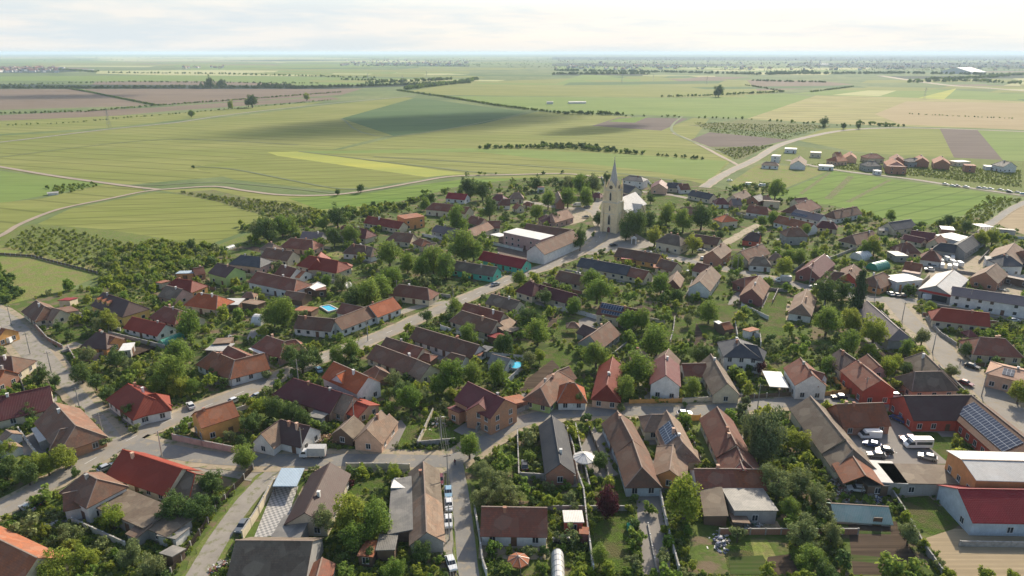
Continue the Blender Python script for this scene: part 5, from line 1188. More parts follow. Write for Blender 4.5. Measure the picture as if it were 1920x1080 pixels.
fr2 = random.Random(4); used = set()
for h_, l_, k_ in HALL:
    if not k_ or k_ not in r_wings: continue
    y_ = pix(h_.location)[1]
    if y_ < 430 or y_ > 1040 or fr2.random() < .35: continue
    a, b, w, he, hr = r_wings[k_][0]; M_ = h_.matrix_basis; A = M_ @ Vector((a.x, a.y, 0)); B = M_ @ Vector((b.x, b.y, 0)); d = (B - A); d.z = 0; d.normalize(); s_ = Vector((-d.y, d.x, 0))
    for sg in fr2.sample((-1, 1), 2):
        q0 = A + s_ * sg * (w / 2 + 3.4) - d * 4; q1 = q0 + d * fr2.uniform(16, 30)
        def ok(p):
            for cx, cy, hx, hy, dx, dy in FOOT:
                u, v = p.x - cx, p.y - cy
                if abs(u * dx + v * dy) < hx + .4 and abs(-u * dy + v * dx) < hy + .4: return False
            return all((r_[0] - p.x) ** 2 + (r_[1] - p.y) ** 2 > (r_[2] + 2) ** 2 for r_ in ROADS)
        pts = [q0.lerp(q1, i / 12) for i in range(13)]
        if all(ok(p) for p in pts):
            st = fr2.choice(('wood', 'conc', 'conc', 'white', 'wall', 'rust')); c0, c1 = pix(q0), pix(q1); cm_ = pix((q0 + q1) / 2); hc = pix(h_.location)
            rel = 'right of' if cm_[0] > hc[0] + 6 else ('left of' if cm_[0] < hc[0] - 6 else 'beside')
            fence([c0, c1], fr2.uniform(1.2, 1.7), st, {'wood': 'plain board', 'conc': 'grey concrete', 'white': 'whitewashed', 'wall': 'cream plastered', 'rust': 'brick-coloured'}[st] + ' plot fence ' + rel + ' ' + k_); break
# ------------------------------------------------------------------ poles and wires
POLES = [(305,861,8),(568,855,8),(745,560,8),(97,700,7.5),(150,768,7),(194,820,7),(57,665,8),(22,610,8),(1420,768,8),(1619,754,8),(1840,744,8),(1691,602,7.5),(1748,662,7.5),(1640,560,8.5),(1382,512,8),(828,835,8.5),(840,910,8.5),(843,1012,8.5),(990,520,8),(1117,455,8),(850,570,7.5),(1518,532,7.5),(665,800,8),(1815,580,8),(1300,468,8),(690,640,8),(560,718,8),(1370,520,7.5)]
pm = None; tops = []
for i, (x, y, h) in enumerate(POLES):
    p = P(x, y); c = min(HALL, key=lambda q: (q[0].location - p).length if q[2] else 1e9)
    r = empty('utility_pole', p, R(20), label='grey utility pole with crossarm standing near ' + c[2], cat='pole', group='utility poles along the village streets')
    tops.append(p + Vector((0, 0, h)))
    if pm is None:
        a, b_, d = MB(), MB(), MB(); a.tube((0, 0, 0), (0, 0, 8), .17, .10, 8); b_.box(-.9, -.05, 7.3, .9, .05, 7.42)
        for sx in (-.8, 0, .8): d.tube((sx, 0, 7.42), (sx, 0, 7.62), .05, .04, 6)
        pm = [a.mesh('shaft', M_CONC), b_.mesh('crossarm', M_WOOD), d.mesh('insulator', M_FRAME)]
    for n, me in zip(('shaft', 'crossarm', 'insulator'), pm): o = bpy.data.objects.new(n, me); COL.objects.link(o); o.parent = r; o.scale = (1, 1, h / 8)
def wire(a, b, lab):
    m = MB(); a, b = Vector(a), Vector(b); n = 10
    for off in (-.8, -.3, .3, .8):
        o = Vector((off, 0, -.4)); q = [a.lerp(b, i / n) + o - Vector((0, 0, 1.2 * 4 * (i / n) * (1 - i / n))) for i in range(n + 1)]
        for i in range(n): m.beam(q[i], q[i + 1], .035, .035)
    m.build('power_line', plain('wire', (.20, .19, .18), .6), None, label=lab, cat='power line')
wire(tops[15], tops[16], 'pale overhead wires crossing the street bend near camera'); wire(tops[16], tops[17], 'overhead wires above the cars on the bottom street'); wire(tops[17], P(856, 1150, 0) + Vector((0, 0, 8.4)), 'overhead wires leaving the picture at the bottom')

# ------------------------------------------------------------------ small things
def polytunnel(a, b, w, h, mat, label, hoops=True):
    p, q = P(*a), P(*b); d = q - p; r = empty('polytunnel', p, math.atan2(d.y, d.x), label=label, cat='polytunnel'); l = d.length; n = 9
    c = MB(); A = [(w / 2 * math.cos(t), h * math.sin(t)) for t in [math.pi * i / n for i in range(n + 1)]]
    for i in range(n): c.face([Vector((0, A[i][0], A[i][1])), Vector((l, A[i][0], A[i][1])), Vector((l, A[i + 1][0], A[i + 1][1])), Vector((0, A[i + 1][0], A[i + 1][1]))])
    for x in (0, l): c.face([Vector((x, y, z)) for y, z in A])
    c.build('cover', mat, r)
    for j in range(int(l // 1.5) + 1):
        m = MB()
        for i in range(n): m.beam((min(l, j * 1.5), A[i][0] * 1.01, A[i][1] * 1.01), (min(l, j * 1.5), A[i + 1][0] * 1.01, A[i + 1][1] * 1.01), .06, .06)
        m.build('hoop', M_METAL, r)
    FOOT.append(((p.x + q.x) / 2, (p.y + q.y) / 2, l / 2, w / 2, d.x / l, d.y / l))
PF = plain('plastic_film', (.62, .61, .58), .35, 0, .12, .8); GF = plain('green_film', (.05, .30, .20), .35)
polytunnel((1045,1044), (1047,1095), 2.6, 2, PF, 'white round-topped polytunnel at the bottom edge'); polytunnel((479,604), (498,606), 6, 3.2, PF, 'white ribbed polytunnel in the left gardens')
polytunnel((302,648), (342,632), 3, 2, GF, 'long thin green polytunnel behind the maroon hip house'); polytunnel((1604,487), (1624,483), 7, 3.6, PF, 'big white polytunnel in the right village gardens')
polytunnel((1634,506), (1658,500), 6, 3.2, GF, 'green domed polytunnel beside the brown hip house'); polytunnel((1420,300+193), (1548,493), .1, .1, GF, 'x') if 0 else None
polytunnel((645,541), (655,536), 3, 2, PF, 'small white polytunnel among the trees of mid village'); polytunnel((421,470), (438,464), 2.5, 1.6, PF, 'white low tunnel in the garden behind pink house')
polytunnel((1540,493), (1549,490), 5, 3, PF, 'small white tent beside the maroon metal gabled house')
def pool(x, y, r_m, label, rect=None):
    m, t, b = newmat('pool_water'); b.inputs['Base Color'].default_value = (.02,.42,.62,1); b.inputs['Roughness'].default_value = .08
    if rect:
        g = [P(*q) for q in rect]; c = sum(g, Vector()) / 4; o = empty('swimming_pool', c, 0, label=label, cat='pool'); w = MB(); w.face([p - c + Vector((0, 0, .5)) for p in g]); k = MB()
        for i in range(4): k.beam(g[i] - c + Vector((0, 0, .35)), g[(i + 1) % 4] - c + Vector((0, 0, .35)), .5, .7)
    else:
        o = empty('swimming_pool', P(x, y), 0, label=label, cat='pool'); w = MB(); k = MB(); n = 24; c = [Vector((r_m * math.cos(a), r_m * math.sin(a), 1.0)) for a in [2 * math.pi * i / n for i in range(n)]]; w.face([p * 1 for p in c])
        for i in range(n): k.beam(c[i] - Vector((0, 0, .45)), c[(i + 1) % n] - Vector((0, 0, .45)), .12, 1.15)
    w.build('water', m, o); k.build('rim', M_FRAME if rect else plain('pool_wall', (.55,.57,.58), .5), o)
pool(968, 690, 2.6, 'round above-ground pool with pale rim beside the pool house'); pool(0, 0, 0, 'bright blue rectangular pool behind the L-shaped white house', [(600,577),(618,574),(634,582),(616,587)])
def gazebo(x, y, w, h, mat, label, n=8):
    o = empty('gazebo', P(x, y), 0, label=label, cat='gazebo'); m = MB(); c = [Vector((w / 2 * math.cos(a), w / 2 * math.sin(a), h * .68)) for a in [2 * math.pi * i / n + .2 for i in range(n)]]; t = Vector((0, 0, h))
    for i in range(n): m.face([c[i], c[(i + 1) % n], t]); m.face([c[i], c[(i + 1) % n], c[(i + 1) % n] - Vector((0, 0, .25)), c[i] - Vector((0, 0, .25))])
    m.build('canopy', mat, o)
    for p in c[::2]: q = MB(); q.tube((p.x * .95, p.y * .95, 0), (p.x * .95, p.y * .95, h * .68), .05, .05, 6); q.build('post', M_METAL, o)
    k = MB()
    for i in range(n): k.beam(c[i] + Vector((0, 0, .03)), t + Vector((0, 0, .03)), .06, .05)
    k.build('rib', M_METAL, o); p = P(x, y); FOOT.append((p.x, p.y, w / 2, w / 2, 1, 0))
gazebo(972, 1066, 4.4, 3.0, roofm('rust'), 'brick-red eight-sided garden parasol tent near bottom edge'); gazebo(1095, 872, 5.6, 3.2, PF, 'white twelve-sided party tent behind the white wall', 12)
def wayside():
    o = empty('shrine', P(1188, 458), R(-20), label='white arched wayside shrine beside the church square', cat='shrine'); a = MB(); W_ = wallm('white')
    for sx in (-1, 1): q = MB(); q.box(sx * 1.1 - .22, -.25, 0, sx * 1.1 + .22, .25, 3); q.build('pillar', W_, o)
    a.box(-1.5, -.5, 3, 1.5, .5, 3.4); a.face([Vector((-1.5, -.5, 3.4)), Vector((1.5, -.5, 3.4)), Vector((0, -.5, 4.4))]); a.face([Vector((-1.5, .5, 3.4)), Vector((1.5, .5, 3.4)), Vector((0, .5, 4.4))])
    a.face([Vector((-1.5, -.5, 3.4)), Vector((0, -.5, 4.4)), Vector((0, .5, 4.4)), Vector((-1.5, .5, 3.4))]); a.face([Vector((1.5, -.5, 3.4)), Vector((0, -.5, 4.4)), Vector((0, .5, 4.4)), Vector((1.5, .5, 3.4))]); a.build('pediment', W_, o)
wayside()
def water_tank(x, y, label):
    o = empty('water_barrel', P(x, y), 0, label=label, cat='barrel'); m = MB(); m.tube((0, 0, 0), (0, 0, 1.6), .7, .75, 14); m.tube((0, 0, 1.6), (0, 0, 2.0), .75, .2, 14); m.build('body', GF, o); k = MB(); k.tube((0, 0, 2.0), (0, 0, 2.1), .22, .22, 10); k.build('lid', M_FRAME, o)
water_tank(1181, 995, 'round green water barrel beside the paved garden path')
def person(x, y, ang, top, legs, label):
    me = bpy.data.meshes.new('person'); V = [(0,0,.92),(0,.0,1.15),(0,0,1.38),(0,0,1.50),(0,.02,1.62),(-.11,0,.88),(-.13,.10,.48),(-.13,.02,.06),(.11,0,.88),(.13,-.10,.48),(.13,-.14,.06),(-.2,0,1.38),(-.25,.02,1.1),(-.24,.12,.86),(.2,0,1.38),(.25,-.02,1.1),(.24,-.06,.84),(-.13,.14,.03),(.13,-.02,.03)]
    E = [(0,1),(1,2),(2,3),(3,4),(0,5),(5,6),(6,7),(0,8),(8,9),(9,10),(2,11),(11,12),(12,13),(2,14),(14,15),(15,16),(7,17),(10,18)]; rd = [.15,.14,.15,.06,.105,.10,.065,.05,.10,.065,.05,.07,.048,.035,.07,.048,.035,.04,.04]
    bm = bmesh.new(); lay = bm.verts.layers.skin.verify(); vs = [bm.verts.new(v) for v in V]
    for a, b in E: bm.edges.new((vs[a], vs[b]))
    for i, v in enumerate(vs): v[lay].radius = (rd[i], rd[i]); v[lay].use_root = i == 0
    bm.to_mesh(me); bm.free(); me.materials.append(plain('cloth_' + legs, PAINT[legs], .9))
    o = bpy.data.objects.new('person', me); COL.objects.link(o); o.location = P(x, y) + Vector((0, 0, .27)); o.rotation_euler = (0, 0, R(ang)); o.modifiers.new('skin', 'SKIN'); m = o.modifiers.new('sub', 'SUBSURF'); m.levels = m.render_levels = 1
    tag(o, label, 'person')
    t = MB(); prev = None
    for z, rx, ry in ((.88,.17,.13),(1.1,.17,.13),(1.3,.22,.14),(1.43,.20,.12),(1.48,.08,.07)):
        ring = [Vector((rx * math.cos(a), ry * math.sin(a), z)) for a in [2 * math.pi * k / 10 for k in range(10)]]
        if prev: 
            for k in range(10): t.face([prev[k], prev[(k + 1) % 10], ring[(k + 1) % 10], ring[k]])
        prev = ring
    t.build('shirt', plain('cloth_' + top, PAINT[top], .9), o)
    h = MB(); prev = None
    for z, q in ((1.60,.105),(1.68,.115),(1.75,.10),(1.80,.05)):
        ring = [Vector((q * math.cos(a), .01 + q * math.sin(a), z)) for a in [2 * math.pi * k / 10 for k in range(10)]]
        if prev:
            for k in range(10): h.face([prev[k], prev[(k + 1) % 10], ring[(k + 1) % 10], ring[k]])
        prev = ring
    h.build('hair', M_TYRE, o)
person(853, 874, 20, 'darkred', 'black', 'person in dark red top walking at the street corner')
person(1799, 686, 60, 'blue', 'black', 'person in blue walking on the wide road')

def heap(x, y, w, d, h, cols, label, cat='heap', n=60, ln=.9, seed=1):
    q = random.Random(seed); o = empty(cat.replace(' ', '_'), P(x, y), q.uniform(0, 3), label=label, cat=cat)
    for j, c in enumerate(cols):
        m = MB()
        for i in range(n // len(cols)):
            px_, py_ = q.gauss(0, .33) * w, q.gauss(0, .33) * d; z = max(.05, h * (1 - (px_ / w) ** 2 * 2 - (py_ / d) ** 2 * 2)) * q.random(); a = q.uniform(0, 3.14); l = ln * q.uniform(.5, 1.2)
            p = Vector((px_, py_, z)); v = Vector((math.cos(a), math.sin(a), q.uniform(-.3, .3))) * l / 2
            if cat == 'woodpile': m.tube(p - v, p + v, .11, .11, 6)
            else: m.beam(p - v, p + v, q.uniform(.1, .5), q.uniform(.05, .3))
        m.build('debris', plain('heap_%02d%02d%02d' % tuple(int(k * 99) for k in c), c, .8), o)
TANW = (.42, .27, .14); GW = (.3, .28, .25); WW_ = (.6, .58, .54)
heap(618, 826, 6, 3.5, 1.6, [TANW, (.30, .17, .09)], 'heap of split firewood in the yard beside the plank shed', 'woodpile', 160, .7, 2)
heap(600, 832, 4, 2, 1, [TANW, GW], 'smaller firewood heap by the street fence near the cottage', 'woodpile', 70, .7, 3)
heap(822, 792, 5, 3, 1.3, [(.5, .32, .22), WW_], 'brick and rubble heap beside the big brick house drive', 'heap', 110, .6, 4)
for i, (x, y, lab) in enumerate([(1566, 905, 'junk heap left of the orange-red yard canopy'), (1580, 925, 'scrap heap in front of the yard canopy'), (1640, 935, 'scrap pile just above the old greenhouse'), (1650, 852, 'coloured junk by the lower end of the van yard'), (1560, 890, 'scrap iron beside the orchard trees and long barn'), (1410, 985, 'plank pile below the grey corrugated barn'), (1352, 1020, 'rubble heap at the end of narrow shed'), (340, 1008, 'tin scraps behind the flat grey annexe'), (415, 1066, 'rags and buckets beside the mossy barn'), (720, 780, 'clutter behind the pink gabled house'), (430, 634, 'tin clutter above the tan L-shaped house'), (96, 988, 'garden clutter below the weathered hip house'), (1900, 535, 'white bags and scrap behind the long white building'), (1880, 545, 'pallets in the yard of the long white building')]):
    heap(x, y, 4, 3, 1.1, [GW, WW_, random.Random(i).choice([(.10, .12, .2), (.22, .09, .06), (.1, .16, .12), (.25, .17, .1)])], lab, 'junk', 70, .9, 10 + i)
# yards: paved aprons beside the near houses, garden beds and plot fences behind them
yr = random.Random(21)
VWW = [(P(x, y).x, P(x, y).y) for x, y in VILL]
def pip_(x, y):
    c = False; j = len(VWW) - 1
    for i in range(len(VWW)):
        xi, yi = VWW[i]; xj, yj = VWW[j]
        if (yi > y) != (yj > y) and x < (xj - xi) * (y - yi) / (yj - yi) + xi: c = not c
        j = i
    return c
def free_rect(pts):
    for p in pts:
        for cx, cy, hx, hy, dx, dy in FOOT:
            a_, b_ = p.x - cx, p.y - cy
            if abs(a_ * dx + b_ * dy) < hx + .3 and abs(-a_ * dy + b_ * dx) < hy + .3: return False
        for q in ROADS:
            if (q[0] - p.x) ** 2 + (q[1] - p.y) ** 2 < (q[2] + 3.2) ** 2: return False
    return True
nb = 0; NFOOT = list(FOOT)
for cx, cy, hx, hy, dx, dy in NFOOT:
    py = pix((cx, cy, 0))[1]
    if py < 440 or hx < 4 or py > 1100: continue
    d = Vector((dx, dy, 0)); s = Vector((-dy, dx, 0)); c = Vector((cx, cy, 0))
    z = .087 + .00006 * nb
    if yr.random() < .75:
        sg = yr.choice((-1, 1)); w = yr.uniform(2, 4.2); q = [c - d * (hx + .5) + s * sg * hy * .8, c + d * (hx + .8) + s * sg * hy * .8, c + d * (hx + .8) + s * sg * (hy + w), c - d * (hx + .5) + s * sg * (hy + w)]
        if all(pip_(p.x, p.y) for p in q[2:]): sheet('yard', q, z, yr.choice((M_PAVE, M_PAVE, M_GRAV, M_SAND))); nb += 1
    for k in range(2):
        L1, L2 = yr.uniform(4, 9), yr.uniform(2.5, 5); off = (hx + L1 + 2) * yr.choice((-1, 1)) ; o2 = yr.uniform(-6, 6); m = c + d * off + s * o2
        if yr.random() < .5: m = c + s * (hy + L2 + 5) * yr.choice((-1, 1)) + d * yr.uniform(-5, 5)
        q = [m - d * L1 - s * L2, m + d * L1 - s * L2, m + d * L1 + s * L2, m - d * L1 + s * L2]
        if free_rect(q + [m]) and all(pip_(p.x, p.y) for p in q):
            mt = yr.choice((C_BED, C_BEDG, G_LAWN, G_VERGE, G_LAWN, G_MEADOW)); sheet('garden_bed' if mt in (C_BED, C_BEDG) else 'grass_plot', q, z + .0001, mt); nb += 1
            if mt in (C_BED, C_BEDG, G_LAWN): GARD.append([(p.x, p.y) for p in q])
print('yards', nb)
# ------------------------------------------------------------------ trees
def leafmat(name, c1, c2, tr=.35):
    m = bpy.data.materials.new(name); m.use_nodes = True; t = m.node_tree; b = t.nodes['Principled BSDF']; o = t.nodes['Material Output']
    oi = N(t, 'ShaderNodeObjectInfo'); g = N(t, 'ShaderNodeNewGeometry')
    a = mixc(t, oi.outputs['Random'], c1, c2)
    r = N(t, 'ShaderNodeMapRange'); r.inputs[3].default_value = .62; r.inputs[4].default_value = 1.35; t.links.new(g.outputs['Random Per Island'], r.inputs[0])
    h = N(t, 'ShaderNodeHueSaturation'); t.links.new(r.outputs[0], h.inputs['Value']); t.links.new(a, h.inputs['Color'])
    t.links.new(h.outputs[0], b.inputs['Base Color']); b.inputs['Roughness'].default_value = .75; b.inputs['Specular IOR Level'].default_value = .15
    tl = N(t, 'ShaderNodeBsdfTranslucent'); mx_ = N(t, 'ShaderNodeMixShader'); mx_.inputs[0].default_value = tr
    h2 = N(t, 'ShaderNodeHueSaturation'); h2.inputs['Value'].default_value = 1.35; h2.inputs['Hue'].default_value = .485; t.links.new(h.outputs[0], h2.inputs['Color']); t.links.new(h2.outputs[0], tl.inputs[0])
    t.links.new(b.outputs[0], mx_.inputs[1]); t.links.new(tl.outputs[0], mx_.inputs[2]); t.links.new(mx_.outputs[0], o.inputs[0]); return m
LEAF = {'r': leafmat('leaf_green', (.130,.215,.036), (.180,.250,.050), .42), 'd': leafmat('leaf_dark', (.082,.140,.036), (.115,.170,.044), .25), 'l': leafmat('leaf_light', (.200,.270,.036), (.245,.285,.050), .45),
        'o': leafmat('leaf_olive', (.165,.210,.075), (.200,.230,.085), .3), 'p': leafmat('leaf_purple', (.085,.022,.026), (.10,.028,.032), .25), 'c': leafmat('leaf_conifer', (.050,.085,.034), (.07,.105,.040), .12), 'w': leafmat('leaf_willow', (.125,.165,.068), (.150,.180,.075), .3)}
M_BARK = plain('bark', (.13,.10,.075), .95, 0, .25, 3)
def crown_mesh(seed, tone, n_cl, n_leaf, leaf, sx=1., sz=.95, conic=False):
    "crown around the origin with radius about 1: leaf faces on and inside overlapping clumps"
    q = random.Random(seed); mb_v, mb_f = [], []
    cl = []
    for i in range(n_cl):
        u = q.uniform(-1, 1); a = q.uniform(0, 2 * math.pi); rr_ = q.uniform(.30, .88) * (1 + .18 * math.sin(3 * a + seed)); s = math.sqrt(1 - u * u)
        if conic: z = q.uniform(-.95, .95); k = .62 * (1 - (z + 1) / 2) ** .7 + .05; c = Vector((math.cos(a) * k * q.random(), math.sin(a) * k * q.random(), z * sz)); cr_ = .16 + .26 * (1 - (z + 1) / 2)
        else:
            c = Vector((s * math.cos(a) * rr_ * sx, s * math.sin(a) * rr_ * sx, u * rr_ * sz)); cr_ = q.uniform(.14, .40)
            if c.z < -.45: c.z *= .7
        cl.append((c, cr_))
    tot = sum(r_ * r_ for _, r_ in cl)
    for c, cr_ in cl:
        for j in range(int(n_leaf * cr_ * cr_ / tot)):
            d = Vector((q.gauss(0, 1), q.gauss(0, 1), q.gauss(0, 1) + .25)).normalized(); p = c + d * cr_ * (q.uniform(.55, 1.08) if q.random() < .85 else q.uniform(.1, .6)); 
            nn = (d + Vector((q.uniform(-1, 1), q.uniform(-1, 1), q.uniform(-.6, 1))) * .75).normalized(); x = nn.orthogonal().normalized(); x.rotate(Matrix.Rotation(q.uniform(0, 6.28), 3, nn)); y = nn.cross(x)
            e = leaf * q.uniform(.6, 1.35); b = len(mb_v)
            mb_v += [p - x * e - y * e * .3, p + y * e * -.8 + nn * e * .2, p + x * e * .9 + y * e * .2, p + y * e * .85 - nn * e * .15]; mb_f.append((b, b + 1, b + 2, b + 3))
    me = bpy.data.meshes.new('crown'); me.from_pydata([tuple(v) for v in mb_v], [], mb_f); me.materials.append(LEAF[tone]); me.update(); return me
def trunk_mesh(seed, h0, tall=False):
    q = random.Random(seed); m = MB(); top = Vector((q.uniform(-.06, .06), q.uniform(-.06, .06), h0)); m.tube((0, 0, -1.25), top * 1 - Vector((0, 0, 0)), .085, .05, 8)
    for i in range(5):
        a = q.uniform(0, 6.28); z = q.uniform(-.55, .0) ; b = Vector((math.cos(a) * .55, math.sin(a) * .55, z + .55)); m.tube((0, 0, z), b, .04, .015, 6)
        m.tube(b, b + Vector((q.uniform(-.2, .2), q.uniform(-.2, .2), .25)), .015, .006, 5)
    return m.mesh('trunk', M_BARK)
VAR = {}
def variants(tone, big):
    k = (tone, big)
    if k not in VAR:
        n = 2 if not big else (3 if tone in 'rld' else 2); out_ = []
        for i in range(n):
            sd_ = hash_(tone) * 10 + i + (100 if big else 0); con = tone == 'c'
            if big: cm = crown_mesh(sd_, tone, 58, 6000, .046, .95 + .1 * (i % 2), .92 + .12 * (i % 3), con)
            else: cm = crown_mesh(sd_, tone, 22, 1100, .095, .95, .9, con)
            out_.append((cm, trunk_mesh(sd_, .35)))
        VAR[k] = out_
    return VAR[k]
def hash_(s): return sum(ord(c) for c in s)
TONE = {'r': ('leafy green', 'tree'), 'd': ('dark green', 'tree'), 'l': ('light yellow-green', 'tree'), 'o': ('olive green', 'tree'), 'p': ('dark purple-leaved', 'tree'), 'c': ('dark conical', 'conifer'), 'w': ('tall grey-green', 'tree')}
TREES = []       # x, y, radius, object, tone
tr = random.Random(42)
def tree(wx, wy, r, tone, sz=1.0):
    big = r > 2.1; cm, tm = tr.choice(variants(tone, big)); zc = r * sz * (1.12 if r > 2 else .95)
    o = empty('tree' if tone != 'c' else 'conifer', (wx, wy, 0), tr.uniform(0, 6.28))
    sxy, sxy2 = tr.uniform(.85, 1.1), tr.uniform(.85, 1.12); sz *= tr.uniform(.86, 1.22) if sz == 1.0 else 1.
    for n, me in (('trunk', tm), ('crown', cm)):
        c = bpy.data.objects.new(n, me); COL.objects.link(c); c.parent = o; c.location = (0, 0, zc); c.scale = (r * sxy, r * sxy2, r * sz * (1 if n == 'crown' else .93))
    TREES.append([wx, wy, r, o, tone]); return o
HAND = '''83,993,14,l 212,970,26,l 190,1015,18,o 130,1002,20,o 155,1050,28,l 245,1040,24,o 282,1062,22,o 317,1012,15,l 327,950,32,d 368,955,28,d 247,902,10,d 141,883,11,d 10,880,24,d 52,890,22,d 88,872,22,l 128,862,14,l 100,1062,34,l
395,905,25,d 405,940,14,d 390,965,11,l 605,975,27,o 655,965,36,l 702,975,36,r 665,1005,30,r 740,888,17,l 658,905,8,p 724,922,11,r 742,963,10,l 650,1072,20,r 740,1072,24,r 640,1045,15,d 460,856,23,r 690,1040,18,d
880,836,27,r 905,882,21,o 930,905,25,o 957,930,24,o 912,932,22,o 1068,930,15,o 1078,948,13,o 992,1033,15,o 1020,1030,11,d 950,1062,17,r 1018,1062,15,r 792,1035,20,d 780,1070,17,l 1125,1042,21,r 1138,1064,19,l 1142,940,31,p 1125,864,20,d 993,853,14,r 930,845,13,l 1085,1058,9,l 895,862,12,d
1285,935,43,l 1218,950,14,r 1190,1050,17,o 1240,1045,20,o 1300,1058,14,l 1384,1000,19,o 1460,908,30,o 1500,902,24,o 1530,928,22,o 1482,950,22,r 1505,1000,30,o 1520,1045,28,r 1545,1075,22,d 1560,1000,22,o 1548,960,18,o 1705,1000,23,o 1697,968,15,l 1680,915,13,l 1705,917,8,r 1727,918,8,r 1750,917,8,r 1600,936,8,l 1780,1072,14,l 1850,1074,18,l 1900,1076,14,l
75,703,17,d 101,715,14,d 60,727,12,l 152,700,19,d 178,715,19,d 200,738,14,d 165,665,17,o 216,672,20,d 240,683,13,o 256,695,14,l 320,700,32,r 330,722,20,l 300,722,22,r 361,725,16,r 335,662,30,r 222,755,13,d 243,772,17,d 253,802,11,o 52,775,15,d 150,768,11,o 166,790,13,o 180,806,13,o 192,826,14,o 15,840,18,l 120,857,25,l 66,872,24,l 
455,746,13,r 482,768,21,l 472,792,22,d 512,766,23,d 545,772,20,d 566,784,18,d 452,822,13,d 430,816,14,o 500,793,12,d 562,790,14,d 610,800,13,d 405,706,12,d 418,716,12,d 396,698,12,d 460,704,9,r 500,700,11,o 526,700,11,r 566,676,24,d 545,664,22,d 592,670,16,d 512,676,11,d 600,716,12,d 585,712,9,r 553,697,10,r 632,668,18,r 660,655,19,r 770,746,25,r 752,732,22,d 738,712,20,o 685,738,9,r 790,742,16,o 845,704,30,r 820,722,18,r 846,738,14,l 888,702,22,r 935,700,22,r 992,675,16,o 1012,668,14,l 1118,664,26,r 1084,748,15,d 
1190,690,31,r 1171,728,23,r 1300,725,17,r 1310,664,19,d 1328,668,17,d 1166,762,11,o 1284,757,7,d 1275,736,6,l 1404,730,13,l 1430,716,9,r 1425,688,13,p 1404,690,10,d 1450,736,8,o 1472,735,7,o 1392,766,13,w 1400,752,11,w 1437,812,40,w 1425,845,22,w 1404,806,12,w 1480,822,20,l 1505,828,18,l 1520,800,10,l 1300,846,9,d 1238,800,10,l 1210,800,9,l
1555,685,18,r 1586,714,9,d 1665,726,10,l 1682,722,13,l 1665,690,19,l 1682,678,16,l 1700,692,15,d 1785,696,14,o 1912,736,22,l 1602,742,6,r
205,602,21,l 190,610,14,o 110,614,11,d 130,628,11,d 158,628,9,d 352,607,23,r 530,586,27,r 513,592,20,r 690,552,29,r 711,540,25,r 664,557,24,d 735,522,22,r 640,530,15,o 612,528,12,r 812,490,25,r 836,500,22,r 790,500,20,r 730,475,24,r 764,494,18,r 860,412,24,r 868,460,28,r 888,470,20,r 626,444,18,d 655,440,17,r 632,406,20,d 605,420,11,r 500,430,22,d 528,424,20,r 480,432,16,o 548,424,16,r 358,458,11,d 975,522,14,r 1120,545,27,r 1110,524,22,r 1132,530,12,l 1008,622,26,r 990,598,22,d 1075,574,16,r 1022,556,16,d 944,646,22,d 880,626,22,r 850,574,16,r 800,592,14,d 1232,640,29,r 1178,602,20,r 1204,598,20,r 1240,532,20,r 1270,556,15,d 1330,586,20,r 1384,492,13,r 1470,500,20,l 1500,482,17,r 1550,546,25,d 1580,545,19,d 1612,548,28,c 1552,600,28,r 1600,602,25,l 1640,622,28,l 1592,640,24,r 1700,652,15,r 1730,632,16,o 1813,655,15,d 1742,575,11,r 1290,600,12,o 1165,580,12,l
1190,420,25,d 1212,414,20,d 1174,432,18,d 1228,444,17,l 1122,410,13,d 1088,448,14,d 1112,438,5,r 1040,408,13,d 1028,374,17,r 1065,370,19,r 1100,370,16,r 1005,398,14,r 1250,402,18,r 1282,412,22,r 1300,456,17,l 1316,406,23,d 1455,354,18,r 918,390,15,d 880,352,18,d 905,358,16,d 862,362,8,r 808,372,12,d 795,382,12,r 1090,346,20,r 1112,345,18,o 1068,345,15,o 1005,345,12,d 1138,334,9,d 1220,372,10,d 1672,404,11,r 1838,448,16,l 1862,445,15,l 1780,414,11,d 1765,418,9,d 1812,424,12,d 1640,462,17,l 1620,466,14,r 1510,430,12,r 1450,410,12,r 1430,415,11,r 1480,480,14,r 1530,478,12,r 1350,440,10,d
358,213,6,r 432,197,7,l 472,189,11,d 465,192,8,d 575,182,7,l 633,360,6,d 676,353,8,d 362,312,4,d 394,155,9,d 416,155,7,d 1348,170,10,d 1342,175,6,d 1545,228,8,d 1582,236,6,d 1610,236,5,d 1545,236,4,d'''
def s_at(y): return max(.3, pxm(y))
for tk in HAND.split():
    x, y, rp, tone = tk.split(','); x, y, rp = float(x), float(y), float(rp); r = rp / s_at(y + rp * .8); sz = 1.0
    if tone == 'c': sz = 1.9; r *= .8
    if tone == 'w': sz = 1.25
    if (x, y) in ((918, 390), (1088, 448)): sz = 1.5
    p = P(x, y, r * sz * 1.1); tree(p.x, p.y, r, tone, sz)
print('hand trees', len(TREES))
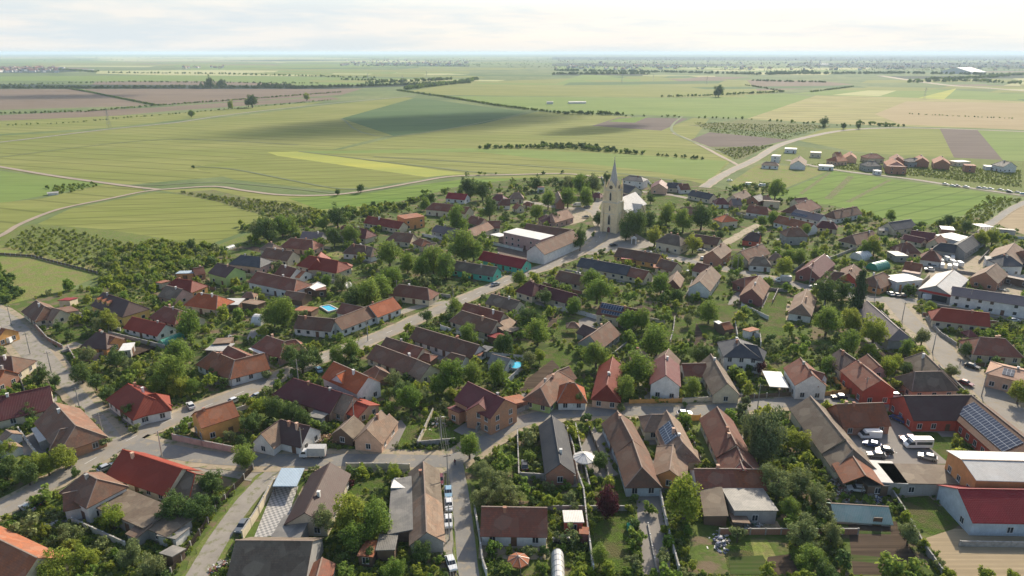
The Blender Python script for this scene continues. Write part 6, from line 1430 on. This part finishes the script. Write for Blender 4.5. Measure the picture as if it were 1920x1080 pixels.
# scattered garden trees: denser behind the houses, none on roads, roofs or lawns
def pip(x, y, poly):
    c = False; j = len(poly) - 1
    for i in range(len(poly)):
        xi, yi = poly[i]; xj, yj = poly[j]
        if (yi > y) != (yj > y) and x < (xj - xi) * (y - yi) / (yj - yi) + xi: c = not c
        j = i
    return c
RG = {}
for x, y, h in ROADS: RG.setdefault((int(x // 12), int(y // 12)), []).append((x, y, h))
def road_free(x, y, m):
    i, j = int(x // 12), int(y // 12)
    for a in (-1, 0, 1):
        for b in (-1, 0, 1):
            for q in RG.get((i + a, j + b), ()):
                if (q[0] - x) ** 2 + (q[1] - y) ** 2 < (q[2] + m) ** 2: return False
    return True
def foot_free(x, y, m):
    for cx, cy, hx, hy, dx, dy in FOOT:
        ax_, ay_ = x - cx, y - cy
        if abs(ax_) + abs(ay_) > hx + hy + m * 2 + 4: continue
        if abs(ax_ * dx + ay_ * dy) < hx + m and abs(-ax_ * dy + ay_ * dx) < hy + m: return False
    return True
TG = {}
for t_ in TREES: TG.setdefault((int(t_[0] // 10), int(t_[1] // 10)), []).append(t_)
def tree_free(x, y, r):
    i, j = int(x // 10), int(y // 10)
    for a in (-1, 0, 1):
        for b in (-1, 0, 1):
            for q in TG.get((i + a, j + b), ()):
                if (q[0] - x) ** 2 + (q[1] - y) ** 2 < ((q[2] + r) * .72) ** 2: return False
    return True
OPEN_PX = [[(-10,560),(60,562),(200,545),(60,600),(20,590)], [(1290,980),(1480,970),(1480,1080),(1290,1080)], [(1560,975),(1690,975),(1760,1080),(1600,1080)], [(1720,1000),(1930,980),(1930,1080),(1790,1080)], [(1590,800),(1790,760),(1790,880),(1600,890)],
           [(1715,545),(1740,500),(1800,470),(1860,470),(1840,520)], [(510,900),(570,900),(600,1010),(450,1015)], [(1030,380),(1125,375),(1125,415),(1050,440)], [(1220,360),(1300,360),(1300,390),(1220,392)], [(300,832),(560,860),(470,930),(300,880)]]
OPENW = [[(P(x, y).x, P(x, y).y) for x, y in q] for q in OPEN_PX]
VW = [(P(x, y).x, P(x, y).y) for x, y in VILL]
cand = []
sc_ = random.Random(11)
for k in range(24000):
    py = 345 + (1110 - 345) * sc_.random() ** .8; px_ = sc_.uniform(-60, 1980)
    g = P(px_, py)
    if not pip(g.x, g.y, VW): continue
    if any(pip(g.x, g.y, q) for q in OPENW) or any(pip(g.x, g.y, q) for q in GARD): continue
    bigp = sc_.random(); r = sc_.uniform(1.9, 3.4) if bigp < .30 else sc_.uniform(.6, 1.6)
    if not road_free(g.x, g.y, 1.6 + r * .8) or not foot_free(g.x, g.y, r * .75 + .3) or not tree_free(g.x, g.y, r): continue
    tone = sc_.choice('rrrdlllo' if r > 1.7 else 'rrdllloo')
    cand.append((g.x, g.y, r, tone, py, px_)); TG.setdefault((int(g.x // 10), int(g.y // 10)), []).append((g.x, g.y, r))
print('scatter', len(cand))
cand.sort(key=lambda c: -(c[2] * s_at(c[4])))
NI = max(0, 299 - len(TREES)); ind, rest = [], []
for c in cand: (ind if len(ind) < NI and c[2] > 1.8 and 0 < c[5] < 1920 and c[4] < 1080 else rest).append(c)
for c in ind: tree(c[0], c[1], c[2], c[3], tr.uniform(.9, 1.15))
# everything nobody could count: ONE object of instanced bushes per kind of place
def gn_scatter(name, pts, protos, label=None, cat=None):
    "pts: (x, y, z, scale, variant)"
    me = bpy.data.meshes.new(name); me.from_pydata([p[:3] for p in pts], [], [])
    a = me.attributes.new('scl', 'FLOAT', 'POINT'); a.data.foreach_set('value', [p[3] for p in pts])
    a = me.attributes.new('vid', 'INT', 'POINT'); a.data.foreach_set('value', [p[4] for p in pts])
    o = bpy.data.objects.new(name, me); COL.objects.link(o); tag(o, label, cat, None, 'stuff')
    col = bpy.data.collections.new(name + '_sources')
    for i, (m_, z) in enumerate(protos):
        q = bpy.data.objects.new(f'source_{i:02d}_' + name, m_); col.objects.link(q)
    t = bpy.data.node_groups.new(name, 'GeometryNodeTree'); t.interface.new_socket('Geometry', in_out='INPUT', socket_type='NodeSocketGeometry'); t.interface.new_socket('Geometry', in_out='OUTPUT', socket_type='NodeSocketGeometry')
    gi, go = t.nodes.new('NodeGroupInput'), t.nodes.new('NodeGroupOutput'); ip = t.nodes.new('GeometryNodeInstanceOnPoints'); mp_ = t.nodes.new('GeometryNodeMeshToPoints'); ci = t.nodes.new('GeometryNodeCollectionInfo')
    ci.inputs[0].default_value = col; ci.inputs['Separate Children'].default_value = True; ci.inputs['Reset Children'].default_value = True
    na = t.nodes.new('GeometryNodeInputNamedAttribute'); na.data_type = 'FLOAT'; na.inputs[0].default_value = 'scl'; nb = t.nodes.new('GeometryNodeInputNamedAttribute'); nb.data_type = 'INT'; nb.inputs[0].default_value = 'vid'
    rv = t.nodes.new('FunctionNodeRandomValue'); rv.data_type = 'FLOAT_VECTOR'; rv.inputs[0].default_value = (0, 0, 0); rv.inputs[1].default_value = (0, 0, 6.283)
    l = t.links.new; l(gi.outputs[0], mp_.inputs[0]); l(mp_.outputs[0], ip.inputs[0]); l(ci.outputs[0], ip.inputs['Instance']); ip.inputs['Pick Instance'].default_value = True
    l(nb.outputs[0], ip.inputs['Instance Index']); l(na.outputs[0], ip.inputs['Scale']); l(rv.outputs[0], ip.inputs['Rotation']); l(ip.outputs[0], go.inputs[0])
    md = o.modifiers.new('scatter', 'NODES'); md.node_group = t; return o
TS = 'rdlo'
protos = []
for i, tn in enumerate(TS):
    for j in range(2): protos.append((crown_mesh(500 + i * 7 + j, tn, 14, 420, .13, 1, .85), 0))
def vid(tn): return TS.index(tn) * 2 + sc_.randrange(2)
pts = [(x, y, r * .75, r, vid(t_)) for x, y, r, t_, _, _ in rest]
# low shrubs and vegetables on the gardens' floor
q_ = 0
for k in range(64000):
    py = 350 + (1100 - 350) * sc_.random() ** .8; px_ = sc_.uniform(-60, 1980); g = P(px_, py)
    if py < 560 and sc_.random() < .35: continue
    nz = math.sin(g.x * .09 + 2 * math.sin(g.y * .05)) * math.cos(g.y * .11 + g.x * .03)
    if nz < -.15 and sc_.random() < .8: continue
    if not pip(g.x, g.y, VW) or not road_free(g.x, g.y, 2.2) or not foot_free(g.x, g.y, .5) or any(pip(g.x, g.y, q) for q in OPENW) or any(pip(g.x, g.y, q) for q in GARD): continue
    r = sc_.uniform(.22, .75); pts.append((g.x, g.y, r * .45, r, vid(sc_.choice('lrlod')))); q_ += 1
print('low', q_, 'bush pts', len(pts))
gn_scatter('garden_shrubs', pts, protos, 'dense mixed green shrubs and low plants filling the village gardens', 'shrubs')
# orchard and scrub outside the houses, hedges and far tree belts
pts = []
def region(px, n, r0, r1, tones, step=None):
    pw = [(P(x, y).x, P(x, y).y) for x, y in px]; xs = [p[0] for p in pw]; ys = [p[1] for p in pw]; c = 0; t_ = 0
    while c < n and t_ < n * 12:
        t_ += 1; x, y = sc_.uniform(min(xs), max(xs)), sc_.uniform(min(ys), max(ys))
        if step: x = round(x / step) * step + sc_.uniform(-.6, .6); y = round(y / step) * step + sc_.uniform(-.6, .6)
        if not pip(x, y, pw) or not road_free(x, y, 1.5) or not foot_free(x, y, 1.5): continue
        r = sc_.uniform(r0, r1); pts.append((x, y, r * .8, r, vid(sc_.choice(tones)))); c += 1
def row(px, w, r0, r1, tones, gap, h=.8, prob=1.):
    g = [P(x, y) for x, y in px]
    for a, b in zip(g, g[1:]):
        l = (b - a).length; n = int(l / gap)
        for i in range(n):
            if sc_.random() > prob: continue
            p = a.lerp(b, (i + sc_.random()) / max(1, n)); r = sc_.uniform(r0, r1); pts.append((p.x + sc_.uniform(-w, w), p.y + sc_.uniform(-w, w), r * h, r, vid(sc_.choice(tones))))
region([(5,462),(60,425),(150,436),(230,455),(300,470),(200,510),(120,495),(40,475)], 330, .6, 1.15, 'olll', 5)
region([(180,480),(290,455),(400,465),(420,480),(330,530),(240,550),(190,545)], 300, .8, 2.4, 'orlll')
region([(330,360),(560,385),(640,408),(600,425),(520,412),(400,376)], 380, .4, 1.3, 'ooll')
region([(450,425),(640,398),(800,372),(760,395),(640,415),(480,450)], 170, 1.3, 2.6, 'rdl')
region([(960,340),(1140,335),(1130,352),(1060,365),(960,365)], 70, 1.4, 2.6, 'rdo')
region([(1350,355),(1470,345),(1480,365),(1400,372)], 60, 1.2, 2.2, 'rdo')
region([(1780,425),(1855,368),(1915,374),(1870,405),(1800,447),(1755,447)], 230, .4, 1.2, 'olll')
region([(1480,308),(1760,335),(1915,352),(1915,320),(1700,310)], 520, .3, .9, 'oll')
for pq_, n_ in (([(1300,230),(1560,236),(1470,262),(1330,248)], 2200), ([(1340,280),(1450,272),(1380,300)], 400), ([(1780,425),(1855,368),(1915,374),(1870,405),(1800,447),(1755,447)], 500), ([(1480,308),(1760,335),(1915,352),(1915,320),(1700,310)], 2200), ([(330,360),(560,385),(640,408),(600,425),(520,412),(400,376)], 700), ([(5,462),(60,425),(150,436),(230,455),(400,470),(240,545),(120,495),(40,475)], 1300)): region(pq_, n_, .2, .6, 'lol')
region([(-10,500),(30,530),(40,560),(0,580)], 50, 1.2, 2.6, 'dr')
region([(80,352),(180,343),(190,350),(110,366)], 90, .7, 1.4, 'rl', 4)
region([(1300,230),(1560,236),(1470,262),(1330,248)], 420, .3, 1.1, 'ool'); region([(1340,280),(1450,272),(1380,300)], 260, .3, 1.0, 'ool')
row([(905,278),(1000,277),(1080,279),(1210,290)], 3, 1.5, 3.2, 'dr', 2.2); row([(1015,275),(1090,276),(1150,283)], 4, 2.2, 4, 'dd', 2.5); row([(1230,292),(1330,300)], 2, 1.2, 2.6, 'd', 5)
row([(870,330),(960,326),(1060,326)], 2, 1., 2.2, 'dr', 6, .8, .7); row([(130,167),(160,172),(290,198)], 2, 1.4, 2.8, 'dr', 3); row([(-100,217),(0,214),(160,210),(290,199),(470,186),(640,173)], 2, 1.3, 2.6, 'dr', 3.5)
row([(-100,240),(110,232),(350,212),(620,188)], 3, .8, 1.8, 'dr', 5); row([(-200,166),(60,166),(200,166),(440,165),(560,166),(880,156)], 10, 3, 6.5, 'dd', 3.2); row([(380,162),(420,162)], 8, 6, 9, 'd', 5); row([(485,163),(545,163)], 8, 5, 8.5, 'd', 5)
row([(0,160),(240,154),(600,157)], 8, 2, 4, 'dr', 8); row([(760,168),(870,155),(890,150)], 12, 4, 8, 'dr', 3.5); row([(690,157),(850,150)], 12, 4, 8, 'dr', 6); row([(745,170),(830,182),(940,200),(1060,214)], 3, 1.5, 3.2, 'dr', 3); row([(1060,214),(1165,216)], 4, 2.5, 4.5, 'dr', 3)
row([(1165,218),(1290,221),(1400,224),(1560,236),(1700,238)], 3, 1.3, 3, 'dr', 9, .8, .7); row([(1600,232),(1690,238)], 3, 2, 4, 'dr', 4)
row([(1240,182),(1300,181),(1470,173)], 4, 1.8, 4, 'dr', 5); row([(1520,173),(1600,163)], 3, 1.6, 3, 'dr', 4); row([(1410,152),(1500,154),(1550,155)], 10, 3, 5, 'd', 5); row([(1400,160),(1470,172)], 5, 1.5, 3, 'd', 6); row([(1700,214),(1900,223)], 2, .8, 1.5, 'dr', 5)
row([(1040,133),(1250,136),(1420,140),(1700,138),(1920,142)], 30, 5, 9, 'dd', 6); row([(1040,140),(1210,139)], 16, 5, 9, 'd', 5); row([(1440,140),(1520,137)], 14, 6, 11, 'd', 6)
row([(-100,132),(120,131),(180,136)], 20, 4, 7, 'dr', 9); row([(200,137),(400,139),(560,143),(700,147)], 12, 3, 6, 'dr', 12); row([(640,150),(740,152)], 8, 3, 6, 'd', 8); row([(1700,155),(1800,152),(1920,158)], 25, 4, 8, 'dr', 7); row([(1740,150),(1850,146),(1920,140)], 20, 4, 8, 'dr', 7)
for yy, n_, x0, x1, rr0 in ((101, 260, -300, 2200, 16), (104, 400, 300, 2300, 14), (108, 480, 500, 2200, 11), (113, 600, 760, 2200, 9), (119, 600, 850, 2150, 7), (125, 500, 950, 2100, 6), (130, 340, 1350, 2100, 5), (122, 120, 680, 900, 9), (106, 120, -300, 500, 18), (112, 60, -200, 600, 12)):
    for k in range(n_):
        g = P(sc_.uniform(x0, x1), yy + sc_.uniform(-1.6, 2.6)); r = rr0 * sc_.uniform(.4, .8); pts.append((g.x, g.y, r * .35, r, vid('d')))
gn_scatter('hedges_and_scrub', pts, protos, 'dark hedges, scrub and tree belts between the open fields', 'hedges')
# far towns on the plain
fb = MB(); fr_ = random.Random(5)
for x0, x1, y0, y1, n_ in ((-60, 110, 127, 136, 150), (640, 880, 113, 124, 120), (1040, 1920, 108, 132, 300), (340, 420, 126, 129, 14), (200, 560, 104, 106, 24)):
    for k in range(n_):
        g = P(fr_.uniform(x0, x1), fr_.uniform(y0, y1)); w, d, h = fr_.uniform(8, 26), fr_.uniform(8, 18), fr_.uniform(5, 12); M = Matrix.Translation(g) @ Matrix.Rotation(fr_.random() * 3, 4, 'Z'); m_ = fr_.choice((0, 0, 1, 2))
        fb.box(-w / 2, -d / 2, 0, w / 2, d / 2, h, M, m_)
        for s_ in (-1, 1): fb.face([M @ Vector(q) for q in ((-w / 2 - .3, s_ * (d / 2 + .4), h - .1), (w / 2 + .3, s_ * (d / 2 + .4), h - .1), (w / 2 + .3, 0, h + d * .32), (-w / 2 - .3, 0, h + d * .32))], m=3)
fb.build('distant_town', [wallm('white'), wallm('cream'), wallm('grey'), plain('far_roof', (.30,.14,.10), .8)], None, kind='stuff', label='hazy scattered houses of distant settlements on the plain', cat='settlement')
def shed_far(x, y, w, d, h, rz, label, mat, cat='warehouse'):
    o = empty(cat.replace(' ', '_'), P(x, y), R(rz), label=label, cat=cat); a, b = MB(), MB(); a.box(-w / 2, -d / 2, 0, w / 2, d / 2, h)
    for s_ in (-1, 1): b.face([Vector(q) for q in ((-w / 2 - .5, s_ * (d / 2 + .5), h - .1), (w / 2 + .5, s_ * (d / 2 + .5), h - .1), (w / 2 + .5, 0, h + d * .12), (-w / 2 - .5, 0, h + d * .12))])
    for s_ in (-1, 1): a.face([Vector((s_ * w / 2, -d / 2, h)), Vector((s_ * w / 2, d / 2, h)), Vector((s_ * w / 2, 0, h + d * .12))])
    a.build('wall', wallm('white'), o); b.build('roof', mat, o)
FW = roofm('white')
shed_far(1082, 194, 34, 9, 3, 8, 'long white farm shed alone in the far green fields', FW, 'farm shed'); shed_far(1031, 195, 12, 9, 4, 0, 'small white farm building left of the long far shed', roofm('pale'), 'farm building')
shed_far(1805, 138, 95, 160, 9, 20, 'huge bright white warehouse shining on the far right plain', FW); shed_far(1545, 122, 60, 20, 7, 0, 'white far shed left of the huge white warehouse', FW); shed_far(165, 133, 60, 16, 6, 0, 'long pale farm hall beside the far left settlement', roofm('pale'), 'farm hall')
shed_far(118, 131, 22, 16, 14, 0, 'tall grey silo building in the far left settlement', roofm('grey'), 'silo'); shed_far(100, 365, 6, 4, 1.6, 30, 'pale tarpaulin tent between the left fields', roofm('pale'), 'tent')
for x, y, lab in ((1166, 155, 'pylon'), (800, 145, 'pylon'), (1225, 152, 'pylon'), (1325, 158, 'pylon'), (690, 150, 'pylon'), (755, 155, 'pylon'), (1733, 186, 'pylon'), (205, 240, 'pylon')):
    o = empty('pylon', P(x, y), 0, label='thin lattice pylon standing in the distant fields', cat='pylon', group='pylons in the far fields'); m = MB()
    for sx in (-1, 1):
        for sy in (-1, 1): m.beam((sx * 2, sy * 2, 0), (sx * .3, sy * .3, 24), .22, .22)
    for z in (5, 10, 15, 20): k = 2 - z * .07; m.beam((-k, -k, z), (k, k, z + 2), .15, .15); m.beam((k, -k, z), (-k, k, z + 2), .15, .15)
    m.build('mast', M_METAL, o); m = MB()
    for z in (18, 21.5): m.beam((-5, 0, z), (5, 0, z), .25, .25)
    m.build('crossarm', M_METAL, o)
# labels of trees: by the nearest landmark, then by order across the picture
KEYED = [(h, k) for h, l, k in HALL if k]
groups = {}
for t_ in TREES:
    o = t_[3]; w0 = Vector((t_[0], t_[1], 0)); hpx = pix((t_[0], t_[1], t_[2]))
    best = min(KEYED, key=lambda hk: (Vector((hk[0].location.x, hk[0].location.y, 0)) - w0).length); b = pix((best[0].location.x, best[0].location.y, 3))
    dx, dy = hpx[0] - b[0], (hpx[1] - b[1]) * 1.6
    rel = ('right of' if dx > 0 else 'left of') if abs(dx) > abs(dy) else ('in front of' if dy > 0 else 'behind')
    size = 'big' if t_[2] > 4.2 else ('small' if t_[2] < 2.3 else '')
    a, c = TONE[t_[4]]; o['category'] = c
    if t_[2] < 1.4: o['category'] = c = 'bush'
    if w0.y > 750: rel, kn = 'standing in', 'the open fields'
    else: kn = best[1]
    groups.setdefault((' '.join(q for q in (size, a, c) if q), rel, kn), []).append((hpx[0], o))
for (a, rel, kn), l in groups.items():
    l.sort(key=lambda q: q[0]); n = len(l)
    for i, (_, o) in enumerate(l):
        if n == 1: pre = ''
        elif n == 2: pre = ('left-hand ', 'right-hand ')[i]
        else: pre = 'leftmost ' if i == 0 else ('rightmost ' if i == n - 1 else ('middle ' if n == 3 else ['second', 'third', 'fourth', 'fifth', 'sixth', 'seventh', 'eighth', 'ninth', 'tenth'][min(i - 1, 8)] + ' from left, '))
        o['label'] = (pre + a + ' ' + rel + ' ' + kn); o['group'] = 'trees of the village and its fields'
# a real cloud high above the fields (it throws the broad shade on them)
def cloud(cx, cy, L_, Wd, rot, h=420):
    m = bpy.data.materials.new('cloud_vapour'); m.use_nodes = True; t = m.node_tree; b = t.nodes['Principled BSDF']; b.inputs['Base Color'].default_value = (.9, .9, .9, 1); b.inputs['Roughness'].default_value = 1
    tcn = N(t, 'ShaderNodeTexCoord'); fl = N(t, 'ShaderNodeVectorMath', operation='MULTIPLY'); fl.inputs[1].default_value = (1, 1, 0); t.links.new(tcn.outputs['Object'], fl.inputs[0]); ln = N(t, 'ShaderNodeVectorMath', operation='LENGTH'); t.links.new(fl.outputs[0], ln.inputs[0]); nz = noise(t, .006, 5, world_pos(t), .55, .3, .7)
    r1 = N(t, 'ShaderNodeMapRange'); r1.interpolation_type = 'SMOOTHSTEP'; r1.inputs[1].default_value = 1.; r1.inputs[2].default_value = .25; t.links.new(ln.outputs['Value'], r1.inputs[0])
    ad = N(t, 'ShaderNodeMath', operation='MULTIPLY_ADD'); t.links.new(r1.outputs[0], ad.inputs[0]); ad.inputs[1].default_value = 1.3; q = N(t, 'ShaderNodeMath', operation='MULTIPLY_ADD'); t.links.new(nz, q.inputs[0]); q.inputs[1].default_value = .6; q.inputs[2].default_value = -.6; t.links.new(q.outputs[0], ad.inputs[2])
    cl = N(t, 'ShaderNodeClamp'); t.links.new(ad.outputs[0], cl.inputs[0]); mu = N(t, 'ShaderNodeMath', operation='MULTIPLY'); mu.inputs[1].default_value = .80; t.links.new(cl.outputs[0], mu.inputs[0]); t.links.new(mu.outputs[0], b.inputs['Alpha'])
    bm = bmesh.new(); bmesh.ops.create_icosphere(bm, subdivisions=4, radius=1); cr0 = random.Random(3)
    for v in bm.verts: v.co *= 1 + .05 * math.sin(v.co.x * 9) * math.cos(v.co.y * 7)
    me = bpy.data.meshes.new('cloud'); bm.to_mesh(me); bm.free(); me.materials.append(m); o = bpy.data.objects.new('cloud', me); COL.objects.link(o)
    k = h / math.tan(SUN_EL); o.location = (cx + math.sin(SUN_AZ) * k, cy + math.cos(SUN_AZ) * k, h); o.rotation_euler = (0, 0, rot); o.scale = (L_, Wd, 22); tag(o, kind='structure')
a_, b_ = P(400, 262), P(1080, 212); c_ = (a_ + b_) / 2; cloud(c_.x - 20, c_.y + 10, (b_ - a_).length * .70, 190, math.atan2(b_.y - a_.y, b_.x - a_.x))
a_, b_ = P(1000, 252), P(1220, 236); c_ = (a_ + b_) / 2; cloud(c_.x, c_.y, (b_ - a_).length * .6, 45, math.atan2(b_.y - a_.y, b_.x - a_.x))
a_, b_ = P(-120, 183), P(330, 180); c_ = (a_ + b_) / 2; cloud(c_.x, c_.y, (b_ - a_).length * .5, 110, 0, 600)
# air
hz = bpy.data.materials.new('haze'); hz.use_nodes = True; t = hz.node_tree; t.nodes.remove(t.nodes['Principled BSDF']); v = N(t, 'ShaderNodeVolumePrincipled'); v.inputs['Density'].default_value = .000062; v.inputs['Color'].default_value = (.66, .82, 1.0, 1); v.inputs['Anisotropy'].default_value = .1
t.links.new(v.outputs[0], t.nodes['Material Output'].inputs['Volume'])
hb = MB(); hb.box(-50000, -3000, -1, 50000, 50000, 112); ho = hb.build('haze', hz, None, kind='stuff', label='thin pale blue haze over the whole plain', cat='haze')
